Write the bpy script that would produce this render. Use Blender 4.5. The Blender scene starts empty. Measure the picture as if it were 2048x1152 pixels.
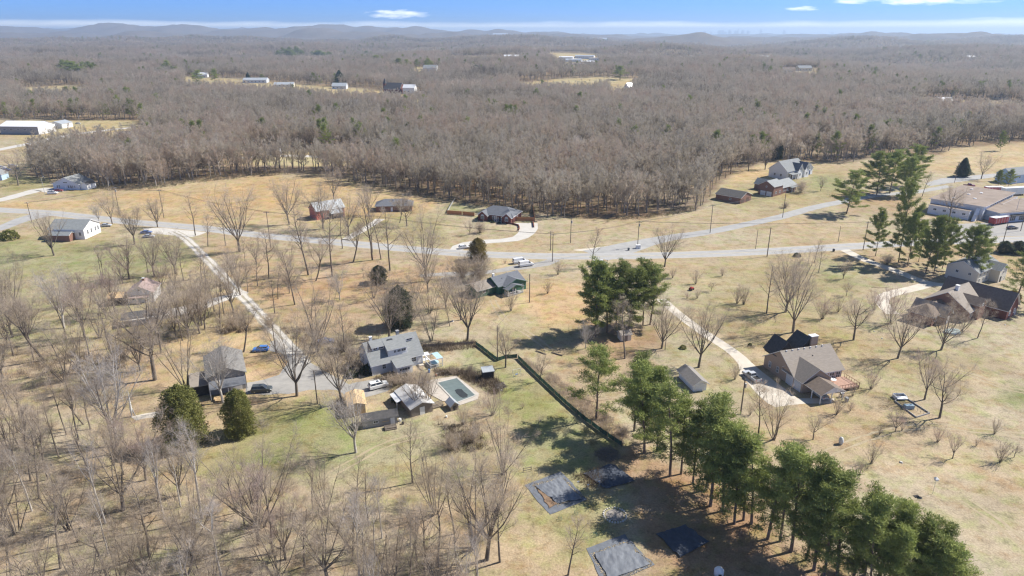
import bpy, math, random
import numpy as np
from mathutils import Vector, Matrix

SC = bpy.context.scene
COL = SC.collection
R = math.radians

# ------------------------------------------------------------------ camera, light, exposure
CAM_H = 80.0
FPX = 2048 * 24 / 36
PITCH = math.atan((576 - 64) / FPX)
CP, SP = math.cos(PITCH), math.sin(PITCH)

cam_d = bpy.data.cameras.new('camera')
cam_d.lens = 24; cam_d.sensor_width = 36; cam_d.clip_start = 1.0; cam_d.clip_end = 120000
cam = bpy.data.objects.new('camera', cam_d); COL.objects.link(cam)
cam.location = (0, 0, CAM_H); cam.rotation_euler = (math.pi / 2 - PITCH, 0, 0)
SC.camera = cam

SUN_EL, SUN_AZ = R(45), math.atan2(0.944, 0.33)      # azimuth clockwise from +Y
SUN_DIR = Vector((math.sin(SUN_AZ) * math.cos(SUN_EL), math.cos(SUN_AZ) * math.cos(SUN_EL), math.sin(SUN_EL)))
world = bpy.data.worlds.new('World'); SC.world = world
world.use_nodes = True
wt = world.node_tree; wt.nodes.clear()
def wn(t, **kw):
    n = wt.nodes.new(t)
    for k, v in kw.items(): setattr(n, k, v)
    return n
w_out = wn('ShaderNodeOutputWorld'); w_bg = wn('ShaderNodeBackground')
w_sky = wn('ShaderNodeTexSky', sky_type='NISHITA', sun_disc=False, sun_elevation=SUN_EL, sun_rotation=SUN_AZ,
           altitude=300, air_density=1.0, dust_density=0.3, ozone_density=2.0)
w_bg.inputs['Strength'].default_value = 0.06
w_tc = wn('ShaderNodeTexCoord'); w_sep = wn('ShaderNodeSeparateXYZ')
wt.links.new(w_tc.outputs['Generated'], w_sep.inputs[0])
# clear deep blue air down to the horizon (the Nishita horizon is tinted towards blue), thin cloud bank at the horizon
w_tint = wn('ShaderNodeMix', data_type='RGBA', blend_type='MULTIPLY')
w_low = wn('ShaderNodeMapRange', interpolation_type='SMOOTHSTEP'); w_low.inputs['From Min'].default_value = 0.06; w_low.inputs['From Max'].default_value = 0.55
w_low.inputs['To Min'].default_value = 1; w_low.inputs['To Max'].default_value = 0
wt.links.new(w_sep.outputs['Z'], w_low.inputs['Value']); wt.links.new(w_low.outputs[0], w_tint.inputs[0])
SKY_TINT = (0.32, 0.76, 2.05, 1)
w_tint.inputs[7].default_value = SKY_TINT
wt.links.new(w_sky.outputs[0], w_tint.inputs[6])
w_map = wn('ShaderNodeMapping'); w_map.inputs['Scale'].default_value = (9, 9, 60)
wt.links.new(w_tc.outputs['Generated'], w_map.inputs[0])
w_no = wn('ShaderNodeTexNoise'); w_no.inputs['Scale'].default_value = 1.0; w_no.inputs['Detail'].default_value = 5
wt.links.new(w_map.outputs[0], w_no.inputs['Vector'])
# top of the cloud bank: elevation limit + a little noise
w_m1 = wn('ShaderNodeMath', operation='MULTIPLY_ADD'); w_m1.inputs[1].default_value = -0.011
wt.links.new(w_no.outputs['Fac'], w_m1.inputs[0]); wt.links.new(w_sep.outputs['Z'], w_m1.inputs[2])
w_mr = wn('ShaderNodeMapRange'); w_mr.inputs['From Min'].default_value = 0.003; w_mr.inputs['From Max'].default_value = 0.0085
w_mr.inputs['To Min'].default_value = 0.95; w_mr.inputs['To Max'].default_value = 0.0
wt.links.new(w_m1.outputs[0], w_mr.inputs['Value'])
# scattered flat fair-weather clouds a little above it
def cloud_mask(prev, az_px, el_px, half_w, half_h, amount, seed):
    az = math.atan((az_px - 1024) / FPX); el = (64 - el_px) / FPX * CP
    cx, cy = math.sin(az) * math.cos(el), math.cos(az) * math.cos(el)
    c = Vector((cx, cy, math.sin(el)))
    sub = wn('ShaderNodeVectorMath', operation='SUBTRACT'); sub.inputs[1].default_value = c
    wt.links.new(w_tc.outputs['Generated'], sub.inputs[0])
    side = wn('ShaderNodeVectorMath', operation='DOT_PRODUCT'); side.inputs[1].default_value = (math.cos(az) / half_w, -math.sin(az) / half_w, 0)
    wt.links.new(sub.outputs[0], side.inputs[0])
    upv = wn('ShaderNodeVectorMath', operation='DOT_PRODUCT'); upv.inputs[1].default_value = (0, 0, 1 / half_h)
    wt.links.new(sub.outputs[0], upv.inputs[0])
    a2 = wn('ShaderNodeMath', operation='POWER'); a2.inputs[1].default_value = 2; wt.links.new(side.outputs['Value'], a2.inputs[0])
    ab = wn('ShaderNodeMath', operation='ABSOLUTE'); wt.links.new(side.outputs['Value'], ab.inputs[0])
    pw = wn('ShaderNodeMath', operation='POWER'); pw.inputs[1].default_value = 1.6; wt.links.new(ab.outputs[0], pw.inputs[0])
    b2 = wn('ShaderNodeMath', operation='POWER'); b2.inputs[1].default_value = 2; wt.links.new(upv.outputs['Value'], b2.inputs[0])
    s = wn('ShaderNodeMath', operation='ADD'); wt.links.new(pw.outputs[0], s.inputs[0]); wt.links.new(b2.outputs[0], s.inputs[1])
    mp = wn('ShaderNodeMapping'); mp.inputs['Scale'].default_value = (55, 55, 260); mp.inputs['Location'].default_value = (seed, seed * 2.3, 0)
    wt.links.new(w_tc.outputs['Generated'], mp.inputs[0])
    no = wn('ShaderNodeTexNoise'); no.inputs['Scale'].default_value = 1; no.inputs['Detail'].default_value = 5
    wt.links.new(mp.outputs[0], no.inputs['Vector'])
    m = wn('ShaderNodeMath', operation='MULTIPLY_ADD'); m.inputs[1].default_value = 2.6; wt.links.new(no.outputs['Fac'], m.inputs[0]); wt.links.new(s.outputs[0], m.inputs[2])
    mr = wn('ShaderNodeMapRange'); mr.inputs['From Min'].default_value = 1.15; mr.inputs['From Max'].default_value = 2.25
    mr.inputs['To Min'].default_value = amount; mr.inputs['To Max'].default_value = 0
    wt.links.new(m.outputs[0], mr.inputs['Value'])
    if prev is None: return mr.outputs[0]
    mx = wn('ShaderNodeMath', operation='MAXIMUM'); wt.links.new(prev, mx.inputs[0]); wt.links.new(mr.outputs[0], mx.inputs[1])
    return mx.outputs[0]
cm = w_mr.outputs[0]
for a in [(810, 31, .046, .0058, .85, 1), (1780, 9, .062, .0085, 1, 2), (1565, 24, .024, .0034, .8, 3), (1655, 13, .026, .003, .7, 4),
          (240, -2, .035, .004, .8, 5), (380, -4, .02, .003, .6, 6), (1020, 1, .03, .003, .5, 7), (1880, 16, .03, .003, .45, 8),
          (1910, 43, .03, .002, .5, 9), (700, -60, .09, .012, .7, 10), (1400, -80, .1, .012, .7, 11), (-300, 10, .06, .008, .8, 12), (2400, 5, .07, .008, .8, 13)]:
    cm = cloud_mask(cm, *a)
w_mix = wn('ShaderNodeMix', data_type='RGBA')
w_mix.inputs[7].default_value = (17, 17.6, 18.2, 1)
wt.links.new(cm, w_mix.inputs[0]); wt.links.new(w_tint.outputs[2], w_mix.inputs[6])
wt.links.new(w_mix.outputs[2], w_bg.inputs['Color']); wt.links.new(w_bg.outputs[0], w_out.inputs[0])

sun_d = bpy.data.lights.new('sun', 'SUN'); sun_d.energy = 5.0; sun_d.angle = R(0.53); sun_d.color = (1, 0.95, 0.87)
sun = bpy.data.objects.new('sun', sun_d); COL.objects.link(sun)
sun.rotation_euler = (-SUN_DIR).to_track_quat('-Z', 'Y').to_euler(); sun.location = SUN_DIR * 300

SC.view_settings.view_transform = 'Standard'; SC.view_settings.look = 'None'
SC.view_settings.exposure = 0.66; SC.view_settings.gamma = 1; SC.view_settings.use_curve_mapping = False
SC.render.engine = 'CYCLES'
SC.cycles.max_bounces = 5; SC.cycles.diffuse_bounces = 2; SC.cycles.glossy_bounces = 2; SC.cycles.transmission_bounces = 2
SC.cycles.transparent_max_bounces = 6; SC.cycles.volume_bounces = 0; SC.cycles.caustics_reflective = False; SC.cycles.caustics_refractive = False
SC.cycles.use_adaptive_sampling = False; SC.cycles.use_denoising = True; SC.cycles.filter_width = 1.3; SC.cycles.sample_clamp_indirect = 6
SC.render.resolution_x = 1024; SC.render.resolution_y = 576

# ------------------------------------------------------------------ survey: photograph pixel (2048 wide) <-> ground point
def _hash(ix, iy, s):
    h = (ix * 374761393 + iy * 668265263 + s * 974711) & 0xFFFFFFFF
    h = ((h ^ (h >> 13)) * 1274126177) & 0xFFFFFFFF
    return ((h ^ (h >> 16)) & 0xFFFF) / 65535.0
def vnoise(x, y, s=0):
    x = np.asarray(x, float); y = np.asarray(y, float)
    ix = np.floor(x).astype(np.int64); iy = np.floor(y).astype(np.int64)
    fx, fy = x - ix, y - iy
    fx = fx * fx * (3 - 2 * fx); fy = fy * fy * (3 - 2 * fy)
    a = _hash(ix, iy, s); b = _hash(ix + 1, iy, s); c = _hash(ix, iy + 1, s); d = _hash(ix + 1, iy + 1, s)
    return (a * (1 - fx) + b * fx) * (1 - fy) + (c * (1 - fx) + d * fx) * fy
def fbm(x, y, s=0, o=4):
    v = 0; a = 0.5; t = 0
    for i in range(o):
        v = v + a * vnoise(x * 2 ** i, y * 2 ** i, s + i * 17); t += a; a *= 0.5
    return v / t
def sst(a, b, x):
    t = np.clip((x - a) / (b - a), 0, 1); return t * t * (3 - 2 * t)
def hgt(x, y):
    x = np.asarray(x, float); y = np.asarray(y, float)
    t = x / np.maximum(y, 1)                                   # bearing, -0.75 .. 0.75 across the picture
    h = sst(620, 2200, y) * (fbm(x / 480, y / 480, 3, 3) - 0.5) * 80
    h = h + sst(2200, 5200, y) * (fbm(x / 620, y / 620, 9, 4) - 0.42) * 130
    left = 1 - sst(-0.12, 0.22, t)
    bumps = fbm(x / 330, y / 2600, 21, 2) - 0.5
    h = h + np.exp(-((y - 9300) / 1300) ** 2) * left * (74 - 55 * t + 165 * bumps)
    h = h + np.exp(-((y - 7000) / 800) ** 2) * (34 + 105 * (fbm(x / 330 + 9, y / 2000, 41, 3) - 0.5)) * (1 - .45 * sst(.0, .3, t))
    h = h + np.exp(-((y - 13500) / 1500) ** 2) * (1 - sst(-0.35, 0.15, t)) * (100 + 150 * (fbm(x / 480, y / 4000, 33, 3) - 0.5))
    h = h + np.exp(-((y - 5200) / 500) ** 2) * sst(.12, .3, t) * (18 + 45 * (fbm(x / 300 + 3, y / 1500, 47, 3) - 0.5))
    h = h * np.where(y > 15500, np.exp(-(y - 15500) / 1500), 1)
    return h
def G(px, py, z=0.0):
    dx = (px - 1024) / FPX; dy = (576 - py) / FPX
    d = (dx, CP + dy * SP, -SP + dy * CP)
    t = (z - CAM_H) / d[2]
    return (d[0] * t, d[1] * t)
def GT(px, py):
    z = 0.0
    for i in range(14):
        x, y = G(px, min(py, 300), z) if z < 78 else G(px, py, 60)
        x, y = G(px, py, z); z = 0.5 * z + 0.5 * float(hgt(x, y))
        z = min(z, 70)
    return x, y, float(hgt(x, y))
def PXA(x, y, z=0.0):
    zz = z - CAM_H
    dep = np.maximum(y * CP - zz * SP, 1.0); up = y * SP + zz * CP
    return 1024 + FPX * x / dep, 576 - FPX * up / dep
def ztop(x, y, py):
    k = (576 - py) / FPX
    return y * (k * CP - SP) / (CP + k * SP) + CAM_H

# ------------------------------------------------------------------ object helpers
ZERO = (0, 0, 0)
def ob(name, data, parent=None, loc=None, rotz=None):
    o = bpy.data.objects.new(name, data); COL.objects.link(o)
    if parent is not None: o.parent = parent
    if loc is not None: o.location = loc
    if rotz is not None: o.rotation_euler = (0, 0, rotz)
    return o
def tag(o, label=None, cat=None, group=None, kind=None):
    if label: o['label'] = label
    if cat: o['category'] = cat
    if group: o['group'] = group
    if kind: o['kind'] = kind
    return o
def thing(name, label, cat, loc, rotz=0.0, group=None):
    return tag(ob(name, None, None, loc, rotz), label, cat, group)

class MB:
    def __init__(s): s.v = []; s.f = []; s.mi = []
    def poly(s, pts, m=0):
        b = len(s.v); s.v += [tuple(p) for p in pts]; s.f.append(tuple(range(b, b + len(pts)))); s.mi.append(m); return s
    def hull(s, bot, top, m=0):
        b = len(s.v); n = len(bot); s.v += [tuple(p) for p in bot] + [tuple(p) for p in top]
        s.f.append(tuple(range(b + n - 1, b - 1, -1))); s.f.append(tuple(range(b + n, b + 2 * n)))
        for i in range(n):
            j = (i + 1) % n; s.f.append((b + i, b + j, b + n + j, b + n + i))
        s.mi += [m] * (n + 2); return s
    def box(s, x0, x1, y0, y1, z0, z1, m=0):
        q = [(x0, y0), (x1, y0), (x1, y1), (x0, y1)]
        return s.hull([(a, b, z0) for a, b in q], [(a, b, z1) for a, b in q], m)
    def slab(s, pts, t, m=0):
        return s.hull([(x, y, z - t) for x, y, z in pts], pts, m)
    def obox(s, p, u, n, su, sn, sz, m=0):      # box from corner p along unit u, n (2-D) and z
        x, y, z = p; q = []
        for a, b in ((0, 0), (su, 0), (su, sn), (0, sn)): q.append((x + u[0] * a + n[0] * b, y + u[1] * a + n[1] * b))
        return s.hull([(a, b, z) for a, b in q], [(a, b, z + sz) for a, b in q], m)
    def tube(s, pts, rad, n=6, cap=True, m=0):
        pts = [Vector(p) for p in pts]; b = len(s.v); k = len(pts)
        for i, p in enumerate(pts):
            d = (pts[min(i + 1, k - 1)] - pts[max(i - 1, 0)])
            d = d.normalized() if d.length > 1e-9 else Vector((0, 0, 1))
            a = Vector((1, 0, 0)) if abs(d.x) < 0.8 else Vector((0, 1, 0))
            u = d.cross(a).normalized(); w = d.cross(u)
            for j in range(n):
                c, sn = math.cos(2 * math.pi * j / n), math.sin(2 * math.pi * j / n)
                s.v.append(tuple(p + (u * c + w * sn) * rad[i]))
        for i in range(k - 1):
            for j in range(n):
                j2 = (j + 1) % n
                s.f.append((b + i * n + j, b + i * n + j2, b + (i + 1) * n + j2, b + (i + 1) * n + j)); s.mi.append(m)
        if cap:
            s.f.append(tuple(range(b + n - 1, b - 1, -1))); s.f.append(tuple(range(b + (k - 1) * n, b + k * n))); s.mi += [m, m]
        return s
    def cyl(s, c, r, h, n=12, m=0): return s.tube([c, (c[0], c[1], c[2] + h)], [r, r], n, True, m)
    def mesh(s, name, mats=None, smooth=False):
        me = bpy.data.meshes.new(name); me.from_pydata(s.v, [], s.f)
        if mats is not None:
            for mt in (mats if isinstance(mats, (list, tuple)) else [mats]): me.materials.append(mt)
            if max(s.mi, default=0) > 0: me.polygons.foreach_set('material_index', s.mi)
        if smooth: me.polygons.foreach_set('use_smooth', [True] * len(s.f))
        me.update(); return me
    def build(s, name, mats, parent=None, loc=None, rotz=None, smooth=False):
        return ob(name, s.mesh(name, mats, smooth), parent, loc, rotz)

def nn(t, typ, **kw):
    n = t.nodes.new(typ)
    for k, v in kw.items(): setattr(n, k, v)
    return n
def mat(name, c1, c2=None, scale=1.0, rough=0.85, metal=0.0, bump=0.0, rnd=0.0, detail=4, spec=0.3, streak=None, coat=0.0):
    m = bpy.data.materials.new(name); m.use_nodes = True; t = m.node_tree
    b = t.nodes['Principled BSDF']; b.inputs['Roughness'].default_value = rough; b.inputs['Metallic'].default_value = metal
    b.inputs['Specular IOR Level'].default_value = spec; b.inputs['Coat Weight'].default_value = coat
    if c2 is None: c2 = tuple(x * 0.82 for x in c1)
    tc = nn(t, 'ShaderNodeTexCoord'); src = tc.outputs['Object']
    if streak:
        mp = nn(t, 'ShaderNodeMapping'); mp.inputs['Scale'].default_value = streak; t.links.new(src, mp.inputs[0]); src = mp.outputs[0]
    no = nn(t, 'ShaderNodeTexNoise'); no.inputs['Scale'].default_value = scale; no.inputs['Detail'].default_value = detail; no.inputs['Roughness'].default_value = 0.65
    t.links.new(src, no.inputs['Vector'])
    rp = nn(t, 'ShaderNodeMapRange'); rp.inputs['From Min'].default_value = 0.33; rp.inputs['From Max'].default_value = 0.67
    t.links.new(no.outputs['Fac'], rp.inputs['Value'])
    mx = nn(t, 'ShaderNodeMix', data_type='RGBA'); mx.inputs[6].default_value = (*c1, 1); mx.inputs[7].default_value = (*c2, 1)
    t.links.new(rp.outputs[0], mx.inputs[0]); out = mx.outputs[2]
    if rnd:
        oi = nn(t, 'ShaderNodeObjectInfo'); ma = nn(t, 'ShaderNodeMath', operation='MULTIPLY_ADD'); ma.inputs[1].default_value = 2 * rnd; ma.inputs[2].default_value = 1 - rnd
        t.links.new(oi.outputs['Random'], ma.inputs[0])
        hs = nn(t, 'ShaderNodeHueSaturation'); t.links.new(ma.outputs[0], hs.inputs['Value']); t.links.new(out, hs.inputs['Color']); out = hs.outputs[0]
    t.links.new(out, b.inputs['Base Color'])
    if bump:
        bp = nn(t, 'ShaderNodeBump'); bp.inputs['Strength'].default_value = 1; bp.inputs['Distance'].default_value = bump
        t.links.new(no.outputs['Fac'], bp.inputs['Height']); t.links.new(bp.outputs[0], b.inputs['Normal'])
    return m

# ------------------------------------------------------------------ ground: one sheet to the horizon
def sd_poly(px, py, P):
    d = np.full(px.shape, 1e18); ins = np.zeros(px.shape, bool); n = len(P)
    for i in range(n):
        ax, ay = P[i]; bx, by = P[(i + 1) % n]
        ex, ey = bx - ax, by - ay; wx, wy = px - ax, py - ay
        t = np.clip((wx * ex + wy * ey) / (ex * ex + ey * ey + 1e-9), 0, 1)
        d = np.minimum(d, (wx - ex * t) ** 2 + (wy - ey * t) ** 2)
        c = ((ay > py) != (by > py)) & (px < (bx - ax) * (py - ay) / (by - ay + 1e-12) + ax)
        ins ^= c
    d = np.sqrt(d); return np.where(ins, -d, d)

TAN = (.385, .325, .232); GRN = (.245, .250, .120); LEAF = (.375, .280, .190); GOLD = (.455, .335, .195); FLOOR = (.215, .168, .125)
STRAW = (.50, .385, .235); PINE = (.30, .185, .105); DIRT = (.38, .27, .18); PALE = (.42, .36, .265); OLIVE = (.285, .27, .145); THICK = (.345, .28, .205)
EDGE = [(-900, 215), (-20, 236), (30, 240), (42, 348), (95, 356), (170, 368), (230, 379), (300, 375), (400, 361), (500, 351), (560, 346), (640, 349), (720, 362), (800, 383),
        (880, 396), (960, 411), (1060, 425), (1130, 433), (1200, 438), (1275, 437), (1345, 428), (1400, 417), (1420, 400), (1427, 385),
        (1442, 365), (1467, 345), (1530, 325), (1640, 322), (1700, 325), (1740, 318), (1880, 308), (1905, 296), (2048, 284), (2900, 270)]
CLEAR = [  # gaps in the far woods (ground pixels)
    [(-60, 240), (270, 240), (300, 280), (270, 304), (120, 318), (75, 326), (45, 349), (-60, 349)],
    [(470, 306), (560, 299), (700, 302), (770, 312), (770, 326), (640, 334), (490, 330)],
    [(40, 176), (150, 170), (180, 182), (175, 203), (50, 205)],
    [(370, 153), (480, 158), (560, 166), (700, 176), (760, 180), (840, 186), (860, 200), (850, 212), (700, 210), (600, 200), (480, 192), (370, 186)],
    [(1030, 167), (1120, 158), (1200, 154), (1280, 158), (1270, 178), (1160, 192), (1040, 190)],
    [(1095, 105), (1190, 108), (1205, 138), (1150, 142), (1110, 130)],
    [(830, 134), (880, 134), (880, 156), (825, 156)],
    [(900, 112), (1030, 115), (1060, 125), (1000, 128), (900, 124)],
    [(1560, 138), (1640, 136), (1640, 160), (1560, 160)],
    [(1490, 112), (1540, 112), (1540, 126), (1490, 126)],
    [(1840, 195), (2040, 205), (2060, 235), (1840, 225)],
    [(1220, 180), (1260, 178), (1265, 202), (1215, 205)]]
PAINT = [  # (polygon in ground pixels, colour, softness px, strength)
    ([(-300, 405), (150, 400), (300, 380), (420, 364), (540, 349), (640, 351), (720, 364), (800, 386), (880, 399), (860, 425), (760, 440), (640, 452), (400, 452), (230, 434), (100, 420), (-300, 415)], GOLD, 10, .95),
    ([(640, 440), (780, 425), (900, 430), (900, 490), (720, 480), (640, 468)], OLIVE, 14, .7),
    ([(890, 402), (960, 415), (960, 425), (890, 424)], GRN, 7, .7),
    ([(880, 430), (1040, 440), (1160, 440), (1160, 500), (900, 490)], TAN, 10, .6),
    ([(0, 350), (100, 352), (100, 372), (0, 392)], GRN, 10, .8), ([(170, 370), (200, 372), (180, 392), (130, 388)], GRN, 8, .6),
    ([(390, 462), (560, 478), (760, 496), (915, 515), (935, 545), (850, 560), (840, 650), (700, 672), (625, 690), (560, 640), (500, 575), (430, 505)], LEAF, 26, .75),
    ([(610, 540), (760, 520), (800, 600), (640, 620), (560, 580)], (.42, .28, .17), 30, .5),
    ([(-60, 470), (200, 480), (370, 482), (400, 520), (300, 555), (120, 560), (-60, 560)], GRN, 24, .8),
    ([(-60, 440), (60, 445), (120, 460), (60, 475), (-60, 475)], TAN, 10, .7),
    ([(-100, 560), (420, 600), (460, 640), (420, 680), (200, 690), (-100, 700)], OLIVE, 30, .55),
    ([(-100, 690), (330, 690), (330, 790), (150, 830), (-100, 830)], DIRT, 40, .45),
    ([(290, 690), (540, 640), (600, 720), (540, 770), (400, 720)], STRAW, 30, .45), ([(495, 700), (590, 700), (560, 770), (500, 770)], LEAF, 16, .7),
    ([(370, 890), (450, 868), (560, 812), (640, 806), (700, 830), (760, 900), (700, 950), (560, 950), (440, 962), (370, 940)], GRN, 34, .95),
    ([(560, 830), (680, 815), (700, 850), (560, 880)], (.20, .235, .07), 30, .5),
    ([(720, 860), (900, 860), (1000, 900), (1010, 960), (840, 1000), (700, 960)], OLIVE, 40, .6),
    ([(920, 690), (1000, 705), (1040, 740), (1000, 760), (930, 745)], GRN, 18, .8),
    ([(1000, 750), (1080, 760), (1160, 850), (1240, 890), (1180, 960), (1060, 940), (1040, 870), (990, 810)], (.215, .24, .085), 26, .8),
    ([(1050, 930), (1200, 960), (1250, 1000), (1240, 1075), (1160, 1100), (1060, 1040)], GRN, 26, .75),
    ([(1050, 585), (1120, 566), (1185, 570), (1185, 660), (1080, 650)], (.52, .36, .21), 22, .9), ([(980, 600), (1080, 590), (1060, 630), (960, 625)], STRAW, 14, .7),
    ([(975, 520), (1035, 520), (1040, 535), (985, 545)], STRAW, 8, .9), ([(880, 520), (960, 520), (960, 540), (880, 545)], DIRT, 8, .5),
    ([(1010, 640), (1170, 655), (1120, 690), (1060, 720), (980, 680)], OLIVE, 26, .5),
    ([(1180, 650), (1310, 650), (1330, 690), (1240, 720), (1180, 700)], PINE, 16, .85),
    ([(1170, 790), (1250, 860), (1240, 890), (1150, 810), (1100, 740)], DIRT, 10, .8),
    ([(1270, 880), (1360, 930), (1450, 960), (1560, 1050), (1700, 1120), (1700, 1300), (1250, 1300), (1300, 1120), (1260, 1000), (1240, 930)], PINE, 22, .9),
    ([(1180, 890), (1290, 900), (1300, 990), (1180, 985)], DIRT, 20, .7),
    ([(1700, 505), (1760, 515), (1870, 545), (1900, 560), (1850, 575), (1760, 545), (1690, 525)], LEAF, 12, .85),
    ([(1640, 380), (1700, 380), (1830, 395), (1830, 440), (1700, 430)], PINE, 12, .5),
    ([(1430, 375), (1560, 350), (1680, 350), (1700, 390), (1540, 420), (1430, 410)], OLIVE, 18, .7), ([(1620, 345), (1680, 350), (1690, 375), (1620, 385)], GRN, 12, .7),
    ([(1360, 560), (1500, 520), (1650, 530), (1720, 560), (1760, 640), (1700, 720), (1480, 690), (1340, 590)], OLIVE, 40, .45),
    ([(1640, 520), (1760, 530), (1740, 570), (1640, 580)], GRN, 20, .5),
    ([(1480, 750), (1400, 720), (1350, 640), (1340, 720), (1400, 800), (1480, 830)], OLIVE, 25, .5),
    ([(1700, 700), (1860, 680), (2000, 720), (1860, 800), (1720, 790)], OLIVE, 40, .4),
    ([(1990, 785), (2060, 780), (2060, 815), (2010, 815)], (.15, .18, .06), 14, .8),
    ([(1870, 830), (2100, 840), (2100, 1000), (1700, 950), (1760, 880)], PALE, 40, .5), ([(1650, 920), (1900, 950), (2100, 1040), (2100, 1200), (1950, 1152)], PALE, 40, .5),
    ([(1880, 300), (2100, 290), (2100, 345), (1900, 345)], STRAW, 12, .6), ([(1730, 330), (1900, 318), (1900, 345), (1740, 355)], STRAW, 10, .5),
    ([(2010, 395), (2100, 395), (2100, 420), (2000, 420)], GRN, 10, .6), ([(1480, 335), (1550, 325), (1550, 345), (1450, 378)], STRAW, 8, .7),
    ([(-100, 830), (330, 860), (400, 960), (700, 990), (1000, 1060), (1000, 1300), (-200, 1300)], THICK, 40, .75),
    ([(700, 990), (860, 980), (900, 1060), (760, 1080)], LEAF, 36, .4),
    ([(930, 845), (1010, 850), (1040, 930), (960, 960)], DIRT, 24, .4)]
def paint_ground(px, py, X, Y):
    base = np.empty((len(px), 3)); base[:] = TAN
    wob = (fbm(X / 9, Y / 9, 5, 3) - .5) * 26; wob2 = (fbm(X / 9 + 50, Y / 9, 6, 3) - .5) * 16
    qx, qy = px + wob * np.clip(150 / np.maximum(Y, 1), .12, 1.2), py + wob2 * np.clip(150 / np.maximum(Y, 1), .12, 1.2)
    for P, c, soft, st in PAINT:
        k = (1 - sst(-soft, soft, sd_poly(qx, qy, P))) * st
        k = k * np.clip(.65 + .9 * (fbm(X / 6, Y / 6, 77, 3) - .3), 0, 1)
        base = base * (1 - k[:, None]) + np.array(c) * k[:, None]
    ex, ey = zip(*EDGE)
    e = np.interp(px, ex, ey); wood = 1 - sst(-2, 3, (qy - e))
    for P in CLEAR: wood = wood * sst(-1.5, 1.5, sd_poly(qx, qy, P))
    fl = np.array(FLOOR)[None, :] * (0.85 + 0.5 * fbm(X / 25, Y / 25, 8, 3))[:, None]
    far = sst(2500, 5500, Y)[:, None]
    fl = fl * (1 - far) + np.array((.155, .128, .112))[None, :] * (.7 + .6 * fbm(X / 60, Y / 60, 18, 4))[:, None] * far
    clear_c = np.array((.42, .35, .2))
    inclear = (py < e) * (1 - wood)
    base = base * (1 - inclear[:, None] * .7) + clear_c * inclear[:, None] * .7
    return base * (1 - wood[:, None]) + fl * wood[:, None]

ys = [-60, -30, 0, 20, 36] + list(np.arange(48, 520, 1.9))
while ys[-1] < 30000: ys.append(ys[-1] * 1.014 + .3)
ys = np.array(ys); ts = np.linspace(-1.25, 1.25, 380)
YY, TT = np.meshgrid(ys, ts, indexing='ij'); XX = (np.maximum(YY, 0) + 120) * TT
HH = hgt(XX, YY)
Xf, Yf, Hf = XX.ravel(), YY.ravel(), HH.ravel()
gpx, gpy = PXA(Xf, Yf, Hf)
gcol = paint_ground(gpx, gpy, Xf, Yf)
ny, nx = YY.shape
idx = np.arange(ny * nx).reshape(ny, nx)
quads = np.stack([idx[:-1, :-1], idx[:-1, 1:], idx[1:, 1:], idx[1:, :-1]], -1).reshape(-1, 4)
gme = bpy.data.meshes.new('ground')
gme.vertices.add(len(Xf)); gme.vertices.foreach_set('co', np.stack([Xf, Yf, Hf], -1).ravel())
gme.loops.add(quads.size); gme.loops.foreach_set('vertex_index', quads.ravel())
gme.polygons.add(len(quads)); gme.polygons.foreach_set('loop_start', np.arange(0, quads.size, 4)); gme.polygons.foreach_set('loop_total', np.full(len(quads), 4))
gme.polygons.foreach_set('use_smooth', np.ones(len(quads), bool))
at = gme.color_attributes.new('soil', 'FLOAT_COLOR', 'POINT')
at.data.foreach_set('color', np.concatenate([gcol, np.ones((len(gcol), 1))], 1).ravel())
gme.update(); gme.validate()
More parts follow.
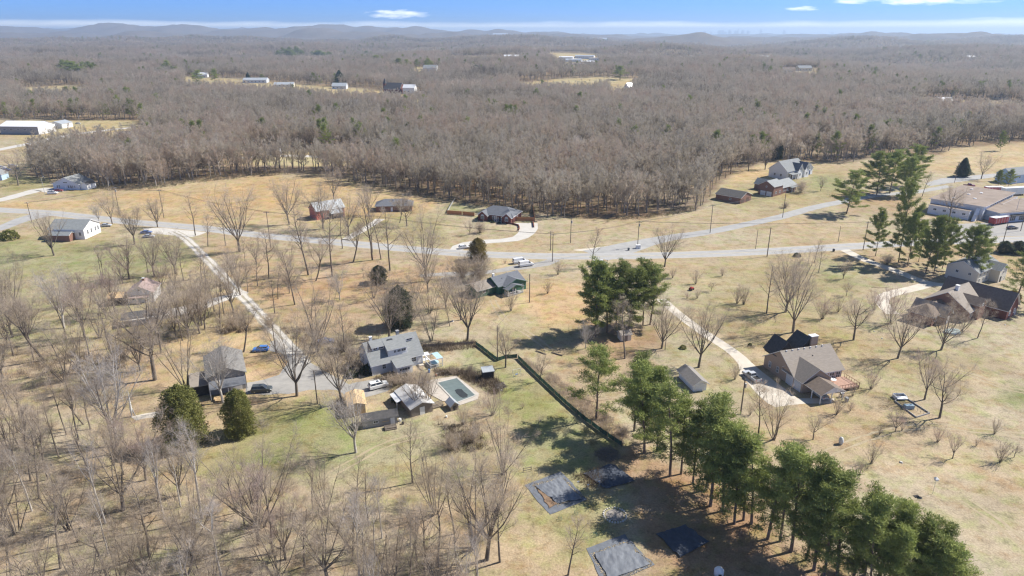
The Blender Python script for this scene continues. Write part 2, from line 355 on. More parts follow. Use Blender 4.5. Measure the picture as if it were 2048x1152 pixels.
def ground_mat():
    m = bpy.data.materials.new('dry_grass_ground'); m.use_nodes = True; t = m.node_tree; b = t.nodes['Principled BSDF']
    b.inputs['Roughness'].default_value = .95; b.inputs['Specular IOR Level'].default_value = .1
    a = nn(t, 'ShaderNodeVertexColor', layer_name='soil'); tc = nn(t, 'ShaderNodeTexCoord')
    def noise(s, d, r=.6):
        n = nn(t, 'ShaderNodeTexNoise'); n.inputs['Scale'].default_value = s; n.inputs['Detail'].default_value = d; n.inputs['Roughness'].default_value = r
        t.links.new(tc.outputs['Object'], n.inputs['Vector']); return n.outputs['Fac']
    def rng(v, a0, a1, b0, b1):
        r = nn(t, 'ShaderNodeMapRange'); 
        for k, x in zip(('From Min', 'From Max', 'To Min', 'To Max'), (a0, a1, b0, b1)): r.inputs[k].default_value = x
        t.links.new(v, r.inputs['Value']); return r.outputs[0]
    f1 = noise(2.6, 8, .72)
    mp = nn(t, 'ShaderNodeMapping'); mp.inputs['Scale'].default_value = (.07, .9, 1); mp.inputs['Rotation'].default_value = (0, 0, .35); t.links.new(tc.outputs['Object'], mp.inputs[0])
    fs = nn(t, 'ShaderNodeTexNoise'); fs.inputs['Scale'].default_value = 1.0; fs.inputs['Detail'].default_value = 5; t.links.new(mp.outputs[0], fs.inputs['Vector'])
    f2 = noise(.085, 5, .6); f3 = noise(.018, 4, .55); f4 = noise(.22, 4, .65)
    v = nn(t, 'ShaderNodeMath', operation='MULTIPLY'); t.links.new(rng(f1, .3, .7, .66, 1.30), v.inputs[0]); t.links.new(rng(f2, .3, .7, .84, 1.15), v.inputs[1])
    gmix = nn(t, 'ShaderNodeMix', data_type='RGBA', blend_type='MULTIPLY'); gmix.inputs[7].default_value = (.78, .98, .62, 1)
    t.links.new(rng(f4, .46, .70, 0, .8), gmix.inputs[0]); t.links.new(a.outputs['Color'], gmix.inputs[6])
    bm = nn(t, 'ShaderNodeMix', data_type='RGBA', blend_type='MULTIPLY'); bm.inputs[7].default_value = (1.0, .86, .72, 1)
    t.links.new(rng(f3, .40, .64, 0, .85), bm.inputs[0]); t.links.new(gmix.outputs[2], bm.inputs[6])
    v2 = nn(t, 'ShaderNodeMath', operation='MULTIPLY'); t.links.new(v.outputs[0], v2.inputs[0]); t.links.new(rng(fs.outputs['Fac'], .3, .7, .95, 1.05), v2.inputs[1]); v = v2
    f5 = noise(.45, 8, .78); v3 = nn(t, 'ShaderNodeMath', operation='MULTIPLY'); t.links.new(v.outputs[0], v3.inputs[0]); t.links.new(rng(f5, .34, .50, .62, 1.02), v3.inputs[1]); v = v3
    b2_ = nn(t, 'ShaderNodeMix', data_type='RGBA', blend_type='MULTIPLY'); b2_.inputs[7].default_value = (.80, .68, .56, 1); f6 = noise(.20, 7, .72)
    t.links.new(rng(f6, .50, .64, 0, .75), b2_.inputs[0]); t.links.new(bm.outputs[2], b2_.inputs[6]); bm = b2_
    mu = nn(t, 'ShaderNodeVectorMath', operation='SCALE'); t.links.new(bm.outputs[2], mu.inputs[0]); t.links.new(v.outputs[0], mu.inputs['Scale'])
    t.links.new(mu.outputs[0], b.inputs['Base Color'])
    bp = nn(t, 'ShaderNodeBump'); bp.inputs['Distance'].default_value = .14; bp.inputs['Strength'].default_value = .8
    t.links.new(f1, bp.inputs['Height']); t.links.new(bp.outputs[0], b.inputs['Normal'])
    return m
gme.materials.append(ground_mat())
tag(ob('ground', gme), kind='structure')

# air between the camera and the far hills
print('terrain', Hf.min(), Hf.max(), Yf.max(), Xf.max())
hz = MB().box(-60000, 60000, -400, 31500, float(Hf.min()) - 1.0, max(205.0, float(Hf.max()) + 30.0))
HAZE_D = 1.02e-4
hm = bpy.data.materials.new('haze'); hm.use_nodes = True; hm.node_tree.nodes.clear()
ho = nn(hm.node_tree, 'ShaderNodeOutputMaterial'); hv = nn(hm.node_tree, 'ShaderNodeVolumePrincipled')
hv.inputs['Color'].default_value = (.62, .80, 1, 1); hv.inputs['Density'].default_value = HAZE_D; hv.inputs['Anisotropy'].default_value = 0.25
hm.node_tree.links.new(hv.outputs[0], ho.inputs['Volume'])
tag(hz.build('haze', hm), kind='stuff')
# ------------------------------------------------------------------ trees: every kind is grown once, in a few shapes
M_BARK = mat('grey_brown_bark', (.135, .112, .09), (.225, .19, .155), 2.5, .95, rnd=.25, bump=.03)
M_PALEB = mat('pale_bark', (.55, .51, .46), (.36, .33, .29), 1.5, .9, rnd=.1)
M_PBARK = mat('pine_bark', (.16, .115, .085), (.24, .18, .135), 3, .95, bump=.03, rnd=.15)
def thin(m, k):        # fine round twigs stand for cylinders: light wraps round them
    t = m.node_tree; b = t.nodes['Principled BSDF']; out = t.nodes['Material Output']; tr = nn(t, 'ShaderNodeBsdfTranslucent'); ms = nn(t, 'ShaderNodeMixShader'); ms.inputs[0].default_value = k
    t.links.new(b.inputs['Base Color'].links[0].from_socket, tr.inputs['Color']); t.links.new(b.outputs[0], ms.inputs[1]); t.links.new(tr.outputs[0], ms.inputs[2]); t.links.new(ms.outputs[0], out.inputs['Surface']); return m
M_TWIG = thin(mat('bare_twigs', (.56, .465, .36), (.42, .345, .262), .6, .95, rnd=.2), .4)
M_PALET = thin(mat('pale_twigs', (.56, .50, .44), (.44, .385, .335), .6, .95, rnd=.12), .4)
M_PTWIG = thin(mat('rosy_twigs', (.52, .40, .34), (.42, .32, .275), .6, .95, rnd=.15), .4)
def leaf_mat(name, c1, c2, rnd=.2):
    m = mat(name, c1, c2, .9, .7, rnd=rnd, spec=.25); t = m.node_tree; b = t.nodes['Principled BSDF']
    out = t.nodes['Material Output']; tr = nn(t, 'ShaderNodeBsdfTranslucent'); ms = nn(t, 'ShaderNodeMixShader'); ms.inputs[0].default_value = .3
    t.links.new(b.inputs['Base Color'].links[0].from_socket, tr.inputs['Color'])
    t.links.new(b.outputs[0], ms.inputs[1]); t.links.new(tr.outputs[0], ms.inputs[2]); t.links.new(ms.outputs[0], out.inputs['Surface']); return m
M_NEEDLE = leaf_mat('pine_needles', (.33, .36, .11), (.21, .26, .075))
M_CEDAR = leaf_mat('cedar_foliage', (.275, .27, .08), (.175, .185, .058))
M_OLIVE = leaf_mat('olive_foliage', (.32, .25, .075), (.22, .18, .06))
M_DARKG = leaf_mat('dark_evergreen_leaves', (.085, .11, .055), (.06, .08, .04))
M_BLUEG = leaf_mat('blue_green_needles', (.085, .12, .072), (.06, .09, .055))

def rv(rg): return Vector((rg.gauss(0, 1), rg.gauss(0, 1), rg.gauss(0, 1)))
def perp(d, rg):
    v = rv(rg); v = v - d * v.dot(d); return v.normalized()
def tilt(d, ang, rg, az=None):
    if az is None: u = perp(d, rg)
    else:
        a = Vector((1, 0, 0)) if abs(d.z) > .8 else Vector((0, 0, 1)); e1 = (a - d * a.dot(d)).normalized(); e2 = d.cross(e1)
        u = e1 * math.cos(az) + e2 * math.sin(az)
    return (d * math.cos(ang) + u * math.sin(ang)).normalized()
def limb(mb, p, d, L, r0, r1, n, nseg, rg, wander=.18, up=.12):
    pts = [p.copy()]; rad = [r0]; dirs = [d.copy()]
    for i in range(nseg):
        d = (d + rv(rg) * wander * .6 + Vector((0, 0, up))).normalized(); p = p + d * (L / nseg)
        pts.append(p.copy()); dirs.append(d.copy()); rad.append(r0 + (r1 - r0) * (i + 1) / nseg)
    mb.tube(pts, rad, n, False); return pts, dirs, rad
def twig(tw, p, d, L, w, rg):
    s = perp(d, rg) * (w * .5); q = p + d * L
    b = len(tw.v); tw.v += [tuple(p - s), tuple(p + s), tuple(q)]; tw.f.append((b, b + 1, b + 2)); tw.mi.append(0)
def spray(tw, p, d, L, n, w, rg, spread=.7):
    for k in range(n):
        dd = tilt(d, abs(rg.gauss(.0, spread)), rg); dd = (dd + Vector((0, 0, .22))).normalized()
        twig(tw, p + d * (rg.random() * L * .4), dd, L * rg.uniform(.5, 1.1), w * rg.uniform(.7, 1.2), rg)
def along(pts, dirs, rad, t):
    k = t * (len(pts) - 1); i = min(int(k), len(pts) - 2); f = k - i
    return pts[i].lerp(pts[i + 1], f), dirs[min(i + 1, len(dirs) - 1)], rad[i] * (1 - f) + rad[i + 1] * f
def sub_branches(tr, tw, pts, dirs, rad, L, rg, cfg, lvl):
    """second and third order branches with sprays of twigs"""
    n = cfg['n'][lvl]
    for k in range(n):
        t = rg.uniform(.22, 1.0) if k < n - 1 else 1.0
        p, d, r = along(pts, dirs, rad, t)
        dd = tilt(d, R(rg.uniform(22, 52)) if t < .98 else R(rg.uniform(5, 25)), rg)
        l = L * rg.uniform(.38, .62) * (1.15 - .45 * t)
        if lvl == len(cfg['n']) - 1:
            spray(tw, p, dd, max(l, .7) * cfg['tl'], cfg['tn'], cfg['tw'], rg)
        else:
            rr = max(r * .48, .011)
            q = limb(tr, p, dd, l, rr, rr * .35, 3 if lvl else 4, 2 if lvl else 3, rg, .22, .10)
            sub_branches(tr, tw, *q, l, rg, cfg, lvl + 1)
NOM = 14.0
def bare_tree(seed, form, light=False):
    rg = random.Random(seed); tr, tw = MB(), MB(); Z = Vector((0, 0, 1))
    cfg = dict(n=(8, 6, 4), tl=1.7, tn=4, tw=.0175)
    if light: cfg = dict(n=(6, 7), tl=1.25, tn=9, tw=.05)
    def main(p, d, L, r0, r1, n=6, ns=5, wander=.12, up=.06): return limb(tr, p, d, L, r0, r1, n, ns, rg, wander, up)
    if form == 'vase':
        q = main(Vector((0, 0, -.3)), tilt(Z, rg.uniform(0, .1), rg), rg.uniform(2.4, 4.2), .29, .22, 7, 3, .06)
        nl = rg.randint(7, 9); az0 = rg.random() * 6.28
        for k in range(nl):
            d = tilt(Z, R(rg.uniform(16, 42)) if k else R(6), rg, az0 + k * 6.28 / (nl - 1 if nl > 1 else 1) + rg.uniform(-.3, .3))
            L = rg.uniform(7.5, 10.5); r = rg.uniform(.095, .145)
            p, _, _ = along(*q, rg.uniform(.75, 1))
            l = main(p, d, L, r, .04, 5, 5, .13, .10); sub_branches(tr, tw, *l, L * .70, rg, cfg, 0)
    elif form == 'oak':
        q = main(Vector((0, 0, -.3)), Z, rg.uniform(4, 5.5), .28, .21, 7, 3, .05)
        top = q[0][-1]; nl = rg.randint(7, 9)
        lead = main(top, Z, 7.0, .17, .04, 6, 4, .16); sub_branches(tr, tw, *lead, 4.2, rg, cfg, 0)
        for k in range(nl):
            p = top.lerp(lead[0][2], rg.random()) if k > 3 else q[0][-1] - Z * rg.uniform(0, 1.4)
            d = tilt(Z, R(rg.uniform(48, 75)), rg, k * 2.4 + rg.uniform(-.3, .3)); L = rg.uniform(5, 7.2)
            l = main(p, d, L, .10, .03, 5, 5, .2, .17); sub_branches(tr, tw, *l, L * .6, rg, cfg, 0)
    elif form == 'slender':
        q = main(Vector((0, 0, -.3)), tilt(Z, rg.uniform(0, .06), rg), 13.2, .19, .025, 6, 8, .07, .05)
        nb = rg.randint(13, 17)
        for k in range(nb):
            t = .36 + .6 * (k / nb) + rg.uniform(-.02, .02); p, d, r = along(*q, min(t, .98))
            dd = tilt(Z, R(rg.uniform(38, 62)), rg, k * 2.4); L = (1.15 - t) * 5.2 * rg.uniform(.7, 1.2)
            l = main(p, dd, L, max(r * .5, .03), .02, 4, 3, .16, .14); sub_branches(tr, tw, *l, L * .75, rg, dict(cfg, n=cfg['n'][1:] if not light else cfg['n'][1:]), 0)
    elif form == 'pole':                                   # forest-grown: long bare stem, narrow crown
        q = main(Vector((0, 0, -.3)), tilt(Z, rg.uniform(0, .07), rg), 9.0, .17, .10, 6, 6, .07, .05)
        for k in range(rg.randint(4, 6)):
            d = tilt(Z, R(rg.uniform(10, 36)) if k else .05, rg, k * 2.1 + rg.random()); L = rg.uniform(4.0, 5.4); p, _, _ = along(*q, rg.uniform(.72, 1) if k else 1)
            l = main(p, d, L, .075, .02, 4, 4, .15, .1); sub_branches(tr, tw, *l, L * .6, rg, cfg if light else dict(cfg, n=(5, 4, 3)), 0)
    elif form == 'dome':                                   # woodland canopy tree: stem, then a rounded head
        q = main(Vector((0, 0, -.3)), tilt(Z, rg.uniform(0, .07), rg), rg.uniform(6.2, 8), .19, .13, 6, 5, .07, .05)
        for k in range(9):
            a = R(6 + 58 * (k / 9) ** .8); d = tilt(Z, a, rg, k * 2.4 + rg.random()); L = (6.4 - 2.2 * (k / 9)) * rg.uniform(.85, 1.15); p, _, _ = along(*q, 1 - .3 * (k / 9))
            l = main(p, d, L, .085, .02, 4, 4, .16, .09); sub_branches(tr, tw, *l, L * .6, rg, cfg, 0)
    elif form == 'multi':
        for k in range(rg.randint(6, 8)):
            a = rg.random() * 6.28; d = tilt(Z, R(rg.uniform(6, 30)), rg, k * 1.0 + rg.uniform(-.3, .3)); L = rg.uniform(10.5, 14)
            l = main(Vector((math.cos(a) * .3, math.sin(a) * .3, -.2)), d, L, .10, .018, 5, 6, .1, .05); sub_branches(tr, tw, *l, L * .38, rg, cfg, 0)
    elif form == 'lean':
        d0 = tilt(Z, R(24), rg); q = main(Vector((0, 0, -.3)), d0, 7, .22, .16, 6, 4, .08, .08)
        for k in range(6):
            d = tilt(Z, R(rg.uniform(12, 50)), rg, k * 1.1); L = rg.uniform(5, 7.5); p, _, _ = along(*q, rg.uniform(.6, 1))
            l = main(p, d, L, .09, .025, 5, 4, .15, .1); sub_branches(tr, tw, *l, L * .62, rg, cfg, 0)
    elif form == 'brush':                                  # many fine stems from the root
        for k in range(26):
            d = tilt(Z, R(rg.uniform(2, 34)), rg, k * 2.4); L = rg.uniform(9, 14)
            l = main(Vector((rg.uniform(-.5, .5), rg.uniform(-.5, .5), -.2)), d, L, .07, .015, 3, 3, .12, .03)
            for j in range(6): p, dd, _ = along(*l, rg.uniform(.3, 1)); spray(tw, p, tilt(dd, R(25), rg), 3.2, 5, .075, rg, .5)
    elif form == 'mound':                                  # low tangled round thicket
        for k in range(58):
            d = tilt(Z, R(abs(rg.gauss(0, 42))), rg, k * 2.4); L = rg.uniform(9, 13.5)
            l = main(Vector((rg.uniform(-1.2, 1.2), rg.uniform(-1.2, 1.2), -.2)), d, L, .06, .015, 3, 3, .3, -.03)
            for j in range(11): p, dd, _ = along(*l, rg.uniform(.2, 1)); spray(tw, p, tilt(dd, R(45), rg), 3.0, 6, .075, rg, .9)
    return tr, tw
def pine_tree(seed, open_=False, full=False):
    rg = random.Random(seed); tr, tw = MB(), MB(); Z = Vector((0, 0, 1)); H = NOM
    q = limb(tr, Vector((0, 0, -.3)), tilt(Z, rg.uniform(0, .04), rg), H - .5, .16, .025, 7, 8, rg, .045, .04)
    lv = 21; start = rg.uniform(.13, .24) if not open_ else .18
    for k in range(lv):
        t = start + (1 - start) * (k / lv) ** .92
        f = (t - start) / (1 - start); reach = (1.05 + 1.62 * math.sin(min(1, .20 + f * .92) * math.pi) ** .8) * (1.45 if open_ else 1.65 if full else 1.0)
        for j in range(rg.randint(4, 5) if f > .15 else 3):
            skip = rg.random() < ((.52 if f < .28 else .24) * (.45 if full else 1)) and f < .86
            if skip and (f > .4 or rg.random() < .5): continue
            p, d, r = along(*q, min(.985, t + rg.uniform(-.03, .03)))
            L = reach * rg.choice((rg.uniform(.4, .8), rg.uniform(.8, 1.35))); dd = tilt(Z, R(rg.uniform(68, 102) - 44 * f), rg, k * 1.3 + j * 1.35 + rg.uniform(-.35, .35))
            l = limb(tr, p, dd, L, max(.022, r * .32), .014, 3, 3, rg, .18, .10)
            if skip: continue                                # dead limb
            nc = max(3, int(L * (1.9 if open_ else 3.0 if full else 2.3)))
            for c in range(nc):
                tt = .50 + .50 * (c + rg.random() * .7) / nc; cp, cd, _ = along(*l, min(tt, 1))
                sw = perp(Z, rg) * rg.uniform(0, .55) * (1.2 - .5 * tt); cp = cp + sw + Z * rg.uniform(-.05, .15)
                for b in range(34):
                    nd = (rv(rg).normalized() * .9 + Z * .55 + cd * .35).normalized(); s = perp(nd, rg) * rg.uniform(.022, .042)
                    ln = rg.uniform(.20, .40); b0 = len(tw.v); v_ = rv(rg); o = cp + Vector((v_.x * .25, v_.y * .25, v_.z * .08))
                    tw.v += [tuple(o - s * .6), tuple(o + s * .6), tuple(o + nd * ln + s), tuple(o + nd * ln * 1.05 - s)]; tw.f.append((b0, b0 + 1, b0 + 2, b0 + 3)); tw.mi.append(0)
    return tr, tw
def dense_evergreen(seed, shape='dome', n=4600, leaf=.24):
    """closed crowns: cedar, magnolia, holly. leaf clumps through the outer half of the volume"""
    rg = random.Random(seed); tr, tw = MB(), MB(); H = NOM; ph = [rg.random() * 6.28 for _ in range(6)]
    tr.tube([(0, 0, -.3), (0.1, 0, 4), (0, .1, 8), (0, 0, 12.5)], [.3, .22, .13, .04], 7)
    for k in range(14):
        z = rg.uniform(1.5, 10); d = tilt(Vector((0, 0, 1)), R(rg.uniform(40, 75)), rg, k * 2.4); limb(tr, Vector((0, 0, z)), d, 2.8, .07, .02, 3, 3, rg, .15, .1)
    def rad(zf, a):
        if shape == 'cone': r = (1 - zf) ** .75 * min(1, .35 + zf * 5)
        elif shape == 'dome': r = math.sqrt(max(0, 1 - (zf * 1.06 - .34) ** 2 / .47)) if zf > .0 else .4
        else: r = math.sqrt(max(0, 1 - (zf * 2 - 1) ** 2)) * .9 + .1
        r *= 1 + .20 * math.sin(3 * a + ph[0] + zf * 5) + .16 * math.sin(5 * a + ph[1] - zf * 9) + .13 * math.sin(8 * a + ph[2] + zf * 17)
        return r * 4.3
    for k in range(n):
        zf = rg.random() ** 1.1; a = rg.random() * 6.28; rr = rad(zf, a) * (1 - .62 * rg.random() ** 2.0)
        z = .35 + zf * (H - .5); cp = Vector((math.cos(a) * rr, math.sin(a) * rr, z)); outd = Vector((math.cos(a), math.sin(a), .55)).normalized()
        for b in range(6):
            nd = (rv(rg).normalized() + outd * .8).normalized(); s = perp(nd, rg) * leaf * rg.uniform(.28, .5); ln = leaf * rg.uniform(.8, 1.5); o = cp + rv(rg) * .2; b0 = len(tw.v)
            tw.v += [tuple(o - s * .5), tuple(o + s * .5), tuple(o + nd * ln + s), tuple(o + nd * ln - s)]; tw.f.append((b0, b0 + 1, b0 + 2, b0 + 3)); tw.mi.append(0)
    return tr, tw

TREES = {}
def reg(kind, builder, seeds, bark, leaf, *a):
    L = []
    for s in seeds:
        tr, tw = builder(s, *a); L.append((tr.mesh('trunk', bark, True), tw.mesh('crown', leaf)))
    TREES[kind] = L
reg('vase', bare_tree, (1, 2, 3, 4), M_BARK, M_TWIG, 'vase')
reg('oak', bare_tree, (11, 12, 13), M_BARK, M_TWIG, 'oak')
reg('slender', bare_tree, (21, 22, 23), M_BARK, M_TWIG, 'slender')
reg('pole', bare_tree, (31, 32, 33, 34), M_BARK, M_TWIG, 'pole')
reg('multi', bare_tree, (41, 42, 43), M_BARK, M_TWIG, 'multi')
reg('lean', bare_tree, (51, 52), M_BARK, M_TWIG, 'lean')
reg('pale', bare_tree, (61, 62), M_PALEB, M_PALET, 'vase')
reg('palepole', bare_tree, (65, 66), M_PALEB, M_PALET, 'pole')
reg('rosy', bare_tree, (71, 72), M_BARK, M_PTWIG, 'vase')
reg('brush', bare_tree, (81, 82, 83), M_BARK, M_TWIG, 'brush')
reg('rosybrush', bare_tree, (84, 85), M_BARK, M_PTWIG, 'brush')
reg('mound', bare_tree, (91, 92), M_BARK, M_TWIG, 'mound')
reg('pine', pine_tree, (101, 102, 103, 104, 105), M_PBARK, M_NEEDLE)
reg('openpine', pine_tree, (111, 112), M_PBARK, M_NEEDLE, True)
reg('fullpine', pine_tree, (115, 116, 117), M_PBARK, M_NEEDLE, False, True)
reg('cedar', dense_evergreen, (121, 122), M_PBARK, M_CEDAR, 'dome')
reg('olive', dense_evergreen, (131,), M_PBARK, M_OLIVE, 'dome')
reg('magnolia', dense_evergreen, (135,), M_PBARK, M_DARKG, 'dome')
reg('spruce', dense_evergreen, (141, 142), M_PBARK, M_BLUEG, 'cone')
KINDN = dict(vase='bare_tree', oak='bare_tree', slender='bare_tree', pole='bare_tree', multi='bare_tree', lean='bare_tree', pale='bare_tree', palepole='bare_tree', rosy='bare_tree',
             brush='bare_shrub', rosybrush='bare_shrub', mound='bare_shrub', pine='pine_tree', openpine='pine_tree', fullpine='pine_tree', cedar='cedar_tree', olive='evergreen_tree', magnolia='evergreen_tree', spruce='spruce_tree')
CATN = dict(bare_tree='bare tree', bare_shrub='shrub', pine_tree='pine tree', cedar_tree='evergreen tree', evergreen_tree='evergreen tree', spruce_tree='evergreen tree')
_rt = random.Random(5)
_cnt = {}
def plant(kind, x, y, z, h, label, group=None, wide=1.0, rot=None):
    k = _cnt.get(kind, 0); _cnt[kind] = k + 1
    tm, cm_ = TREES[kind][k % len(TREES[kind])]
    n = KINDN[kind]; s = h / NOM
    root = thing(n, label, CATN[n], (x, y, z), _rt.random() * 6.28 if rot is None else rot, group)
    root.scale = (s * wide, s * wide, s)
    ob('trunk', tm, root); ob('crown', cm_, root)
    return root

# ------------------------------------------------------------------ far woods: one mass, instanced
def forest():
    rs = np.random.RandomState(4); P = []
    bands = [(300, 560, 5.4), (560, 1000, 7.0), (1000, 1700, 9.0), (1700, 2900, 12.5), (2900, 4600, 18.0)]
    ex, ey = zip(*EDGE)
    for y0, y1, s in bands:
        gy = np.arange(y0, y1, s); gx = np.arange(-y1 * .98 - 60, y1 * .98 + 60, s)
        X, Y = np.meshgrid(gx, gy); X = X.ravel() + rs.uniform(-.48, .48, X.size) * s; Y = Y.ravel() + rs.uniform(-.48, .48, Y.size) * s
        k = np.abs(X) < Y * .95 + 40; X, Y = X[k], Y[k]
        Z = hgt(X, Y); px, py = PXA(X, Y, Z); px0, py0 = PXA(X, Y, Z * 0)
        keep = (py0 < np.interp(px, ex, ey) + (fbm(X / 11, Y / 11, 64, 3) - .56) * 26)
        jit = (fbm(X / 14, Y / 14, 61, 2) - .5) * 6
        for C in CLEAR: keep &= sd_poly(px + jit, py + jit * .4, C) > 0
        keep &= fbm(X / 45, Y / 45, 62, 3) > .27
        sc = rs.uniform(.92, 1.5, X.size) * (1 + .16 * (fbm(X / 60, Y / 60, 63, 2) - .5))
        big = s / 9.0
        sxy = sc * (1.0 if s < 8 else 1.0 + .33 * (big - 1))
        P.append(np.stack([X, Y, Z, sxy, sc * (1 if s < 8 else 1 + .12 * (big - 1))], -1)[keep])
    P = np.concatenate(P); n = len(P)
    me = bpy.data.meshes.new('forest'); me.vertices.add(n); me.vertices.foreach_set('co', P[:, :3].astype(np.float32).ravel())
    a = me.attributes.new('scl', 'FLOAT_VECTOR', 'POINT'); a.data.foreach_set('vector', np.stack([P[:, 3], P[:, 3], P[:, 4]], -1).astype(np.float32).ravel())
    a = me.attributes.new('rot', 'FLOAT_VECTOR', 'POINT'); a.data.foreach_set('vector', np.stack([np.zeros(n), np.zeros(n), rs.uniform(0, 6.28, n)], -1).astype(np.float32).ravel())
    protos = []
    # colour of a stand varies from grove to grove
    def stand_mat(name, cols):
        m = bpy.data.materials.new(name); m.use_nodes = True; t = m.node_tree; b = t.nodes['Principled BSDF']; b.inputs['Roughness'].default_value = .95; b.inputs['Specular IOR Level'].default_value = .1
        oi = nn(t, 'ShaderNodeObjectInfo'); r = nn(t, 'ShaderNodeValToRGB'); e = r.color_ramp.elements
        while len(e) < len(cols): e.new(.5)
        for k, (c, x) in enumerate(cols): e[k].position = x; e[k].color = (*c, 1)
        no = nn(t, 'ShaderNodeTexNoise'); no.inputs['Scale'].default_value = .007; no.inputs['Detail'].default_value = 6; t.links.new(oi.outputs['Location'], no.inputs['Vector'])
        ma = nn(t, 'ShaderNodeMath', operation='MULTIPLY_ADD'); ma.inputs[1].default_value = .42; t.links.new(oi.outputs['Random'], ma.inputs[0])
        mb2 = nn(t, 'ShaderNodeMapRange'); mb2.inputs['From Min'].default_value = .3; mb2.inputs['From Max'].default_value = .7; mb2.inputs['To Min'].default_value = 0; mb2.inputs['To Max'].default_value = .58
        t.links.new(no.outputs['Fac'], mb2.inputs['Value']); t.links.new(mb2.outputs[0], ma.inputs[2])
        t.links.new(ma.outputs[0], r.inputs[0]); t.links.new(r.outputs[0], b.inputs['Base Color']); return m
    fb = stand_mat('woodland_bark', [((.16, .135, .105), 0), ((.27, .23, .185), .5), ((.44, .39, .33), 1)])
    ft = stand_mat('woodland_twigs', [((.225, .188, .138), 0), ((.39, .34, .262), .25), ((.54, .48, .382), .5), ((.50, .39, .298), .72), ((.74, .675, .56), 1)]); thin(ft, .42)
    nv = 0
    for sd, fm in ((201, 'dome'), (202, 'pole'), (203, 'oak'), (204, 'vase'), (205, 'dome'), (206, 'pole'), (207, 'vase'), (208, 'pole')):
        tr, tw = bare_tree(sd, fm, True); off = len(tr.v)
        m2 = MB(); m2.v = tr.v + tw.v; m2.f = tr.f + [tuple(i + off for i in f) for f in tw.f]; m2.mi = [0] * len(tr.f) + [1] * len(tw.f)
        protos.append(bpy.data.objects.new('woodland_tree_a', m2.mesh('woodland_tree', [fb, ft])))
    nb_ = len(protos); tr, tw = pine_tree(301, True); off = len(tr.v); m2 = MB(); m2.v = tr.v + tw.v; m2.f = tr.f + [tuple(i + off for i in f) for f in tw.f]; m2.mi = [0] * len(tr.f) + [1] * len(tw.f)
    protos.append(bpy.data.objects.new('woodland_tree_z', m2.mesh('woodland_tree', [M_PBARK, M_NEEDLE])))
    var = rs.randint(0, nb_, n).astype(np.int32)
    con = (rs.rand(n) < .05 * sst(.52, .66, fbm(P[:, 0] / 130, P[:, 1] / 130, 91, 3)) + .004) & (P[:, 1] > 420); var[con] = nb_
    a = me.attributes.new('var', 'INT', 'POINT'); a.data.foreach_set('value', var)
    pc = bpy.data.collections.new('woodland_kinds')
    for p in protos: pc.objects.link(p)
    o = ob('forest', me); tag(o, kind='stuff')
    ng = bpy.data.node_groups.new('woodland', 'GeometryNodeTree')
    ng.interface.new_socket('Geometry', in_out='INPUT', socket_type='NodeSocketGeometry'); ng.interface.new_socket('Geometry', in_out='OUTPUT', socket_type='NodeSocketGeometry')
    gi = nn(ng, 'NodeGroupInput'); go = nn(ng, 'NodeGroupOutput'); ip = nn(ng, 'GeometryNodeInstanceOnPoints')
    ci = nn(ng, 'GeometryNodeCollectionInfo'); ci.inputs['Collection'].default_value = pc; ci.inputs['Separate Children'].default_value = True; ci.inputs['Reset Children'].default_value = True
    def na(nm, ty): q = nn(ng, 'GeometryNodeInputNamedAttribute', data_type=ty); q.inputs['Name'].default_value = nm; return [s for s in q.outputs if s.enabled][0]
    ng.links.new(gi.outputs[0], ip.inputs['Points']); ng.links.new(ci.outputs[0], ip.inputs['Instance']); ip.inputs['Pick Instance'].default_value = True
    ng.links.new(na('var', 'INT'), ip.inputs['Instance Index']); ng.links.new(na('rot', 'FLOAT_VECTOR'), ip.inputs['Rotation']); ng.links.new(na('scl', 'FLOAT_VECTOR'), ip.inputs['Scale'])
    ng.links.new(ip.outputs[0], go.inputs[0])
    md = o.modifiers.new('woodland', 'NODES'); md.node_group = ng
    print('forest trees', n, 'kinds tris', [len(p.data.polygons) for p in protos])
forest()
print('tree tris', {k: [len(a.polygons) + len(b.polygons) for a, b in v] for k, v in TREES.items()})
# ------------------------------------------------------------------ roads, drives, paved areas
M_ROAD = mat('worn_asphalt_road', (.43, .42, .405), (.35, .345, .33), .35, .9)
M_SIDE = mat('side_road_asphalt', (.38, .375, .36), (.31, .305, .295), .3, .9)
M_COURT = mat('old_asphalt_court', (.36, .345, .32), (.28, .27, .255), .5, .92)
M_CONC = mat('pale_concrete', (.60, .545, .46), (.52, .465, .385), .35, .85)
M_CONCW = mat('white_concrete', (.54, .515, .475), (.47, .45, .41), .3, .85)
M_GRAVEL = mat('pale_gravel', (.60, .57, .52), (.46, .43, .375), 1.6, .95, bump=.04)
M_GRAVB = mat('gravel_with_weeds', (.40, .36, .29), (.30, .27, .19), 1.0, .95)
M_SHOULDER = mat('road_shoulder', (.42, .34, .235), (.34, .285, .185), .8, .95)
M_LINE = mat('road_paint_white', (.62, .62, .60), (.5, .5, .48), 1.5, .8)
M_YELLOW = mat('road_paint_yellow', (.56, .44, .16), (.45, .36, .16), 1.5, .8)
def smooth_path(pts, step=3.0):
    out = []; n = len(pts)
    P = [np.array(p, float) for p in pts]
    for i in range(n - 1):
        p0, p1, p2, p3 = P[max(i - 1, 0)], P[i], P[i + 1], P[min(i + 2, n - 1)]
        k = max(2, int(np.linalg.norm(p2 - p1) / step))
        for j in range(k):
            t = j / k
            out.append(.5 * (2 * p1 + (p2 - p0) * t + (2 * p0 - 5 * p1 + 4 * p2 - p3) * t * t + (3 * p1 - p0 - 3 * p2 + p3) * t ** 3))
    out.append(P[-1]); return out
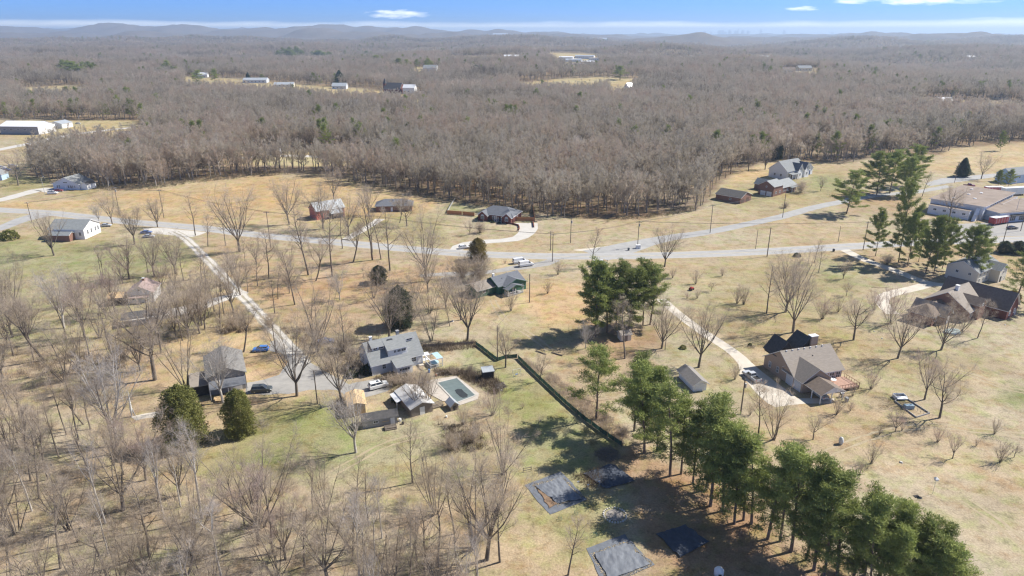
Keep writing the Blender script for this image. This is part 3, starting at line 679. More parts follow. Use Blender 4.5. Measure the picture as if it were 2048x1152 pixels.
def ribbon(name, path, w, z, mt, off=0.0, parent=None, kind='structure', ragged=0.0):
    mb = MB(); n = len(path); rg = random.Random(len(path))
    for i, p in enumerate(path):
        d = path[min(i + 1, n - 1)] - path[max(i - 1, 0)]; d = d / (np.linalg.norm(d) + 1e-9); nrm = np.array((-d[1], d[0]))
        ww = w if np.isscalar(w) else np.interp(i / (n - 1), np.linspace(0, 1, len(w)), w)
        a = p + nrm * (off + ww / 2 + rg.uniform(-ragged, ragged)); b = p + nrm * (off - ww / 2 + rg.uniform(-ragged, ragged))
        mb.v += [(b[0], b[1], z), (a[0], a[1], z)]
    for i in range(n - 1): mb.f.append((2 * i, 2 * i + 2, 2 * i + 3, 2 * i + 1)); mb.mi.append(0)
    o = mb.build(name, mt, parent)
    if parent is None: tag(o, kind=kind)
    return o
def pxpath(pts, step=3.0): return smooth_path([G(*p) for p in pts], step)
def sheet(name, pts, z, mt, kind='structure', world=False, rag=.25):
    w = [np.array(p if world else G(*p)) for p in pts]; rg = random.Random(len(pts)); q = []
    for i in range(len(w)):
        a, b = w[i], w[(i + 1) % len(w)]; k = max(1, int(np.linalg.norm(b - a) / 1.5))
        for j in range(k): p = a + (b - a) * j / k; q.append((p[0] + rg.uniform(-rag, rag), p[1] + rg.uniform(-rag, rag), z))
    return tag(MB().poly(q).build(name, mt), kind=kind)
main_px = [(-420, 395), (-200, 405), (0, 420), (100, 426), (250, 443), (400, 456), (500, 468), (600, 478), (720, 489), (850, 501), (950, 508), (1100, 512.5), (1250, 512), (1400, 508.5), (1530, 503), (1690, 493.5), (1800, 487), (1900, 483), (2000, 480), (2120, 477), (2300, 472)]
main_path = pxpath(main_px, 4)
ribbon('road_shoulder', main_path, 9.2, .012, M_SHOULDER, ragged=.45)
main_road = ribbon('road', main_path, 7.4, .024, M_ROAD, ragged=.08)
for o_ in (-3.45, 3.45): ribbon('edge_line', main_path, .13, .032, M_LINE, o_, main_road)
for o_ in (-.14, .14): ribbon('centre_line', main_path, .11, .032, M_YELLOW, o_, main_road)
M_WEAR = mat('tyre_worn_asphalt', (.38, .372, .36), (.31, .305, .295), .5, .85)
for o_ in (-2.6, -1.0, 1.0, 2.6): ribbon('tyre_wear', main_path, .75, .028, M_WEAR, o_, main_road, ragged=.12)
side_path = pxpath([(1190, 511), (1225, 503), (1262, 493), (1330, 477), (1420, 463.5), (1500, 447), (1560, 434), (1620, 417), (1680, 404), (1720, 396), (1760, 390), (1830, 384), (1900, 372)])
ribbon('side_road', side_path, [15, 8, 6, 6, 6, 6, 6, 5, 4.6], .018, M_SIDE, ragged=.2)
sheet('side_road_bank', [(1145, 500), (1200, 494), (1225, 491), (1224, 497), (1180, 504)], .014, M_CONC)
gpath = pxpath([(345, 463), (372, 478), (400, 505), (432, 537), (470, 577), (500, 608), (530, 640), (560, 672), (590, 705), (608, 728)], 2)
drv = ribbon('gravel_driveway', gpath, 3.9, .010, M_GRAVB, ragged=.35)
for o_ in (-.95, .95): ribbon('wheel_track', gpath, 1.15, .020, M_GRAVEL, o_, drv, ragged=.16)
sheet('gravel_apron', [(285, 457), (330, 455), (400, 458), (420, 463), (385, 474), (345, 471), (300, 466)], .008, M_GRAVEL)
Z2 = lambda x, y: (360 + x / 3.84, 600 + y / 3.84)
sheet('asphalt_court', [Z2(*p) for p in [(690, 325), (740, 300), (845, 305), (1010, 480), (1200, 595), (1300, 645), (1400, 625), (1560, 590), (1640, 640), (1600, 700), (1430, 745), (1330, 765), (1200, 690), (1000, 690), (900, 715), (760, 722), (640, 725), (500, 720), (505, 640), (640, 610), (765, 575), (800, 520), (830, 470), (780, 410), (690, 390)]], .014, M_COURT)
ribbon('gravel_lane', pxpath([(492, 583), (460, 593), (410, 608), (360, 622), (310, 632), (262, 645)], 2), [3.5, 5, 7, 7.5, 7.5, 6.5], .016, M_GRAVEL, ragged=.3)
sheet('concrete_drive', [(1024, 446), (1075, 446), (1076, 458), (1068, 468), (1056, 476), (1035, 482), (1000, 485), (960, 488), (935, 494), (920, 503), (896, 504), (905, 492), (925, 485), (960, 480), (1000, 478), (1025, 474), (1036, 466), (1040, 457)], .016, M_CONCW, rag=.08)
ribbon('van_drive', pxpath([(1110, 519), (1090, 527), (1060, 531), (1020, 537), (985, 543), (940, 547), (890, 548), (840, 552)], 2), [5, 5, 5.5, 4, 3.6, 3.6, 3.4, 3], .013, M_COURT, ragged=.25)
sheet('gravel_yard', [(900, 548), (960, 552), (952, 572), (930, 580), (895, 572), (880, 556)], .009, M_GRAVB)
ribbon('concrete_lane', pxpath([(1322, 598), (1345, 618), (1372, 640), (1400, 660), (1435, 683), (1470, 707), (1492, 730), (1497, 752)], 2), [3.2, 3.2, 3.3, 3.4, 4.2], .016, M_CONC, ragged=.04)
Z5 = lambda x, y: (1300 + x / 3.389, 540 + y / 3.389)
sheet('concrete_pad', [Z5(*p) for p in [(600, 640), (690, 628), (760, 690), (840, 750), (1000, 870), (1250, 870), (1240, 905), (1060, 905), (940, 916), (850, 930), (800, 905), (745, 860), (690, 800), (630, 720)]], .020, M_CONC, rag=.04)
ribbon('concrete_drive', pxpath([(1688, 499), (1705, 508), (1730, 520), (1762, 531), (1800, 545), (1840, 561), (1880, 570), (1912, 572)], 2), 4.0, .018, M_CONC, ragged=.05)
ribbon('concrete_drive', pxpath([(1862, 566), (1835, 575), (1800, 583), (1772, 591), (1764, 602), (1772, 616), (1786, 628)], 2), 4.0, .014, M_CONC, ragged=.05)
sheet('car_park', [(1905, 448), (1960, 446), (2040, 442), (2200, 440), (2200, 474), (2040, 474), (1960, 478), (1925, 479), (1890, 470)], .010, M_COURT)
sheet('back_lane', [(1880, 357), (1990, 347), (2000, 353), (1900, 366), (1860, 372), (1850, 367)], .010, M_SIDE)
ribbon('back_road', pxpath([(-160, 322), (-40, 306), (60, 287), (130, 272), (200, 262), (265, 255)], 6), 9, .02, M_CONCW, ragged=.3)
ribbon('white_driveway', pxpath([(-60, 408), (0, 400), (50, 387), (85, 379), (120, 384)], 3), [8, 8, 8, 9, 8], .016, M_CONCW, ragged=.2)
ribbon('corner_road', pxpath([(-60, 468), (-10, 460), (25, 447), (50, 438), (85, 429)], 3), [7, 7, 8, 12], .016, M_SIDE, ragged=.2)
ribbon('barn_drive', pxpath([(678, 487), (700, 474), (722, 462), (745, 448), (760, 438)], 3), 4, .012, M_GRAVEL, ragged=.3)
ribbon('pale_track', pxpath([(480, 316), (560, 311), (640, 314), (700, 320), (770, 318)], 6), 7, .02, M_CONCW, ragged=.6)

M_TRACK = mat('worn_grass_track', (.33, .265, .17), (.40, .335, .225), .8, .95)
def track(pts, w=.55, gap=.85):
    P = pxpath(pts, 1.5); o = None
    for s_ in (-gap, gap): o_ = ribbon('worn_track', P, w, .006, M_TRACK, s_, o, ragged=.22); o = o or o_
track([(1655, 905), (1720, 880), (1800, 858), (1880, 852), (1960, 862), (2060, 872)]); track([(1890, 735), (1950, 752), (2010, 775), (2080, 790)]); track([(1930, 1000), (1990, 1040), (2060, 1100)]); track([(660, 950), (740, 905), (800, 880), (880, 862)], .5); track([(985, 600), (1010, 640), (1060, 670), (1100, 700)], .5)
# ------------------------------------------------------------------ buildings
W_WHITE = mat('white_siding', (.82, .82, .81), (.75, .75, .74), 1.2, .6, streak=(1, 1, 9))
W_BLUEW = mat('pale_blue_grey_siding', (.62, .65, .69), (.54, .57, .61), 1.2, .6, streak=(1, 1, 9))
W_BLUE = mat('pale_blue_siding', (.48, .62, .74), (.42, .55, .67), 1, .6)
W_CREAM = mat('cream_siding', (.70, .66, .56), (.62, .58, .48), 1, .6, streak=(1, 1, 9))
W_BRICK = mat('red_brick', (.19, .068, .05), (.13, .05, .04), 3, .9, streak=(1, 1, 5))
W_BROWNB = mat('brown_brick', (.27, .15, .11), (.20, .115, .085), 3, .9, streak=(1, 1, 5))
W_TANB = mat('tan_brick', (.44, .335, .26), (.35, .26, .20), 2.5, .9, streak=(1, 1, 5))
W_GREEN = mat('green_boards', (.055, .155, .095), (.04, .115, .07), 2.2, .6, streak=(4, 4, .3))
W_RED = mat('faded_red_boards', (.55, .20, .155), (.46, .16, .125), 2, .7, streak=(5, 5, .4))
W_GREYW = mat('grey_boards', (.36, .35, .335), (.28, .27, .26), 2, .8, streak=(4, 4, .4))
W_DARK = mat('dark_stained_boards', (.055, .05, .048), (.035, .033, .033), 2, .9)
W_PLY = mat('raw_plywood', (.68, .49, .27), (.58, .40, .21), .9, .75, streak=(.8, .8, 4))
W_LOGS = mat('weathered_wood', (.27, .23, .19), (.19, .16, .135), 2.5, .9, streak=(1, 1, 6))
W_CEDAR = mat('orange_cedar_boards', (.56, .255, .11), (.46, .20, .085), 2, .8, streak=(6, 6, .4))
W_BROWN = mat('brown_deck_boards', (.25, .125, .085), (.19, .095, .065), 2, .8)
W_BLOCK = mat('white_painted_block', (.80, .80, .79), (.72, .72, .71), 1.2, .7)
R_GREY = mat('grey_shingles', (.265, .275, .275), (.20, .21, .212), 1.6, .9, bump=.02, streak=(.6, 2, 2))
R_SLATE = mat('slate_grey_shingles', (.17, .18, .20), (.125, .132, .15), 1.6, .9, bump=.02, streak=(.6, 2, 2))
R_DARK = mat('dark_shingles', (.105, .10, .098), (.07, .068, .068), 1.5, .9, bump=.02)
R_TAN = mat('tan_grey_shingles', (.315, .275, .235), (.25, .218, .185), 1.6, .9, bump=.02, streak=(.6, 2, 2))
R_BROWN = mat('brown_shingles', (.22, .175, .14), (.16, .125, .10), 1.6, .9, bump=.02)
R_FLAT = mat('brown_flat_roof', (.31, .25, .205), (.225, .18, .145), .25, .95)
R_METAL = mat('grey_metal_roof', (.50, .53, .55), (.42, .45, .47), .6, .45, metal=.3, streak=(3, .4, 1))
R_WHITEM = mat('white_metal_roof', (.74, .75, .76), (.68, .69, .7), .5, .5)
R_RED = mat('faded_red_roof', (.36, .275, .255), (.29, .215, .20), 1, .8)
R_GREENM = mat('grey_green_roof', (.26, .275, .275), (.205, .218, .218), 1, .7)
T_WHITE = mat('white_trim', (.78, .78, .77), (.72, .72, .71), 2, .6)
T_GREY = mat('grey_trim', (.35, .35, .35), (.3, .3, .3), 2, .6)
T_GREEN = mat('green_trim', (.07, .16, .11), (.05, .13, .08), 2, .6)
T_BROWN = mat('brown_trim', (.16, .10, .07), (.12, .08, .06), 2, .7)
GLASS = mat('window_glass', (.035, .045, .06), (.05, .065, .085), .7, .12, spec=.6)
M_BLACK = mat('black_rubber', (.02, .02, .02), (.03, .03, .03), 2, .8)
M_IRON = mat('dull_steel', (.35, .35, .36), (.28, .28, .29), 2, .45, metal=.6)
def roof_mi(mb, f0, up_pred):  # faces from f0: upward ones get shingles (0), others trim (1)
    for i in range(f0, len(mb.f)):
        p = [Vector(mb.v[j]) for j in mb.f[i]]; n = Vector((0, 0, 0))
        for a in range(len(p)): n += p[a].cross(p[(a + 1) % len(p)])
        mb.mi[i] = 0 if n.length > 0 and n.normalized().z > .25 else 1
def prism(mb, prof, a0, a1, axis):
    """closed profile [(across, z)] counter-clockwise seen from the -axis end, extruded along axis"""
    n = len(prof); b = len(mb.v)
    for a in (a0, a1):
        for c, z in prof: mb.v.append((a, c, z) if axis == 'x' else (c, a, z))
    A = list(range(b, b + n)); B = list(range(b + n, b + 2 * n)); f = []
    f.append(tuple(A[::-1])); f.append(tuple(B))
    for i in range(n): j = (i + 1) % n; f.append((A[i], A[j], B[j], B[i]))
    if axis == 'y': f = [x[::-1] for x in f]
    mb.f += f; mb.mi += [0] * len(f)
class Bld:
    def __init__(s, name, label, cat, xy, ang, group=None):
        s.ang = R(ang); s.root = thing(name, label, cat, (xy[0], xy[1], 0), s.ang, group)
    def part(s, name, mb, mt, parent=None, label=None):
        o = mb.build(name, mt, parent or s.root)
        if label: o['label'] = label
        return o
    def block(s, x0, x1, y0, y1, h, rise, axis='x', wall=W_WHITE, roof=R_GREY, trim=T_WHITE, oh=.45, t=.16, style='gable', z0=0.0, walls=True):
        wb, rb = MB(), MB(); ro = None
        if style == 'gable':
            c0, c1, a0, a1 = (y0, y1, x0, x1) if axis == 'x' else (x0, x1, y0, y1)
            cm_, sl = (c0 + c1) / 2, rise / ((c1 - c0) / 2)
            if walls: prism(wb, [(c0, z0 - .2), (c1, z0 - .2), (c1, h), (cm_, h + rise), (c0, h)], a0, a1, axis)
            e = h - oh * sl + .012
            prism(rb, [(c0 - oh, e), (cm_, h + rise + .012), (c1 + oh, e), (c1 + oh, e + t), (cm_, h + rise + t + .012), (c0 - oh, e + t)], a0 - oh, a1 + oh, axis)
            roof_mi(rb, 0, None)
        elif style == 'hip':
            if walls: wb.box(x0, x1, y0, y1, z0 - .2, h)
            w, d = (x1 - x0), (y1 - y0); X0, X1, Y0, Y1 = x0 - oh, x1 + oh, y0 - oh, y1 + oh; e = h + .012
            if axis == 'x': k = d / 2 * .9; r0, r1 = (x0 + k, (y0 + y1) / 2), (x1 - k, (y0 + y1) / 2)
            else: k = w / 2 * .9; r0, r1 = ((x0 + x1) / 2, y0 + k), ((x0 + x1) / 2, y1 - k)
            b = [(X0, Y0), (X1, Y0), (X1, Y1), (X0, Y1)]
            rb.v += [(p[0], p[1], e - .1) for p in b] + [(p[0], p[1], e + t * .6) for p in b] + [(r0[0], r0[1], h + rise), (r1[0], r1[1], h + rise)]
            rb.f += [(3, 2, 1, 0)] + [(i, (i + 1) % 4, 4 + (i + 1) % 4, 4 + i) for i in range(4)]
            if axis == 'x': rb.f += [(4, 5, 9, 8), (5, 6, 9), (6, 7, 8, 9), (7, 4, 8)]
            else: rb.f += [(4, 5, 8), (5, 6, 9, 8), (6, 7, 9), (7, 4, 8, 9)]
            rb.mi += [1] * 5 + [0] * 4
        elif style == 'flat':
            if walls: wb.box(x0, x1, y0, y1, z0 - .2, h)
            rb.box(x0 - oh, x1 + oh, y0 - oh, y1 + oh, h + .012, h + t + .05); roof_mi(rb, 0, None)
        elif style == 'shed':            # low side at y0 (h), high side at y1 (h + rise)
            if walls: prism(wb, [(y0, z0 - .2), (y1, z0 - .2), (y1, h + rise), (y0, h)], x0, x1, 'x')
            sl = rise / (y1 - y0); a, b2 = h - oh * sl + .012, h + rise + .012
            prism(rb, [(y0 - oh, a), (y1, b2), (y1, b2 + t), (y0 - oh, a + t)], x0 - oh, x1 + oh, 'x'); roof_mi(rb, 0, None)
        if walls: s.part('wall', wb, wall)
        return s.part('roof', rb, [roof, trim])
    def face(s, side, c):                # wall plane: (origin fn, u, n)
        return {'S': (lambda a, z: (a, c, z), (1, 0), (0, -1)), 'N': (lambda a, z: (a, c, z), (1, 0), (0, 1)),
                'W': (lambda a, z: (c, a, z), (0, 1), (-1, 0)), 'E': (lambda a, z: (c, a, z), (0, 1), (1, 0))}[side]
    def window(s, side, c, a, z, w, h, mull=1, frame=T_WHITE, pane=GLASS, name='window', bar=.09):
        P, u, n = s.face(side, c); mb = MB()
        mb.obox(P(a, z), u, n, w, .07, bar); mb.obox(P(a, z + h - bar), u, n, w, .07, bar)
        mb.obox(P(a, z + bar), u, n, bar, .07, h - 2 * bar); mb.obox(P(a + w - bar, z + bar), u, n, bar, .07, h - 2 * bar)
        for k in range(mull): mb.obox(P(a + w * (k + 1) / (mull + 1) - .03, z + bar), u, n, .06, .065, h - 2 * bar)
        if h > 1: mb.obox(P(a + bar, z + h / 2 - .025), u, n, w - 2 * bar, .055, .05)
        f = s.part(name, mb, frame)
        s.part('window_pane', MB().obox(P(a + bar, z + bar), u, n, w - 2 * bar, .03, h - 2 * bar), pane, f)
        return f
    def door(s, side, c, a, z, w, h, mt=T_WHITE, name='door', panels=0, pm=None):
        P, u, n = s.face(side, c); d = s.part(name, MB().obox(P(a, z), u, n, w, .06, h), mt)
        if name == 'door': s.part('handle', MB().obox((P(a + w * .82, z + 1)[0] + n[0] * .06, P(a + w * .82, z + 1)[1] + n[1] * .06, z + 1), u, n, .06, .06, .14), M_IRON, d)
        else:
            r = panels or 3
            for k in range(r):
                q = P(a + .08, z + .06 + k * (h - .06) / r); s.part('door_panel', MB().obox((q[0] + n[0] * .062, q[1] + n[1] * .062, q[2]), u, n, w - .16, .03, (h - .06) / r - .07), pm or mt, d)
        return d
    def chimney(s, x, y, z0, z1, w=.8, d=.6, mt=W_BRICK, cap=T_WHITE):
        c = s.part('chimney', MB().box(x - w / 2, x + w / 2, y - d / 2, y + d / 2, z0, z1), mt)
        s.part('chimney_cap', MB().box(x - w / 2 - .08, x + w / 2 + .08, y - d / 2 - .08, y + d / 2 + .08, z1 + .003, z1 + .16), cap, c)
    def post(s, x, y, z0, z1, r=.08, mt=T_WHITE, name='post'): s.part(name, MB().box(x - r, x + r, y - r, y + r, z0, z1), mt)
    def railing(s, p, q, z, h, mt=T_WHITE, step=.5):
        mb = MB(); v = np.array(q, float) - np.array(p, float); L = np.linalg.norm(v); u = v / L; n = (-u[1], u[0])
        mb.obox((*p, z + h - .08), u, n, L, .07, .08); mb.obox((*p, z + .12), u, n, L, .05, .07)
        r_ = s.part('railing', mb, mt); k = max(1, int(L / step))
        for i in range(k + 1):
            a = np.array(p) + u * min(L - .06, L * i / k); s.part('baluster', MB().obox((a[0] + n[0] * .01, a[1] + n[1] * .01, z), u, n, .06, .05, h - .09), mt, r_)
    def vent(s, x, y, z, mt=T_WHITE, sz=.22, name='roof_vent'): s.part(name, MB().box(x - sz, x + sz, y - sz, y + sz, z - .3, z + .22), mt)

# --- A: pale grey-blue house with shed dormers beside the covered pool
A = Bld('dormer_house', 'pale grey blue house with long shed dormers and grey roof beside the covered pool', 'house', (-34.6, 151.1), 30)
A.block(0, 13.4, 0, 9.7, 3.0, 4.0, 'x', W_BLUEW, R_GREY)
def shed_dormer(B, x0, x1, yf, zt, zb, yr, zr, win, wall=T_WHITE, roof=R_GREY):
    """window wall at y=yf from roof (zb) to zt; its flat roof runs back up to the ridge (yr, zr)"""
    mb = MB(); prism(mb, [(yf, zb - .4), (yr, zb - .4), (yr, zr - .15), (yf, zt)], x0, x1, 'x')
    d = B.part('dormer', mb, wall)
    rb = MB(); prism(rb, [(yf - .35, zt - .02), (yr, zr + .03), (yr, zr + .19), (yf - .35, zt + .13)], x0 - .25, x1 + .25, 'x'); roof_mi(rb, 0, None)
    B.part('dormer_roof', rb, [roof, T_WHITE], d)
    for a, w, h in win: B.window('S', yf, a, zb + (zt - zb - h) * .72, w, h, 1)
shed_dormer(A, 1.2, 4.35, 2.75, 6.2, 5.35, 4.8, 7.14, [(1.5, 1.1, .62), (2.85, 1.3, .62)])
shed_dormer(A, 4.6, 9.7, .75, 5.55, 3.75, 4.8, 7.16, [(6.1, .75, .8), (7.0, 1.0, .8), (8.1, 1.3, .8)])
shed_dormer(A, 10.2, 12.4, 3.2, 6.55, 5.75, 4.8, 7.12, [(10.5, 1.6, .55)])
A.block(5.3, 9.4, -3.2, -.02, 2.35, .75, 'x', T_WHITE, R_GREY, style='shed', oh=.3)
A.window('S', -3.2, 5.9, 1.1, 2.8, .8, 3)
A.window('S', 0, 2.6, 1.2, 1.0, 1.4); A.window('S', 0, 10.4, 1.2, 1.3, 1.3); A.door('S', 0, 12.1, 0, .95, 2.1, T_WHITE)
A.window('W', 0, 2.5, 1.1, 1.1, 1.4); A.window('W', 0, 6.4, 1.1, 1.1, 1.4); A.window('W', 0, 4.3, 4.2, 1.0, 1.2)
A.chimney(1.9, 5.6, 5.6, 7.9, .6, .6, T_WHITE); A.chimney(9.3, 6.2, 5.2, 7.75, .7, .7, T_GREY, T_GREY)
sk = A.part('skylight', MB().box(5.5, 7.0, 3.55, 4.55, 6.6, 7.05), R_DARK); A.part('skylight_pane', MB().box(5.62, 6.88, 3.67, 4.43, 7.053, 7.08), GLASS, sk)
A.vent(8.0, 4.4, 6.9); A.vent(6.9, 2.0, 6.05, T_GREY, .1)
A.part('corner_board', MB().box(-.06, .14, -.06, .14, 0, 2.5), T_WHITE); A.part('corner_board', MB().box(13.26, 13.46, -.06, .14, 0, 2.5), T_WHITE)
A.part('porch_step', MB().box(11.9, 13.3, -1.2, -.03, 0, .3), M_CONC)

# --- hot tub gazebo to its right
g = Bld('hot_tub_gazebo', 'white open gazebo with pale blue cover beside the dormer house', 'gazebo', G(862, 738), 30)
for x, y in ((0, 0), (3.2, 0), (3.2, 3.2), (0, 3.2)): g.post(x, y, 0, 2.3, .09)
fr = MB()
for a, b, c, d in ((-.2, 3.4, -.2, 0), (-.2, 3.4, 3.2, 3.4), (-.2, 0, .003, 3.197), (3.2, 3.4, .003, 3.197)): fr.box(a, b, c, d, 2.3, 2.5)
g.part('roof_frame', fr, T_WHITE)
M_TEALC = mat('pale_teal_cover', (.45, .62, .68), (.36, .52, .58), .8, .5)
g.part('tub', MB().tube([(1.6, 1.6, 0), (1.6, 1.6, .85)], [1.15, 1.15], 20), W_GREYW); g.part('tub_cover', MB().tube([(1.6, 1.6, .853), (1.6, 1.6, .95)], [1.2, 1.18], 20), M_TEALC)
g.part('roof_panel', MB().slab([(1.7, -.15, 2.53), (3.35, -.15, 2.53), (3.35, 3.35, 2.62), (1.7, 3.35, 2.62)], .03), M_TEALC)
g.railing((0, 0), (3.2, 0), 0, .9); g.railing((0, 0.1), (0, 3.1), 0, .9)
tag(MB().box(0, 1.9, 0, 1.3, 0, .02).slab([(0, 0, 1.5), (1.9, 0, 1.5), (1.9, 1.3, 1.7), (0, 1.3, 1.7)], .05).box(.02, .1, .02, .1, .02, 1.44).box(1.8, 1.88, .02, .1, .02, 1.44).box(.02, .1, 1.2, 1.28, .02, 1.6).box(1.8, 1.88, 1.2, 1.28, .02, 1.6)
    .build('white_canopy', T_WHITE, None, (*G(846, 722), 0), R(30)), 'small white lean-to canopy at the right corner of the dormer house', 'canopy')

# --- B: dark grey garage house at left court
B = Bld('garage_house', 'weathered grey gabled house beside the asphalt court behind two cedars', 'house', G(420, 797), 25)
B.block(0, 8.4, 1.6, 14.2, 4.4, 2.0, 'y', W_GREYW, mat('mottled_grey_shingles', (.235, .225, .21), (.155, .15, .142), 1.1, .9, bump=.02), T_GREY, .35)
B.part('porch_roof', MB().slab([(.2, -1.2, 2.6), (8.2, -1.2, 2.6), (8.2, 1.57, 3.6), (.2, 1.57, 3.6)], .12), R_SLATE)
B.block(-3.6, -.03, 2.2, 8.6, 2.6, .5, 'x', W_DARK, R_TAN, T_GREY, .3, style='shed')
B.part('dark_screen', MB().box(-3.75, -3.63, 1.4, 9.4, 0, 2.2), W_DARK); B.part('dark_screen', MB().box(-3.6, -.2, 9.0, 9.12, 0, 2.9), W_DARK)
B.door('S', 1.6, 4.7, 0, 2.6, 2.2, T_WHITE, 'garage_door', 4); B.door('S', 1.6, .8, 0, 2.6, 2.2, W_GREYW, 'garage_door', 4)
B.window('W', 0, 10.4, 2.6, 1.1, 1.1); B.window('E', 8.4, 5, 1.2, 1.1, 1.2); B.vent(4.7, 7, 6.5, T_GREY, .12); B.vent(3.4, 5.2, 6.0, M_BLACK, .12)
for x in (.3, 4.2, 8.1): B.post(x, -1.05, 0, 2.5, .07, T_WHITE)
tag(MB().slab([(0, 0, .62), (2.6, .5, .55), (2.2, 1.7, .75), (-.2, 1.2, .7)], .07).box(.1, .3, .2, .4, 0, .55).box(1.9, 2.1, .9, 1.1, 0, .5).slab([(.4, -.5, .5), (2.4, -.2, .42), (2.3, .3, .5), (.3, .1, .55)], .05)
    .build('plywood_stack', W_PLY, None, (*G(428, 804), 0), R(8)), 'loose sheets of raw plywood in front of the weathered grey house', 'plywood')

# --- C: plywood shed ; D: low dark-roofed shed
Cs = Bld('plywood_shed', 'tall unfinished shed with bare plywood roof by the drive', 'shed', (-34.6, 131.9), 17)
Cs.block(-1.4, 2.2, .4, 6.4, 2.75, .55, 'y', W_PLY, W_PLY, W_PLY, .3, .06)
for k in range(6): Cs.part('rafter_end', MB().box(-1.69, -1.6, .6 + k * 1.05, .7 + k * 1.05, 2.28, 2.52), W_PLY)
Cs.door('S', .4, -.4, 0, 1.6, 2.0, W_PLY, 'barn_door', 1); Cs.window('E', 2.2, 2.6, 1.2, .8, .7, 0, W_PLY)
D = Bld('low_shed', 'low shed with dark shingle roof in front of the plywood shed', 'shed', (-32.0, 126.9), 18)
D.block(0, 7.4, 0, 2.9, 1.95, .75, 'x', W_GREYW, R_DARK, T_GREY, .3); D.door('S', 0, 5.9, 0, .9, 1.8, T_WHITE); D.window('S', 0, 2.2, .9, 1.1, .7)
D.part('brace_board', MB().box(4.0, 5.6, -.12, -.04, 1.0, 1.1), W_PLY)

# --- pool house with pale roofs, deck and pool
Pn = Bld('pool_house', 'pool house with low pale grey metal roof beside the pool deck', 'pool house', (-21.3, 135.2), 30)
Pn.block(-2.6, 2.5, -2.6, 6.4, 2.2, .95, 'y', W_LOGS, mat('chalky_roof_sheet', (.60, .59, .57), (.50, .49, .475), .8, .8), T_WHITE, .4)
Pn.part('side_roof', MB().slab([(-4.2, 2.2, 1.75), (-2.95, 2.2, 2.05), (-2.95, 6.6, 2.05), (-4.2, 6.6, 1.75)], .08), R_WHITEM)
Pn.door('S', -2.6, -.6, 0, 1.2, 1.9, T_WHITE); Pn.post(-4.1, 2.3, 0, 1.64, .06); Pn.post(-4.1, 6.5, 0, 1.64, .06)
for k in range(5): Pn.part('stacked_board', MB().box(2.8, 5.6, -1.9 + k * .28, -1.68 + k * .28, .3 + k * .16, .42 + k * .16), W_LOGS)
Pn.post(2.95, -1.5, 0, .3, .1, W_LOGS); Pn.post(5.4, -1.5, 0, .3, .1, W_LOGS)
M_DECK = mat('bleached_pool_deck', (.52, .47, .41), (.42, .375, .32), .7, .85)
Z3b = lambda x, y: (780 + x / 8.23, 720 + y / 8.23)
pool = thing('swimming_pool', 'rectangular pool under sagging teal winter cover with dark puddle', 'swimming pool', (*G(*Z3b(1100, 500)), 0))
px0 = np.array(G(*Z3b(1100, 500)))
def rel(p, z): q = np.array(G(*Z3b(*p))) - px0; return (q[0], q[1], z)
deck_o = [(470, 390), (700, 330), (1090, 265), (1470, 560), (1440, 650), (1120, 760), (1000, 690), (860, 680), (640, 560)]
cov = [(790, 385), (1100, 310), (1400, 590), (1100, 705)]
dk = MB().slab([rel(p, .12) for p in deck_o][::-1], .2); dk.f[1] = dk.f[1]
dkp = [rel(p, .12) for p in deck_o]
pool_deck = MB(); pool_deck.hull([(x, y, -.1) for x, y, z in dkp[::-1]], dkp[::-1]); pool_deck.build('pool_deck', M_DECK, pool)
M_POOL = mat('teal_pool_cover', (.165, .205, .20), (.12, .155, .155), .7, .55, streak=(.5, 1.6, 1))
cb = MB(); c4 = [np.array(rel(p, .2)) for p in cov]; N_ = 14
for i in range(N_ + 1):
    for j in range(N_ + 1):
        u, v = i / N_, j / N_; p = c4[0] * (1 - u) * (1 - v) + c4[1] * u * (1 - v) + c4[2] * u * v + c4[3] * (1 - u) * v
        e = min(u, 1 - u, v, 1 - v); cb.v.append((p[0], p[1], .19 - .055 * min(1, e * 5) * (.5 + .5 * vnoise(u * 5, v * 5, 3)) + .02 * vnoise(u * 16, v * 3, 8)))
for i in range(N_):
    for j in range(N_): a = i * (N_ + 1) + j; cb.f.append((a, a + N_ + 1, a + N_ + 2, a + 1)[::-1]); cb.mi.append(0)
cb.build('pool_cover', M_POOL, pool, smooth=True)
pud = MB(); pc_ = [(1065, 505), (1120, 485), (1180, 490), (1215, 530), (1280, 580), (1275, 620), (1200, 635), (1150, 610), (1090, 555)]
pud.hull([(rel(p, 0)[0], rel(p, 0)[1], .185) for p in pc_[::-1]], [(rel(p, 0)[0], rel(p, 0)[1], .198) for p in pc_[::-1]])
pud.build('puddle', mat('dark_puddle', (.055, .062, .062), (.04, .045, .047), 1, .25), pool)
st = MB()
for k in range(len(cov)):
    a, b = np.array(rel(cov[k], .2)), np.array(rel(cov[(k + 1) % 4], .2)); d = (b - a)[:2]; L = np.linalg.norm(d); u = d / L; st.obox((a[0], a[1], .197), u, (-u[1], u[0]), L, .35, .03)
st.build('coping', M_CONCW, pool)
tb = MB(); rg_ = random.Random(3); bp_ = [(-1.6, -.5), (-.5, -.8), (.6, -.6), (1.5, -.7), (1.3, .4), (.1, .8), (-1.2, .5)]
apex = (.0, 0, 1.7); 
for k in range(len(bp_)): a, b = bp_[k], bp_[(k + 1) % len(bp_)]; m_ = ((a[0] + b[0]) * .32, (a[1] + b[1]) * .32, .75 + .2 * (k % 2)); tb.poly([(*a, .02), (*b, .02), m_]); tb.poly([(*b, .02), apex, m_]); tb.poly([apex, (*a, .02), m_])
tag(tb.build('blue_tarp', mat('bright_blue_tarp', (.13, .33, .78), (.10, .26, .66), 2, .5), None, (*G(845, 766), 0), R(20)), 'crumpled bright blue tarpaulin heaped behind the pool house', 'tarp')
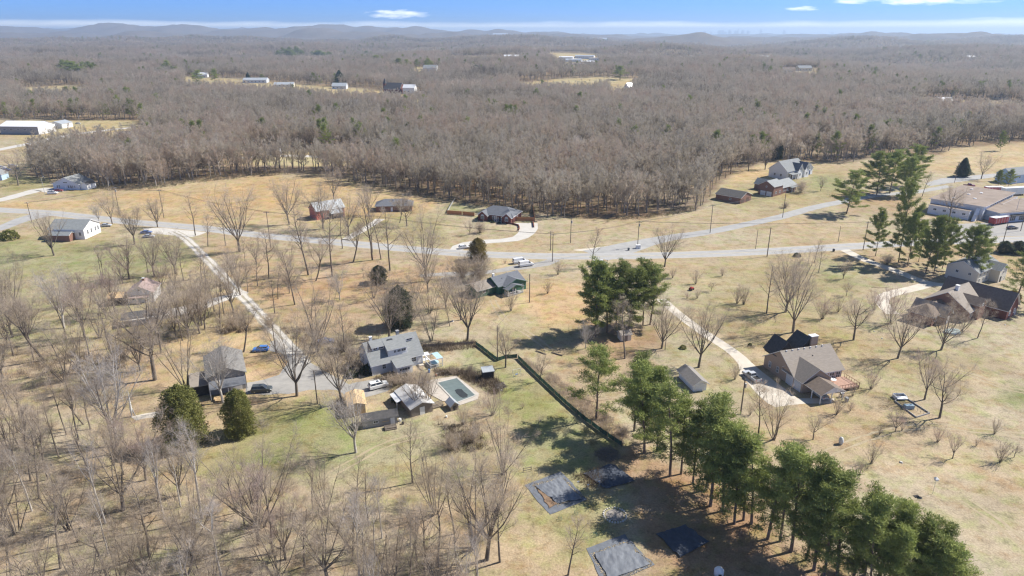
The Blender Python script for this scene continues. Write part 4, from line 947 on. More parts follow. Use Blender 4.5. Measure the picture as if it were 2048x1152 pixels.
ph = Bld('playhouse', 'tiny grey roofed playhouse at the near edge of the pool deck', 'playhouse', G(902, 823), 30)
ph.block(0, 1.9, 0, 2.4, 1.3, .8, 'y', W_LOGS, R_METAL, T_GREY, .25); ph.door('S', 0, .6, 0, .75, 1.15, W_DARK); ph.window('E', 1.9, .8, .6, .7, .5, 0)
for k, (pxx, pyy) in enumerate(((888, 824), (911, 832))):
    pass
gh = Bld('dark_hut', 'small dark garden hut with pale flat roof at the right of the pool', 'hut', G(967, 762), 15)
gh.block(0, 2.6, 0, 2.2, 2.3, .35, 'x', W_DARK, R_METAL, T_GREY, .2, style='shed'); gh.door('S', 0, .8, 0, .9, 1.9, W_DARK)

# --- U: tan brick house, lower right
U = Bld('tan_brick_house', 'tan brick house with big tan roof and garage doors beside the concrete pad', 'house', (67.5, 145.3), 17)
U.block(0, 13.9, 0, 11.4, 3.0, 4.0, 'x', W_TANB, R_TAN, T_WHITE, .45)
U.block(.004, 8.0, -3.0, 3.8, 2.95, 2.75, 'y', W_TANB, R_TAN, T_WHITE, .42)
U.block(.6, 6.9, -8.6, -3.03, 2.5, 1.45, 'y', T_WHITE, R_BROWN, T_WHITE, .35, walls=False)
U.part('porch_gable', MB().hull([(.62, -8.6, 2.42), (6.88, -8.6, 2.42), (3.75, -8.6, 3.86)], [(.62, -8.5, 2.42), (6.88, -8.5, 2.42), (3.75, -8.5, 3.86)]), W_WHITE)
for x in (.7, 3.75, 6.8): U.post(x, -8.45, 0, 2.4, .09)
U.post(6.8, -5.6, 0, 2.4, .09); U.post(.7, -5.6, 0, 2.4, .09)
for xx, w, r in ((.25, 5.2, 3.1), (6.2, 6.6, 3.4)):
    gx = MB(); prism(gx, [(xx, 4.2), (xx + w, 4.2), (xx + w, 5.2), (xx + w / 2, 5.2 + r), (xx, 5.2)], 7.4, 12.2, 'y'); U.part('front_gable', gx, W_DARK)
    gr = MB(); c = xx + w / 2; sl = r / (w / 2)
    prism(gr, [(xx - .35, 5.2 - .35 * sl + .012), (c, 5.2 + r + .012), (xx + w + .35, 5.2 - .35 * sl + .012), (xx + w + .35, 5.2 - .35 * sl + .17), (c, 5.2 + r + .17), (xx - .35, 5.2 - .35 * sl + .17)], 7.1, 12.4, 'y'); roof_mi(gr, 0, None); U.part('roof', gr, [R_DARK, R_DARK])
U.chimney(10.6, 7.6, 4.5, 8.9, 2.0, 1.3, W_TANB, T_WHITE)
for k in range(7): U.vent(1.2 + k * 1.75, 5.35, 7.0, T_WHITE, .13)
U.vent(7.6, 3.6, 5.6, M_BLACK, .12)
U.window('W', 0, 8.6, 1.0, .9, 1.6); U.window('W', 0, 5.6, 1.0, .9, 1.6)
for y in (-2.6, .2): U.door('W', 0.0 - .0, y, 0, 2.5, 2.3, T_WHITE, 'garage_door', 4, W_BLUEW)
U.window('S', 0, 8.6, 1.0, 1.0, 1.4); U.window('S', 0, 10.2, .6, 1.5, 1.8, 1); U.window('S', 0, 12.1, .6, 1.4, 1.8, 1)
U.part('gable_light', MB().obox((-.10, 3.4, 4.0), (0, 1), (-1, 0), .12, .9, .08), T_WHITE)
dko = U.part('deck', MB().box(8.6, 14.6, -5.4, -.05, .55, .75), W_BROWN)
for k in range(10): U.part('deck_board', MB().box(8.62, 14.58, -5.38 + k * .535, -4.88 + k * .535, .753, .79), mat('deck_boards', (.46, .29, .22), (.38, .235, .175), 2, .8) if k == 0 else bpy.data.materials['deck_boards'], dko)
U.railing((8.7, -5.35), (14.55, -5.35), .79, 1.0, W_BROWN, .75); U.railing((14.5, -5.3), (14.5, -.4), .79, 1.0, W_BROWN, .75)
for x in (8.8, 11.6, 14.4): U.post(x, -5.25, 0, .55, .1, W_BROWN)
def patio_set(loc, rot, label):
    t = thing('patio_table', label, 'patio table', loc, rot)
    MB().tube([(0, 0, .72), (0, 0, .76)], [.75, .75], 18).build('table_top', T_WHITE, t)
    for a in range(3): c, s_ = math.cos(a * 2.09), math.sin(a * 2.09); MB().tube([(c * .5, s_ * .5, 0), (c * .3, s_ * .3, .72)], [.03, .03], 5).build('leg', T_WHITE, t)
_c, _s = math.cos(R(17)), math.sin(R(17))
ul = lambda x, y: (67.5 + x * _c - y * _s, 145.3 + x * _s + y * _c)
patio_set((*ul(9.9, -1.8), .79), .3, 'round white table on the brown deck of the tan house')
def lidded_grill(loc, rot, label):
    t = thing('barbecue_grill', label, 'grill', loc, rot)
    MB().box(-.5, .5, -.3, .3, .75, .9).build('firebox', M_BLACK, t); MB().tube([(-.5, 0, .9), (.5, 0, .9)], [.3, .3], 12).build('lid', M_IRON, t)
    for x in (-.45, .45):
        for y in (-.25, .25): MB().box(x - .03, x + .03, y - .03, y + .03, 0, .75).build('leg', M_BLACK, t)
lidded_grill((*ul(7.9, -7.2), 0.02), .5, 'small grill with steel lid beside the carport gable')
def bin_(loc, label, c):
    t = thing('waste_bin', label, 'bin', loc, .3)
    m = mat('bin_plastic', c, None, 2, .5)
    MB().hull([(-.25, -.3, 0), (.25, -.3, 0), (.25, .3, 0), (-.25, .3, 0)], [(-.3, -.36, .95), (.3, -.36, .95), (.3, .36, .95), (-.3, .36, .95)]).build('bin_body', m, t)
    MB().slab([(-.33, -.4, 1.0), (.33, -.4, 1.0), (.33, .4, 1.06), (-.33, .4, 1.06)], .05).build('lid', m, t)
bin_((*ul(7.4, -9.3), 0.02), 'grey waste bin at the front corner of the carport', (.25, .26, .27))

# --- V: small garage by the pines
V = Bld('small_garage', 'narrow brown roofed garage with white door next to the pine row', 'garage', (43.0, 143.2), 13)
V.block(0, 3.4, 0, 7.6, 2.0, 1.0, 'y', W_WHITE, mat('grey_brown_shingles', (.27, .25, .23), (.21, .195, .18), 1.6, .9, bump=.02), T_WHITE, .55); V.door('S', 0, .4, 0, 2.6, 1.9, T_WHITE, 'garage_door', 4); V.window('E', 3.5, 4, 1, .8, .8)

# --- G: green house
Gh = Bld('green_house', 'green board house with slate grey roofs and white porch rails', 'house', (-2.9, 206.0), 39)
Gh.block(-.4, 10.2, 1.8, 9.4, 2.8, 2.1, 'x', W_GREEN, R_SLATE, T_GREEN, .4)
Gh.block(1.2, 10.0, .3, 5.6, 2.75, 1.7, 'y', W_GREEN, R_SLATE, T_GREEN, .4)
Gh.block(.6, 7.0, -1.9, .27, 2.35, 1.1, 'y', W_GREEN, R_SLATE, T_GREEN, .35, walls=False)
Gh.part('porch_gable', MB().hull([(.65, -1.9, 2.3), (6.95, -1.9, 2.3), (3.8, -1.9, 3.4)], [(.65, -1.8, 2.3), (6.95, -1.8, 2.3), (3.8, -1.8, 3.4)]), W_GREEN)
Gh.part('porch_floor', MB().box(.6, 7.0, -1.9, .27, 0, .4), W_GREYW)
for x in (.72, 3.8, 6.9): Gh.post(x, -1.78, .4, 2.28, .1)
Gh.railing((.8, -1.85), (3.6, -1.85), .4, .95, T_WHITE, .3); Gh.railing((4.6, -1.85), (6.9, -1.85), .4, .95, T_WHITE, .3); Gh.railing((.75, -1.8), (.75, .2), .4, .95, T_WHITE, .3)
Gh.block(-7.6, -.43, 3.6, 10.4, 2.5, 1.4, 'x', W_GREEN, R_TAN, T_WHITE, .4)
Gh.chimney(.8, 6.2, 4.0, 5.6, .6, .6, T_WHITE); Gh.vent(6.5, 6.4, 4.7, T_GREY, .12); Gh.vent(2.8, 4.2, 4.2, M_BLACK, .12)
Gh.window('E', 10.0, 2.0, 1.1, 1.1, 1.1); Gh.window('S', .3, 7.8, 1.2, .9, 1.0); Gh.door('S', .3, 4.0, .4, .9, 1.9, T_WHITE); Gh.window('S', 3.6, -5.5, 1.1, 1.2, 1.0); Gh.window('S', .3, 1.8, 1.2, 1.3, 1.0)
for k in range(10): Gh.part('siding_batten', MB().box(10.003, 10.04, .5 + k * .52, .56 + k * .52, .1, 2.7), T_GREEN)

# --- H: red brick house with arched windows and its fences
H = Bld('brick_house', 'red brick house with grey hip roof and two arched front windows', 'house', (-15.2, 301.3), -22)
H.block(-.2, 16.4, .8, 11.5, 2.9, 3.0, 'x', W_BRICK, R_SLATE, T_WHITE, .45, style='hip')
for x0, x1 in ((.2, 4.6), (12.0, 16.2)):
    H.block(x0, x1, -.9, 4.5, 2.7, 1.75, 'y', W_BRICK, R_SLATE, T_WHITE, .4)
    c = (x0 + x1) / 2; H.window('S', -.9, c - .8, .9, 1.6, 1.5, 2, name='arched_window')
    arch = MB(); ring = [(c + .8 * math.cos(a), -.96, 2.4 + .75 * math.sin(a)) for a in np.linspace(0, math.pi, 9)]
    arch.hull([(x, y + .05, z) for x, y, z in ring], ring); H.part('arch_light', arch, mat('arch_glass', (.42, .47, .52), None, 1, .2) if 'arch_glass' not in bpy.data.materials else bpy.data.materials['arch_glass'])
H.window('S', .8, 6.4, .8, 1.8, 1.5, 1); H.door('S', .8, 10.2, .1, 1.0, 2.1, W_DARK); H.window('S', .8, 9.1, .4, .6, 1.8, 0)
for x in (8.3, 9.2, 11.4): H.part('porch_column', MB().tube([(x, -.55, 0), (x, -.55, 2.85)], [.11, .09], 8), T_WHITE)
H.part('porch_step', MB().box(8.6, 11.0, -1.3, .78, 0, .25), M_CONC)
H.window('E', 16.4, 5.5, 1, 1.2, 1.2)
def shrub_ball(x, y, r, label, mt=M_DARKG, group=None):
    mb = MB(); rg = random.Random(int(x * 77 + y)); 
    for k in range(420):
        d = rv(rg).normalized(); d.z = abs(d.z); p = Vector((d.x * r, d.y * r, .05 + d.z * r * 1.05)) * rg.uniform(.72, 1.02); s_ = perp(d, rg) * r * .16; u = (d + rv(rg) * .5).normalized() * r * .22
        mb.poly([p - s_, p + s_, p + u])
    tr = MB().tube([(0, 0, -.1), (0, 0, r * .5)], [.06, .04], 5)
    t = thing('evergreen_shrub', label, 'shrub', (x, y, 0), 0, group); mb.build('crown', mt, t); tr.build('trunk', M_BARK, t); return t
hx = lambda x, y: (-15.2 + x * math.cos(R(-22)) - y * math.sin(R(-22)), 301.3 + x * math.sin(R(-22)) + y * math.cos(R(-22)))
for k, (x, y) in enumerate(((7.9, -1.9), (11.0, -2.2), (5.6, .0), (-1.0, 2.5))):
    shrub_ball(*hx(x, y), (.85, .8, .6, .9)[k], ('dark round shrub left of the brick house steps', 'dark round shrub right of the brick house steps', 'low shrub under the middle window of the brick house', 'dark shrub at the left corner of the brick house')[k])
def plank_fence(name, label, pts, h, mt, pitch=.32, cat='fence', group=None):
    """boards nailed side by side on posts and rails; every board its own piece"""
    o = np.array(pts[0]); t = thing(name, label, cat, (o[0], o[1], 0), 0, group); shared = {}
    for a, b in zip(pts[:-1], pts[1:]):
        a, b = np.array(a) - o, np.array(b) - o; v = b - a; L = np.linalg.norm(v); u = v / L; n = np.array((-u[1], u[0])); ang = math.atan2(u[1], u[0]); k = int(L / pitch)
        for i in range(k):
            p = a + u * (i * pitch); key = round(h, 2)
            if key not in shared: shared[key] = MB().box(.006, pitch - .006, -.02, .02, .05, h).mesh('board', mt)
            bo = ob('board', shared[key], t, (p[0], p[1], 0), ang)
            bo.scale = (1, 1, 1 + .02 * math.sin(i * 12.9))
        m = max(1, int(L / 2.4))
        for i in range(m + 1):
            p = a + u * (L * i / m) + n * .08; MB().box(-.05, .05, -.05, .05, 0, h).build('post', mt, t, (p[0], p[1], 0), ang)
        rl = MB()
        for z in (.4, h - .4): rl.obox((a[0] + n[0] * .025, a[1] + n[1] * .025, z), u, n, L, .05, .09)
        rl.build('rail', mt, t)
plank_fence('wooden_fence', 'orange board fence left of the red brick house', [G(894, 428.5), G(925, 430.5), G(950, 433)], 1.9, W_CEDAR)
plank_fence('wooden_fence', 'orange board fence at the right end of the concrete drive', [G(1026, 441.5), G(1046, 442), G(1069.5, 442.5), G(1067, 428), G(1066, 418)], 1.9, W_CEDAR)
rw = MB(); wpt = [np.array(G(*p)) for p in ((1012, 447.5), (1026, 449), (1036, 452), (1038, 457), (1036, 461))]
rwt = thing('retaining_wall', 'low curved brick retaining wall beside the white concrete drive', 'wall', (*wpt[0], 0))
for a, b in zip(wpt[:-1], wpt[1:]):
    a_, b_ = a - wpt[0], b - wpt[0]; v = b_ - a_; L = np.linalg.norm(v); u = v / L; k = max(1, int(L / 1.1))
    for i in range(k):
        for r_ in range(2): p = a_ + u * (L * i / k); MB().obox((p[0], p[1], r_ * .36), u, (-u[1], u[0]), L / k - .03, .35, .34).build('wall_block', W_BRICK, rwt)
lw = MB(); a = np.array(G(1067, 443.5)); b = np.array(G(1068.5, 455)); v = b - a; L = np.linalg.norm(v); u = v / L
lwt = thing('retaining_wall', 'straight low brick wall along the right edge of the concrete drive', 'wall', (*a, 0))
for i in range(7): MB().obox((u[0] * L * i / 7, u[1] * L * i / 7, 0), u, (u[1], -u[0]), L / 7 - .03, .4, .8).build('wall_block', W_BRICK, lwt)

# --- I, J: barn and grey roofed house by the gold field
I = Bld('red_barn', 'red gabled barn with grey metal roof by the golden field', 'barn', G(673, 434), 38)
I.block(-9.5, 4.2, 0, 8.0, 4.2, 3.0, 'x', W_RED, R_METAL, T_GREY, .4); I.door('E', 4.2, 2.6, 0, 2.8, 2.8, W_RED, 'barn_door', 2, W_WHITE); I.window('E', 4.2, 3.5, 4.6, 1, 1); I.window('S', 0, -3.5, 1.2, 1.2, 1.2)
I.block(-3.2, 2.2, -2.2, -.03, 2.5, 1.3, 'x', W_DARK, R_METAL, T_GREY, .3, style='shed')
J = Bld('ranch_house', 'low brown house with grey hip roof behind bare trees right of the barn', 'house', G(752, 424), 5)
J.block(0, 17, 0, 9, 2.7, 2.5, 'x', W_BROWNB, R_SLATE, T_GREY, .5, style='hip'); J.window('S', 0, 2.5, 1, 1.6, 1.2); J.window('S', 0, 11, 1, 1.6, 1.2); J.door('S', 0, 7, .1, 1, 2, T_WHITE); J.vent(8, 3.5, 5, T_GREY, .15)

# --- K: white house left
K = Bld('white_house', 'white gabled house with grey green roof beside the left road', 'house', (-175.8, 270.4), 88)
K.block(0, 11.0, 0, 14.5, 4.3, 2.6, 'y', W_WHITE, R_GREENM, T_WHITE, .45)
for x in (2.0, 4.4, 7.2, 9.0): K.window('S', 0, x, 1.6, 1.0, 1.9)
K.window('S', 0, 4.6, 4.9, .7, .7); K.window('S', 0, 6.0, 4.9, .7, .7)
K.block(-3.6, -.03, 4.0, 12.5, 2.7, .9, 'y', W_BROWNB, R_GREENM, T_WHITE, .3); K.window('W', 0, 1.2, 1.5, 1, 1.5)
# --- L: white blue-trimmed house upper left
L_ = Bld('white_cottage', 'white cottage with dark windows and grey roof before the woods at left', 'house', G(108, 379), -6)
L_.block(0, 15, 0, 11, 3.2, 3.4, 'y', W_BLUEW, R_GREY, T_WHITE, .5)
for x, w in ((2.0, .9), (3.2, .9), (8.4, 1.0), (9.8, 1.0), (11.0, .7), (12.2, .7)): L_.window('S', 0, x, 1.0, w, 1.5)
L_.window('S', 0, 6.2, 3.6, 2.4, .7, 2); L_.door('S', 0, 6.6, .1, 1, 2.1, T_WHITE); L_.block(15.03, 19, 1, 8, 2.7, 1.2, 'y', W_WHITE, R_DARK, T_WHITE, .3); L_.vent(5, 4, 5.6, M_BLACK, .2); L_.vent(9, 6, 5.6, M_BLACK, .2)
# --- M: long warehouse
Mw = Bld('warehouse', 'long white warehouse with pale metal roof at far left', 'warehouse', G(2, 268.5), -5)
Mw.block(0, 34, 0, 20, 6.6, 3.2, 'x', W_GREYW, R_WHITEM, T_WHITE, .6); Mw.door('E', 34, 7, 0, 5, 4.5, T_WHITE, 'roller_door', 5)
Mw.part('gable_wall', MB().hull([(34.003, .0, 0), (34.003, 20, 0), (34.003, 20, 6.55), (34.003, 10, 9.7), (34.003, 0, 6.55)], [(34.09, 0, 0), (34.09, 20, 0), (34.09, 20, 6.55), (34.09, 10, 9.7), (34.09, 0, 6.55)]), W_WHITE)
for k in range(5): Mw.window('S', 0, 3 + k * 6, 3.5, 2.6, 1.2, 2)
Mw2 = Bld('small_warehouse', 'small white metal building behind the long warehouse', 'warehouse', G(97, 257), -4)
Mw2.block(0, 13, 0, 14, 4, 2, 'y', W_WHITE, R_METAL, T_WHITE, .4); Mw2.door('S', 0, 4, 0, 4, 3, W_BLUEW, 'roller_door', 4)
# --- N: white house under red-brown roof among trees, dark shed, carport
N = Bld('small_white_house', 'small white house with faded red roof among bare trees', 'house', G(257, 607), 12)
N.block(0, 7.6, 0, 8.0, 3.3, 2.1, 'y', W_WHITE, R_RED, T_WHITE, .45); N.window('S', 0, 1.0, 1.0, 1.0, 1.3); N.window('S', 0, 4.6, 1.0, 1.0, 1.3); N.door('S', 0, 2.8, .1, .95, 2.0, T_WHITE); N.window('S', 0, 3.3, 3.8, .8, .8); N.chimney(3.8, 5.5, 4.9, 6.2, .6, .6)
N.part('porch_roof', MB().slab([(.5, -1.6, 2.2), (6.5, -1.6, 2.2), (6.5, -.03, 2.55), (.5, -.03, 2.55)], .1), R_RED)
for x in (.7, 6.3): N.post(x, -1.45, 0, 2.1, .07)
Ns = Bld('dark_shed', 'dark boarded shed with tan roof left of the red roofed house', 'shed', G(218, 612), 10); Ns.block(0, 4.2, 0, 5, 2.5, .9, 'x', W_DARK, W_PLY, T_BROWN, .3); Ns.door('S', 0, 1.4, 0, 1.2, 1.9, W_LOGS)
Nc = Bld('carport', 'long low carport with dark roof and pale edge beside the gravel lane', 'carport', G(246, 656), 24)
Nc.block(0, 11, 0, 5, 2.3, .35, 'x', W_LOGS, R_DARK, T_WHITE, .3, style='shed', walls=False)
for x in (.2, 3.7, 7.2, 10.8):
    for y in (.2, 4.8): Nc.post(x, y, 0, 2.25 + .3 * (y > 1), .09)
# --- O, P, Q: brick garage, brick house, white farmhouse
O = Bld('brick_garage', 'long brick garage with dark gable roof at the edge of the woods', 'garage', (113.4, 332.3), 46)
O.block(0, 11.5, 0, 13.5, 3.0, 2.1, 'y', W_BROWNB, R_DARK, T_WHITE, .45)
for k in range(4): O.door('S', 0, .8 + k * 2.65, 0, 2.2, 2.2, W_BROWNB if k % 2 else T_BROWN, 'garage_door', 3)
O.window('W', 0, 5, 1.2, 1.2, 1)
P_ = Bld('brick_ranch_house', 'brick house with grey green roof and two white garage doors', 'house', G(1516, 388), 40)
P_.block(0, 9, -8.5, 0, 5.2, 2.4, 'x', W_BROWNB, R_GREENM, T_WHITE, .4); P_.block(9.03, 24, -8, 2.5, 3.3, 2.6, 'x', W_BROWNB, R_GREENM, T_WHITE, .4); P_.block(9.0, 15, -2, 8, 3.3, 2.5, 'y', W_BROWNB, R_GREENM, T_WHITE, .4)
for y in (-7.6, -4.1): P_.door('W', 0, y, 0, 2.9, 2.3, T_WHITE, 'garage_door', 4)
P_.window('W', 0, -4.7, 4.2, .8, .9)
for x in (11, 14, 18, 21): P_.window('S', -8, x, 1.1, 1.3, 1.3)
P_.part('porch_roof', MB().slab([(16, -10.2, 2.7), (24, -10.2, 2.7), (24, -8.03, 3.0), (16, -8.03, 3.0)], .12), R_GREENM)
for x in (16.2, 18.8, 21.4, 23.8): P_.post(x, -10, 0, 2.55, .09)
for x in (2, 5.8): P_.window('S', -8.5, x, 1.2, 1.2, 1.2)
Q = Bld('white_farmhouse', 'large white farmhouse with grey roof and two steep front gables', 'farmhouse', G(1572, 360), 36); Q.root.scale = (1.18, 1.18, 1.12)
Q.block(0, 15.5, 0, 10, 4.6, 4.2, 'x', W_WHITE, R_GREY, T_WHITE, .5)
for x0 in (7.2, 13.0): Q.block(x0, x0 + 3.6, -1.5, 4.8, 4.6, 3.0, 'y', W_WHITE, R_SLATE, T_WHITE, .4); Q.window('S', -1.5, x0 + 1.2, 4.4, 1.2, 1.3); Q.window('S', -1.5, x0 + 1.2, 1.3, 1.2, 1.4)
Q.part('porch_roof', MB().slab([(1, -2.6, 2.9), (7.1, -2.6, 2.9), (7.1, -.03, 3.5), (1, -.03, 3.5)], .14), R_GREY)
for x in (1.2, 4.1, 6.9): Q.post(x, -2.4, 0, 2.75, .1)
Q.window('W', 0, 2.6, 1.3, 1.1, 1.4); Q.window('W', 0, 6, 1.3, 1.1, 1.4); Q.door('S', 0, 3.6, .1, 1.1, 2.2, T_BROWN); Q.window('S', 0, 1.6, 1.2, 1.2, 1.4); Q.window('S', 0, 10.8, 1.2, 1.2, 1.4)
Q.block(17.6, 24, 1, 8, 3.6, 2.4, 'y', W_WHITE, R_GREY, T_WHITE, .4); Q.door('S', 1, 19, 0, 3, 2.4, mat('blue_door_paint', (.06, .10, .22), None, 2, .5), 'garage_door', 4)
# --- R: commercial buildings, right
Rb = Bld('flat_roofed_hall', 'white hall with broad brown flat roof beside the car park', 'commercial building', (212.8, 300.8), 41)
Rb.block(0, 44, 0, 22, 6.2, .3, 'x', W_BLOCK, R_FLAT, T_WHITE, .7, style='flat')
Rb.block(-4.5, -.8, 4, 21, 4.0, .25, 'x', W_BLOCK, R_FLAT, T_WHITE, .2, style='flat')
Rb.block(20, 44, -2.0, -.8, 4.6, .25, 'x', W_BLOCK, R_FLAT, T_WHITE, .1, style='flat')
for k in range(11): Rb.window('S', -.0, 9 + k * 3.0 if k < 3 else 9 + k * 3.0, 4.7, 2.2, 1.0, 2)
Rb.door('S', 0, 2.4, 0, 1.2, 2.2, W_BLUEW); Rb.window('S', 0, 5.4, 3.6, .8, 1.0)
for y in (6, 10, 14, 18): Rb.window('W', -4.5, y - .6, 2.0, 1.4, 1.0)
for x, y in ((14, 8), (22, 13), (30, 10), (8, 15), (36, 16)): Rb.vent(x, y, 6.5, T_WHITE, .6, 'roof_unit')
Rb.part('buttress', MB().hull([(-4.9, 1.2, 0), (-.75, 1.2, 0), (-.75, 2.6, 0), (-4.9, 2.6, 0)], [(-.9, 1.2, 5.4), (-.75, 1.2, 5.4), (-.75, 2.6, 5.4), (-.9, 2.6, 5.4)]), W_BLOCK)
R2 = Bld('brown_roofed_store', 'low white store with brown flat roof at the right frame edge', 'commercial building', G(1996, 446), 14)
R2.block(0, 40, 0, 20, 4.4, .3, 'x', W_BLUEW, R_FLAT, T_WHITE, .6, style='flat')
for x in (6, 11, 16, 21, 27): R2.window('S', 0, x, .5, 3.2, 2.6, 2)
R2.door('S', 0, 3.2, 0, 1.6, 2.4, W_BLUEW); R2.part('awning', MB().slab([(5.5, -1.6, 3.1), (25, -1.6, 3.1), (25, -.03, 3.5), (5.5, -.03, 3.5)], .1), W_DARK)
def trailer(name, label, xy, ang, L, w, h, body, roof, wheels=True):
    t = thing(name, label, 'trailer', (*xy, 0), R(ang)); z0 = .8 if wheels else .15
    MB().box(0, L, 0, w, z0, h).build('box_body', body, t); MB().box(-.04, L + .04, -.04, w + .04, h + .003, h + .09).build('roof', roof, t)
    MB().obox((L + .003, .15, z0 + .1), (0, 1), (1, 0), w - .3, .04, h - z0 - .25).build('rear_door', body, t)
    for k in range(5): MB().box(L * (k + .5) / 5 - .05, L * (k + .5) / 5 + .05, -.035, -.003, z0 + .05, h - .05).build('side_rib', roof, t)
    if wheels:
        for x in (L * .72, L * .82):
            for y in (.15, w - .15): MB().tube([(x, y - .13, .45), (x, y + .13, .45)], [.45, .45], 12).build('wheel', M_BLACK, t)
        MB().box(.6, .8, .3, .5, 0, z0).box(.6, .8, w - .5, w - .3, 0, z0).build('landing_leg', M_IRON, t)
    return t
M_REDP = mat('red_paint', (.42, .055, .05), (.34, .045, .04), 1, .5)
M_REDW = mat('red_and_white_paint', (.62, .22, .22), (.55, .17, .17), 1, .5)
trailer('box_trailer', 'red box trailer with white roof in the car park by the hall', G(1988, 452), 24, 9.5, 2.8, 3.4, M_REDP, R_WHITEM)
trailer('box_trailer', 'long white box trailer behind the flat roofed hall', G(2008, 393), 12, 14, 2.8, 4.2, R_WHITEM, R_WHITEM)
trailer('box_trailer', 'red and white box trailer behind the flat roofed hall', G(1972, 388), 0, 9, 2.8, 3.6, M_REDW, R_WHITEM)
# --- S: cream house behind the right pines
S_ = Bld('cream_house', 'cream two-storey house with grey roof behind the right hand pines', 'house', G(1962, 566), 34)
S_.block(-4, 12, 0, 10, 4.6, 2.6, 'x', W_CREAM, R_GREY, T_WHITE, .5); S_.block(5, 10.5, -3, 3, 4.4, 1.8, 'y', W_CREAM, R_GREY, T_WHITE, .4)
for x in (-2.5, .5, 2.6): S_.window('S', 0, x, 2.9, .9, 1.0); S_.window('S', 0, x, .8, .9, 1.2)
S_.window('S', -3, 7.2, 2.8, 1.0, 1.0); S_.door('S', -3, 6.0, 0, 1, 2, W_DARK); S_.window('W', -4, 2, 2.8, 1, 1); S_.window('W', -4, 6, 2.8, 1, 1)
# --- T: big brick house with tan roofs, right edge
T = Bld('tan_roofed_brick_house', 'big brick house with several tan and dark roofs at right', 'house', (145.1, 189.0), 37)
T.block(-1.0, 7.2, -3.0, 15.5, 3.3, 4.4, 'y', W_BRICK, R_BROWN, T_WHITE, .45)
T.block(-11.5, 3.1, 3.4, 16.2, 3.2, 4.2, 'x', W_BROWNB, R_TAN, T_WHITE, .45)
T.block(-19.6, -15.0, 6.5, 15.5, 2.9, 2.3, 'y', W_BROWNB, R_TAN, T_WHITE, .45); T.block(-23.6, -16.5, 8.2, 15, 2.9, 2.4, 'x', W_BROWNB, R_BROWN, T_GREY, .45, style='hip'); T.block(-15.0, -11.4, 8, 15, 2.8, 1.8, 'x', W_BROWNB, R_BROWN, T_GREY, .3)
T.block(-7.6, -3.2, 2.2, 9.0, 4.6, 1.7, 'y', W_BROWNB, R_BROWN, T_GREY, .3)
T.chimney(-6.6, 9.4, 6, 8.6, 1.0, .9, T_WHITE)
for y in (-1.2, 1.4): T.window('E', 7.2, y + 3, 1, 1.1, 1.4)
T.window('S', -3.0, .6, 1.0, 1.2, 1.5); T.window('S', -3.0, 4.2, 1.0, 1.2, 1.5); T.window('S', 3.4, -10, 1.0, 1.3, 1.5); T.window('S', 3.4, -2.6, 1.0, 1.0, 1.5); T.window('S', 8.2, -21.6, 1, 1.2, 1.2); T.window('S', 2.2, -6.0, 4.0, 1.2, .9)
T.door('S', 6.5, -18.6, 0, 2.6, 2.2, T_WHITE, 'garage_door', 4); T.part('basement_door', MB().obox((5.2, -3.003, .1), (1, 0), (0, -1), 1.3, .05, 1.7), T_GREY)
# small backyard shed (tan), chicken-coop style under the middle pines
Sh = Bld('garden_shed', 'small tan garden shed under the tall middle pines', 'shed', G(1242, 683), 14); Sh.block(0, 3.0, 0, 2.6, 1.9, .7, 'x', W_CREAM, R_TAN, T_WHITE, .25); Sh.door('S', 0, 1.0, 0, .9, 1.6, W_LOGS)
# edge houses
E1 = Bld('pale_blue_house', 'pale blue house cut by the left frame edge', 'house', G(-30, 362), 10); E1.block(0, 9, 0, 8, 3.4, 2.2, 'y', W_BLUE, R_GREY, T_WHITE, .4); E1.window('S', 0, 5.4, 1, 1.1, 1.3); E1.window('S', 0, 2, 1, 1.1, 1.3)
E2 = Bld('pale_blue_house', 'pale blue house behind cedars at the upper right edge', 'house', G(2020, 368), 20); E2.block(0, 16, 0, 9, 5, 3, 'x', W_BLUE, R_GREY, T_WHITE, .4); E2.window('S', 0, 2.4, 2.8, 1.1, 1.6); E2.window('S', 0, 6, 2.8, 1.1, 1.6); E2.door('S', 0, 4.2, 0, 1, 2, T_WHITE)
E3 = Bld('roadside_cabin', 'small dark roofed cabin with white end by the upper left road', 'cabin', G(238, 276), -12); E3.block(0, 9, 0, 7, 3, 2, 'x', W_BROWNB, R_DARK, T_WHITE, .3); E3.block(9.03, 15, 1, 6, 3.4, 1, 'x', W_WHITE, R_WHITEM, T_WHITE, .3); E3.window('S', 0, 3, 1, 1.4, 1.2)
# far buildings scattered through the woods
def far_house(px, py, w, d, h, rise, ang, wall, roof, label, cat='house', name='far_house', chim=False, z_lift=0):
    x, y, z = GT(px, py); b = Bld(name, label, cat, (x, y), ang); b.root.location.z = z - .4
    b.block(0, w, 0, d, h, rise, 'x', wall, roof, T_WHITE, .5, .25, z0=-3)
    for k in range(max(1, int(w / 6))): b.window('S', 0, 1.5 + k * 6, h * .35, 2.2, 1.6, 1)
    if chim: b.chimney(w * .2, d * .5, h, h + rise + 2.5, 1.6, 1.6)
    return b
fb = far_house(768, 187, 26, 16, 7, 8, -20, W_BRICK, R_DARK, 'far brick chapel with dark roof and small tower in the woods', 'chapel', 'brick_chapel')
tw_ = fb.part('tower', MB().box(-3, 1, 4, 8, -3, 14), W_BRICK); fb.part('tower_roof', MB().hull([(-3.3, 3.7, 14), (1.3, 3.7, 14), (1.3, 8.3, 14), (-3.3, 8.3, 14)], [(-1.2, 5.8, 21), (-.8, 5.8, 21), (-.8, 6.2, 21), (-1.2, 6.2, 21)]), R_DARK, tw_)
far_house(806, 188, 17, 12, 9, 4, -10, W_WHITE, R_WHITEM, 'far white gabled barn right of the brick chapel', 'barn')
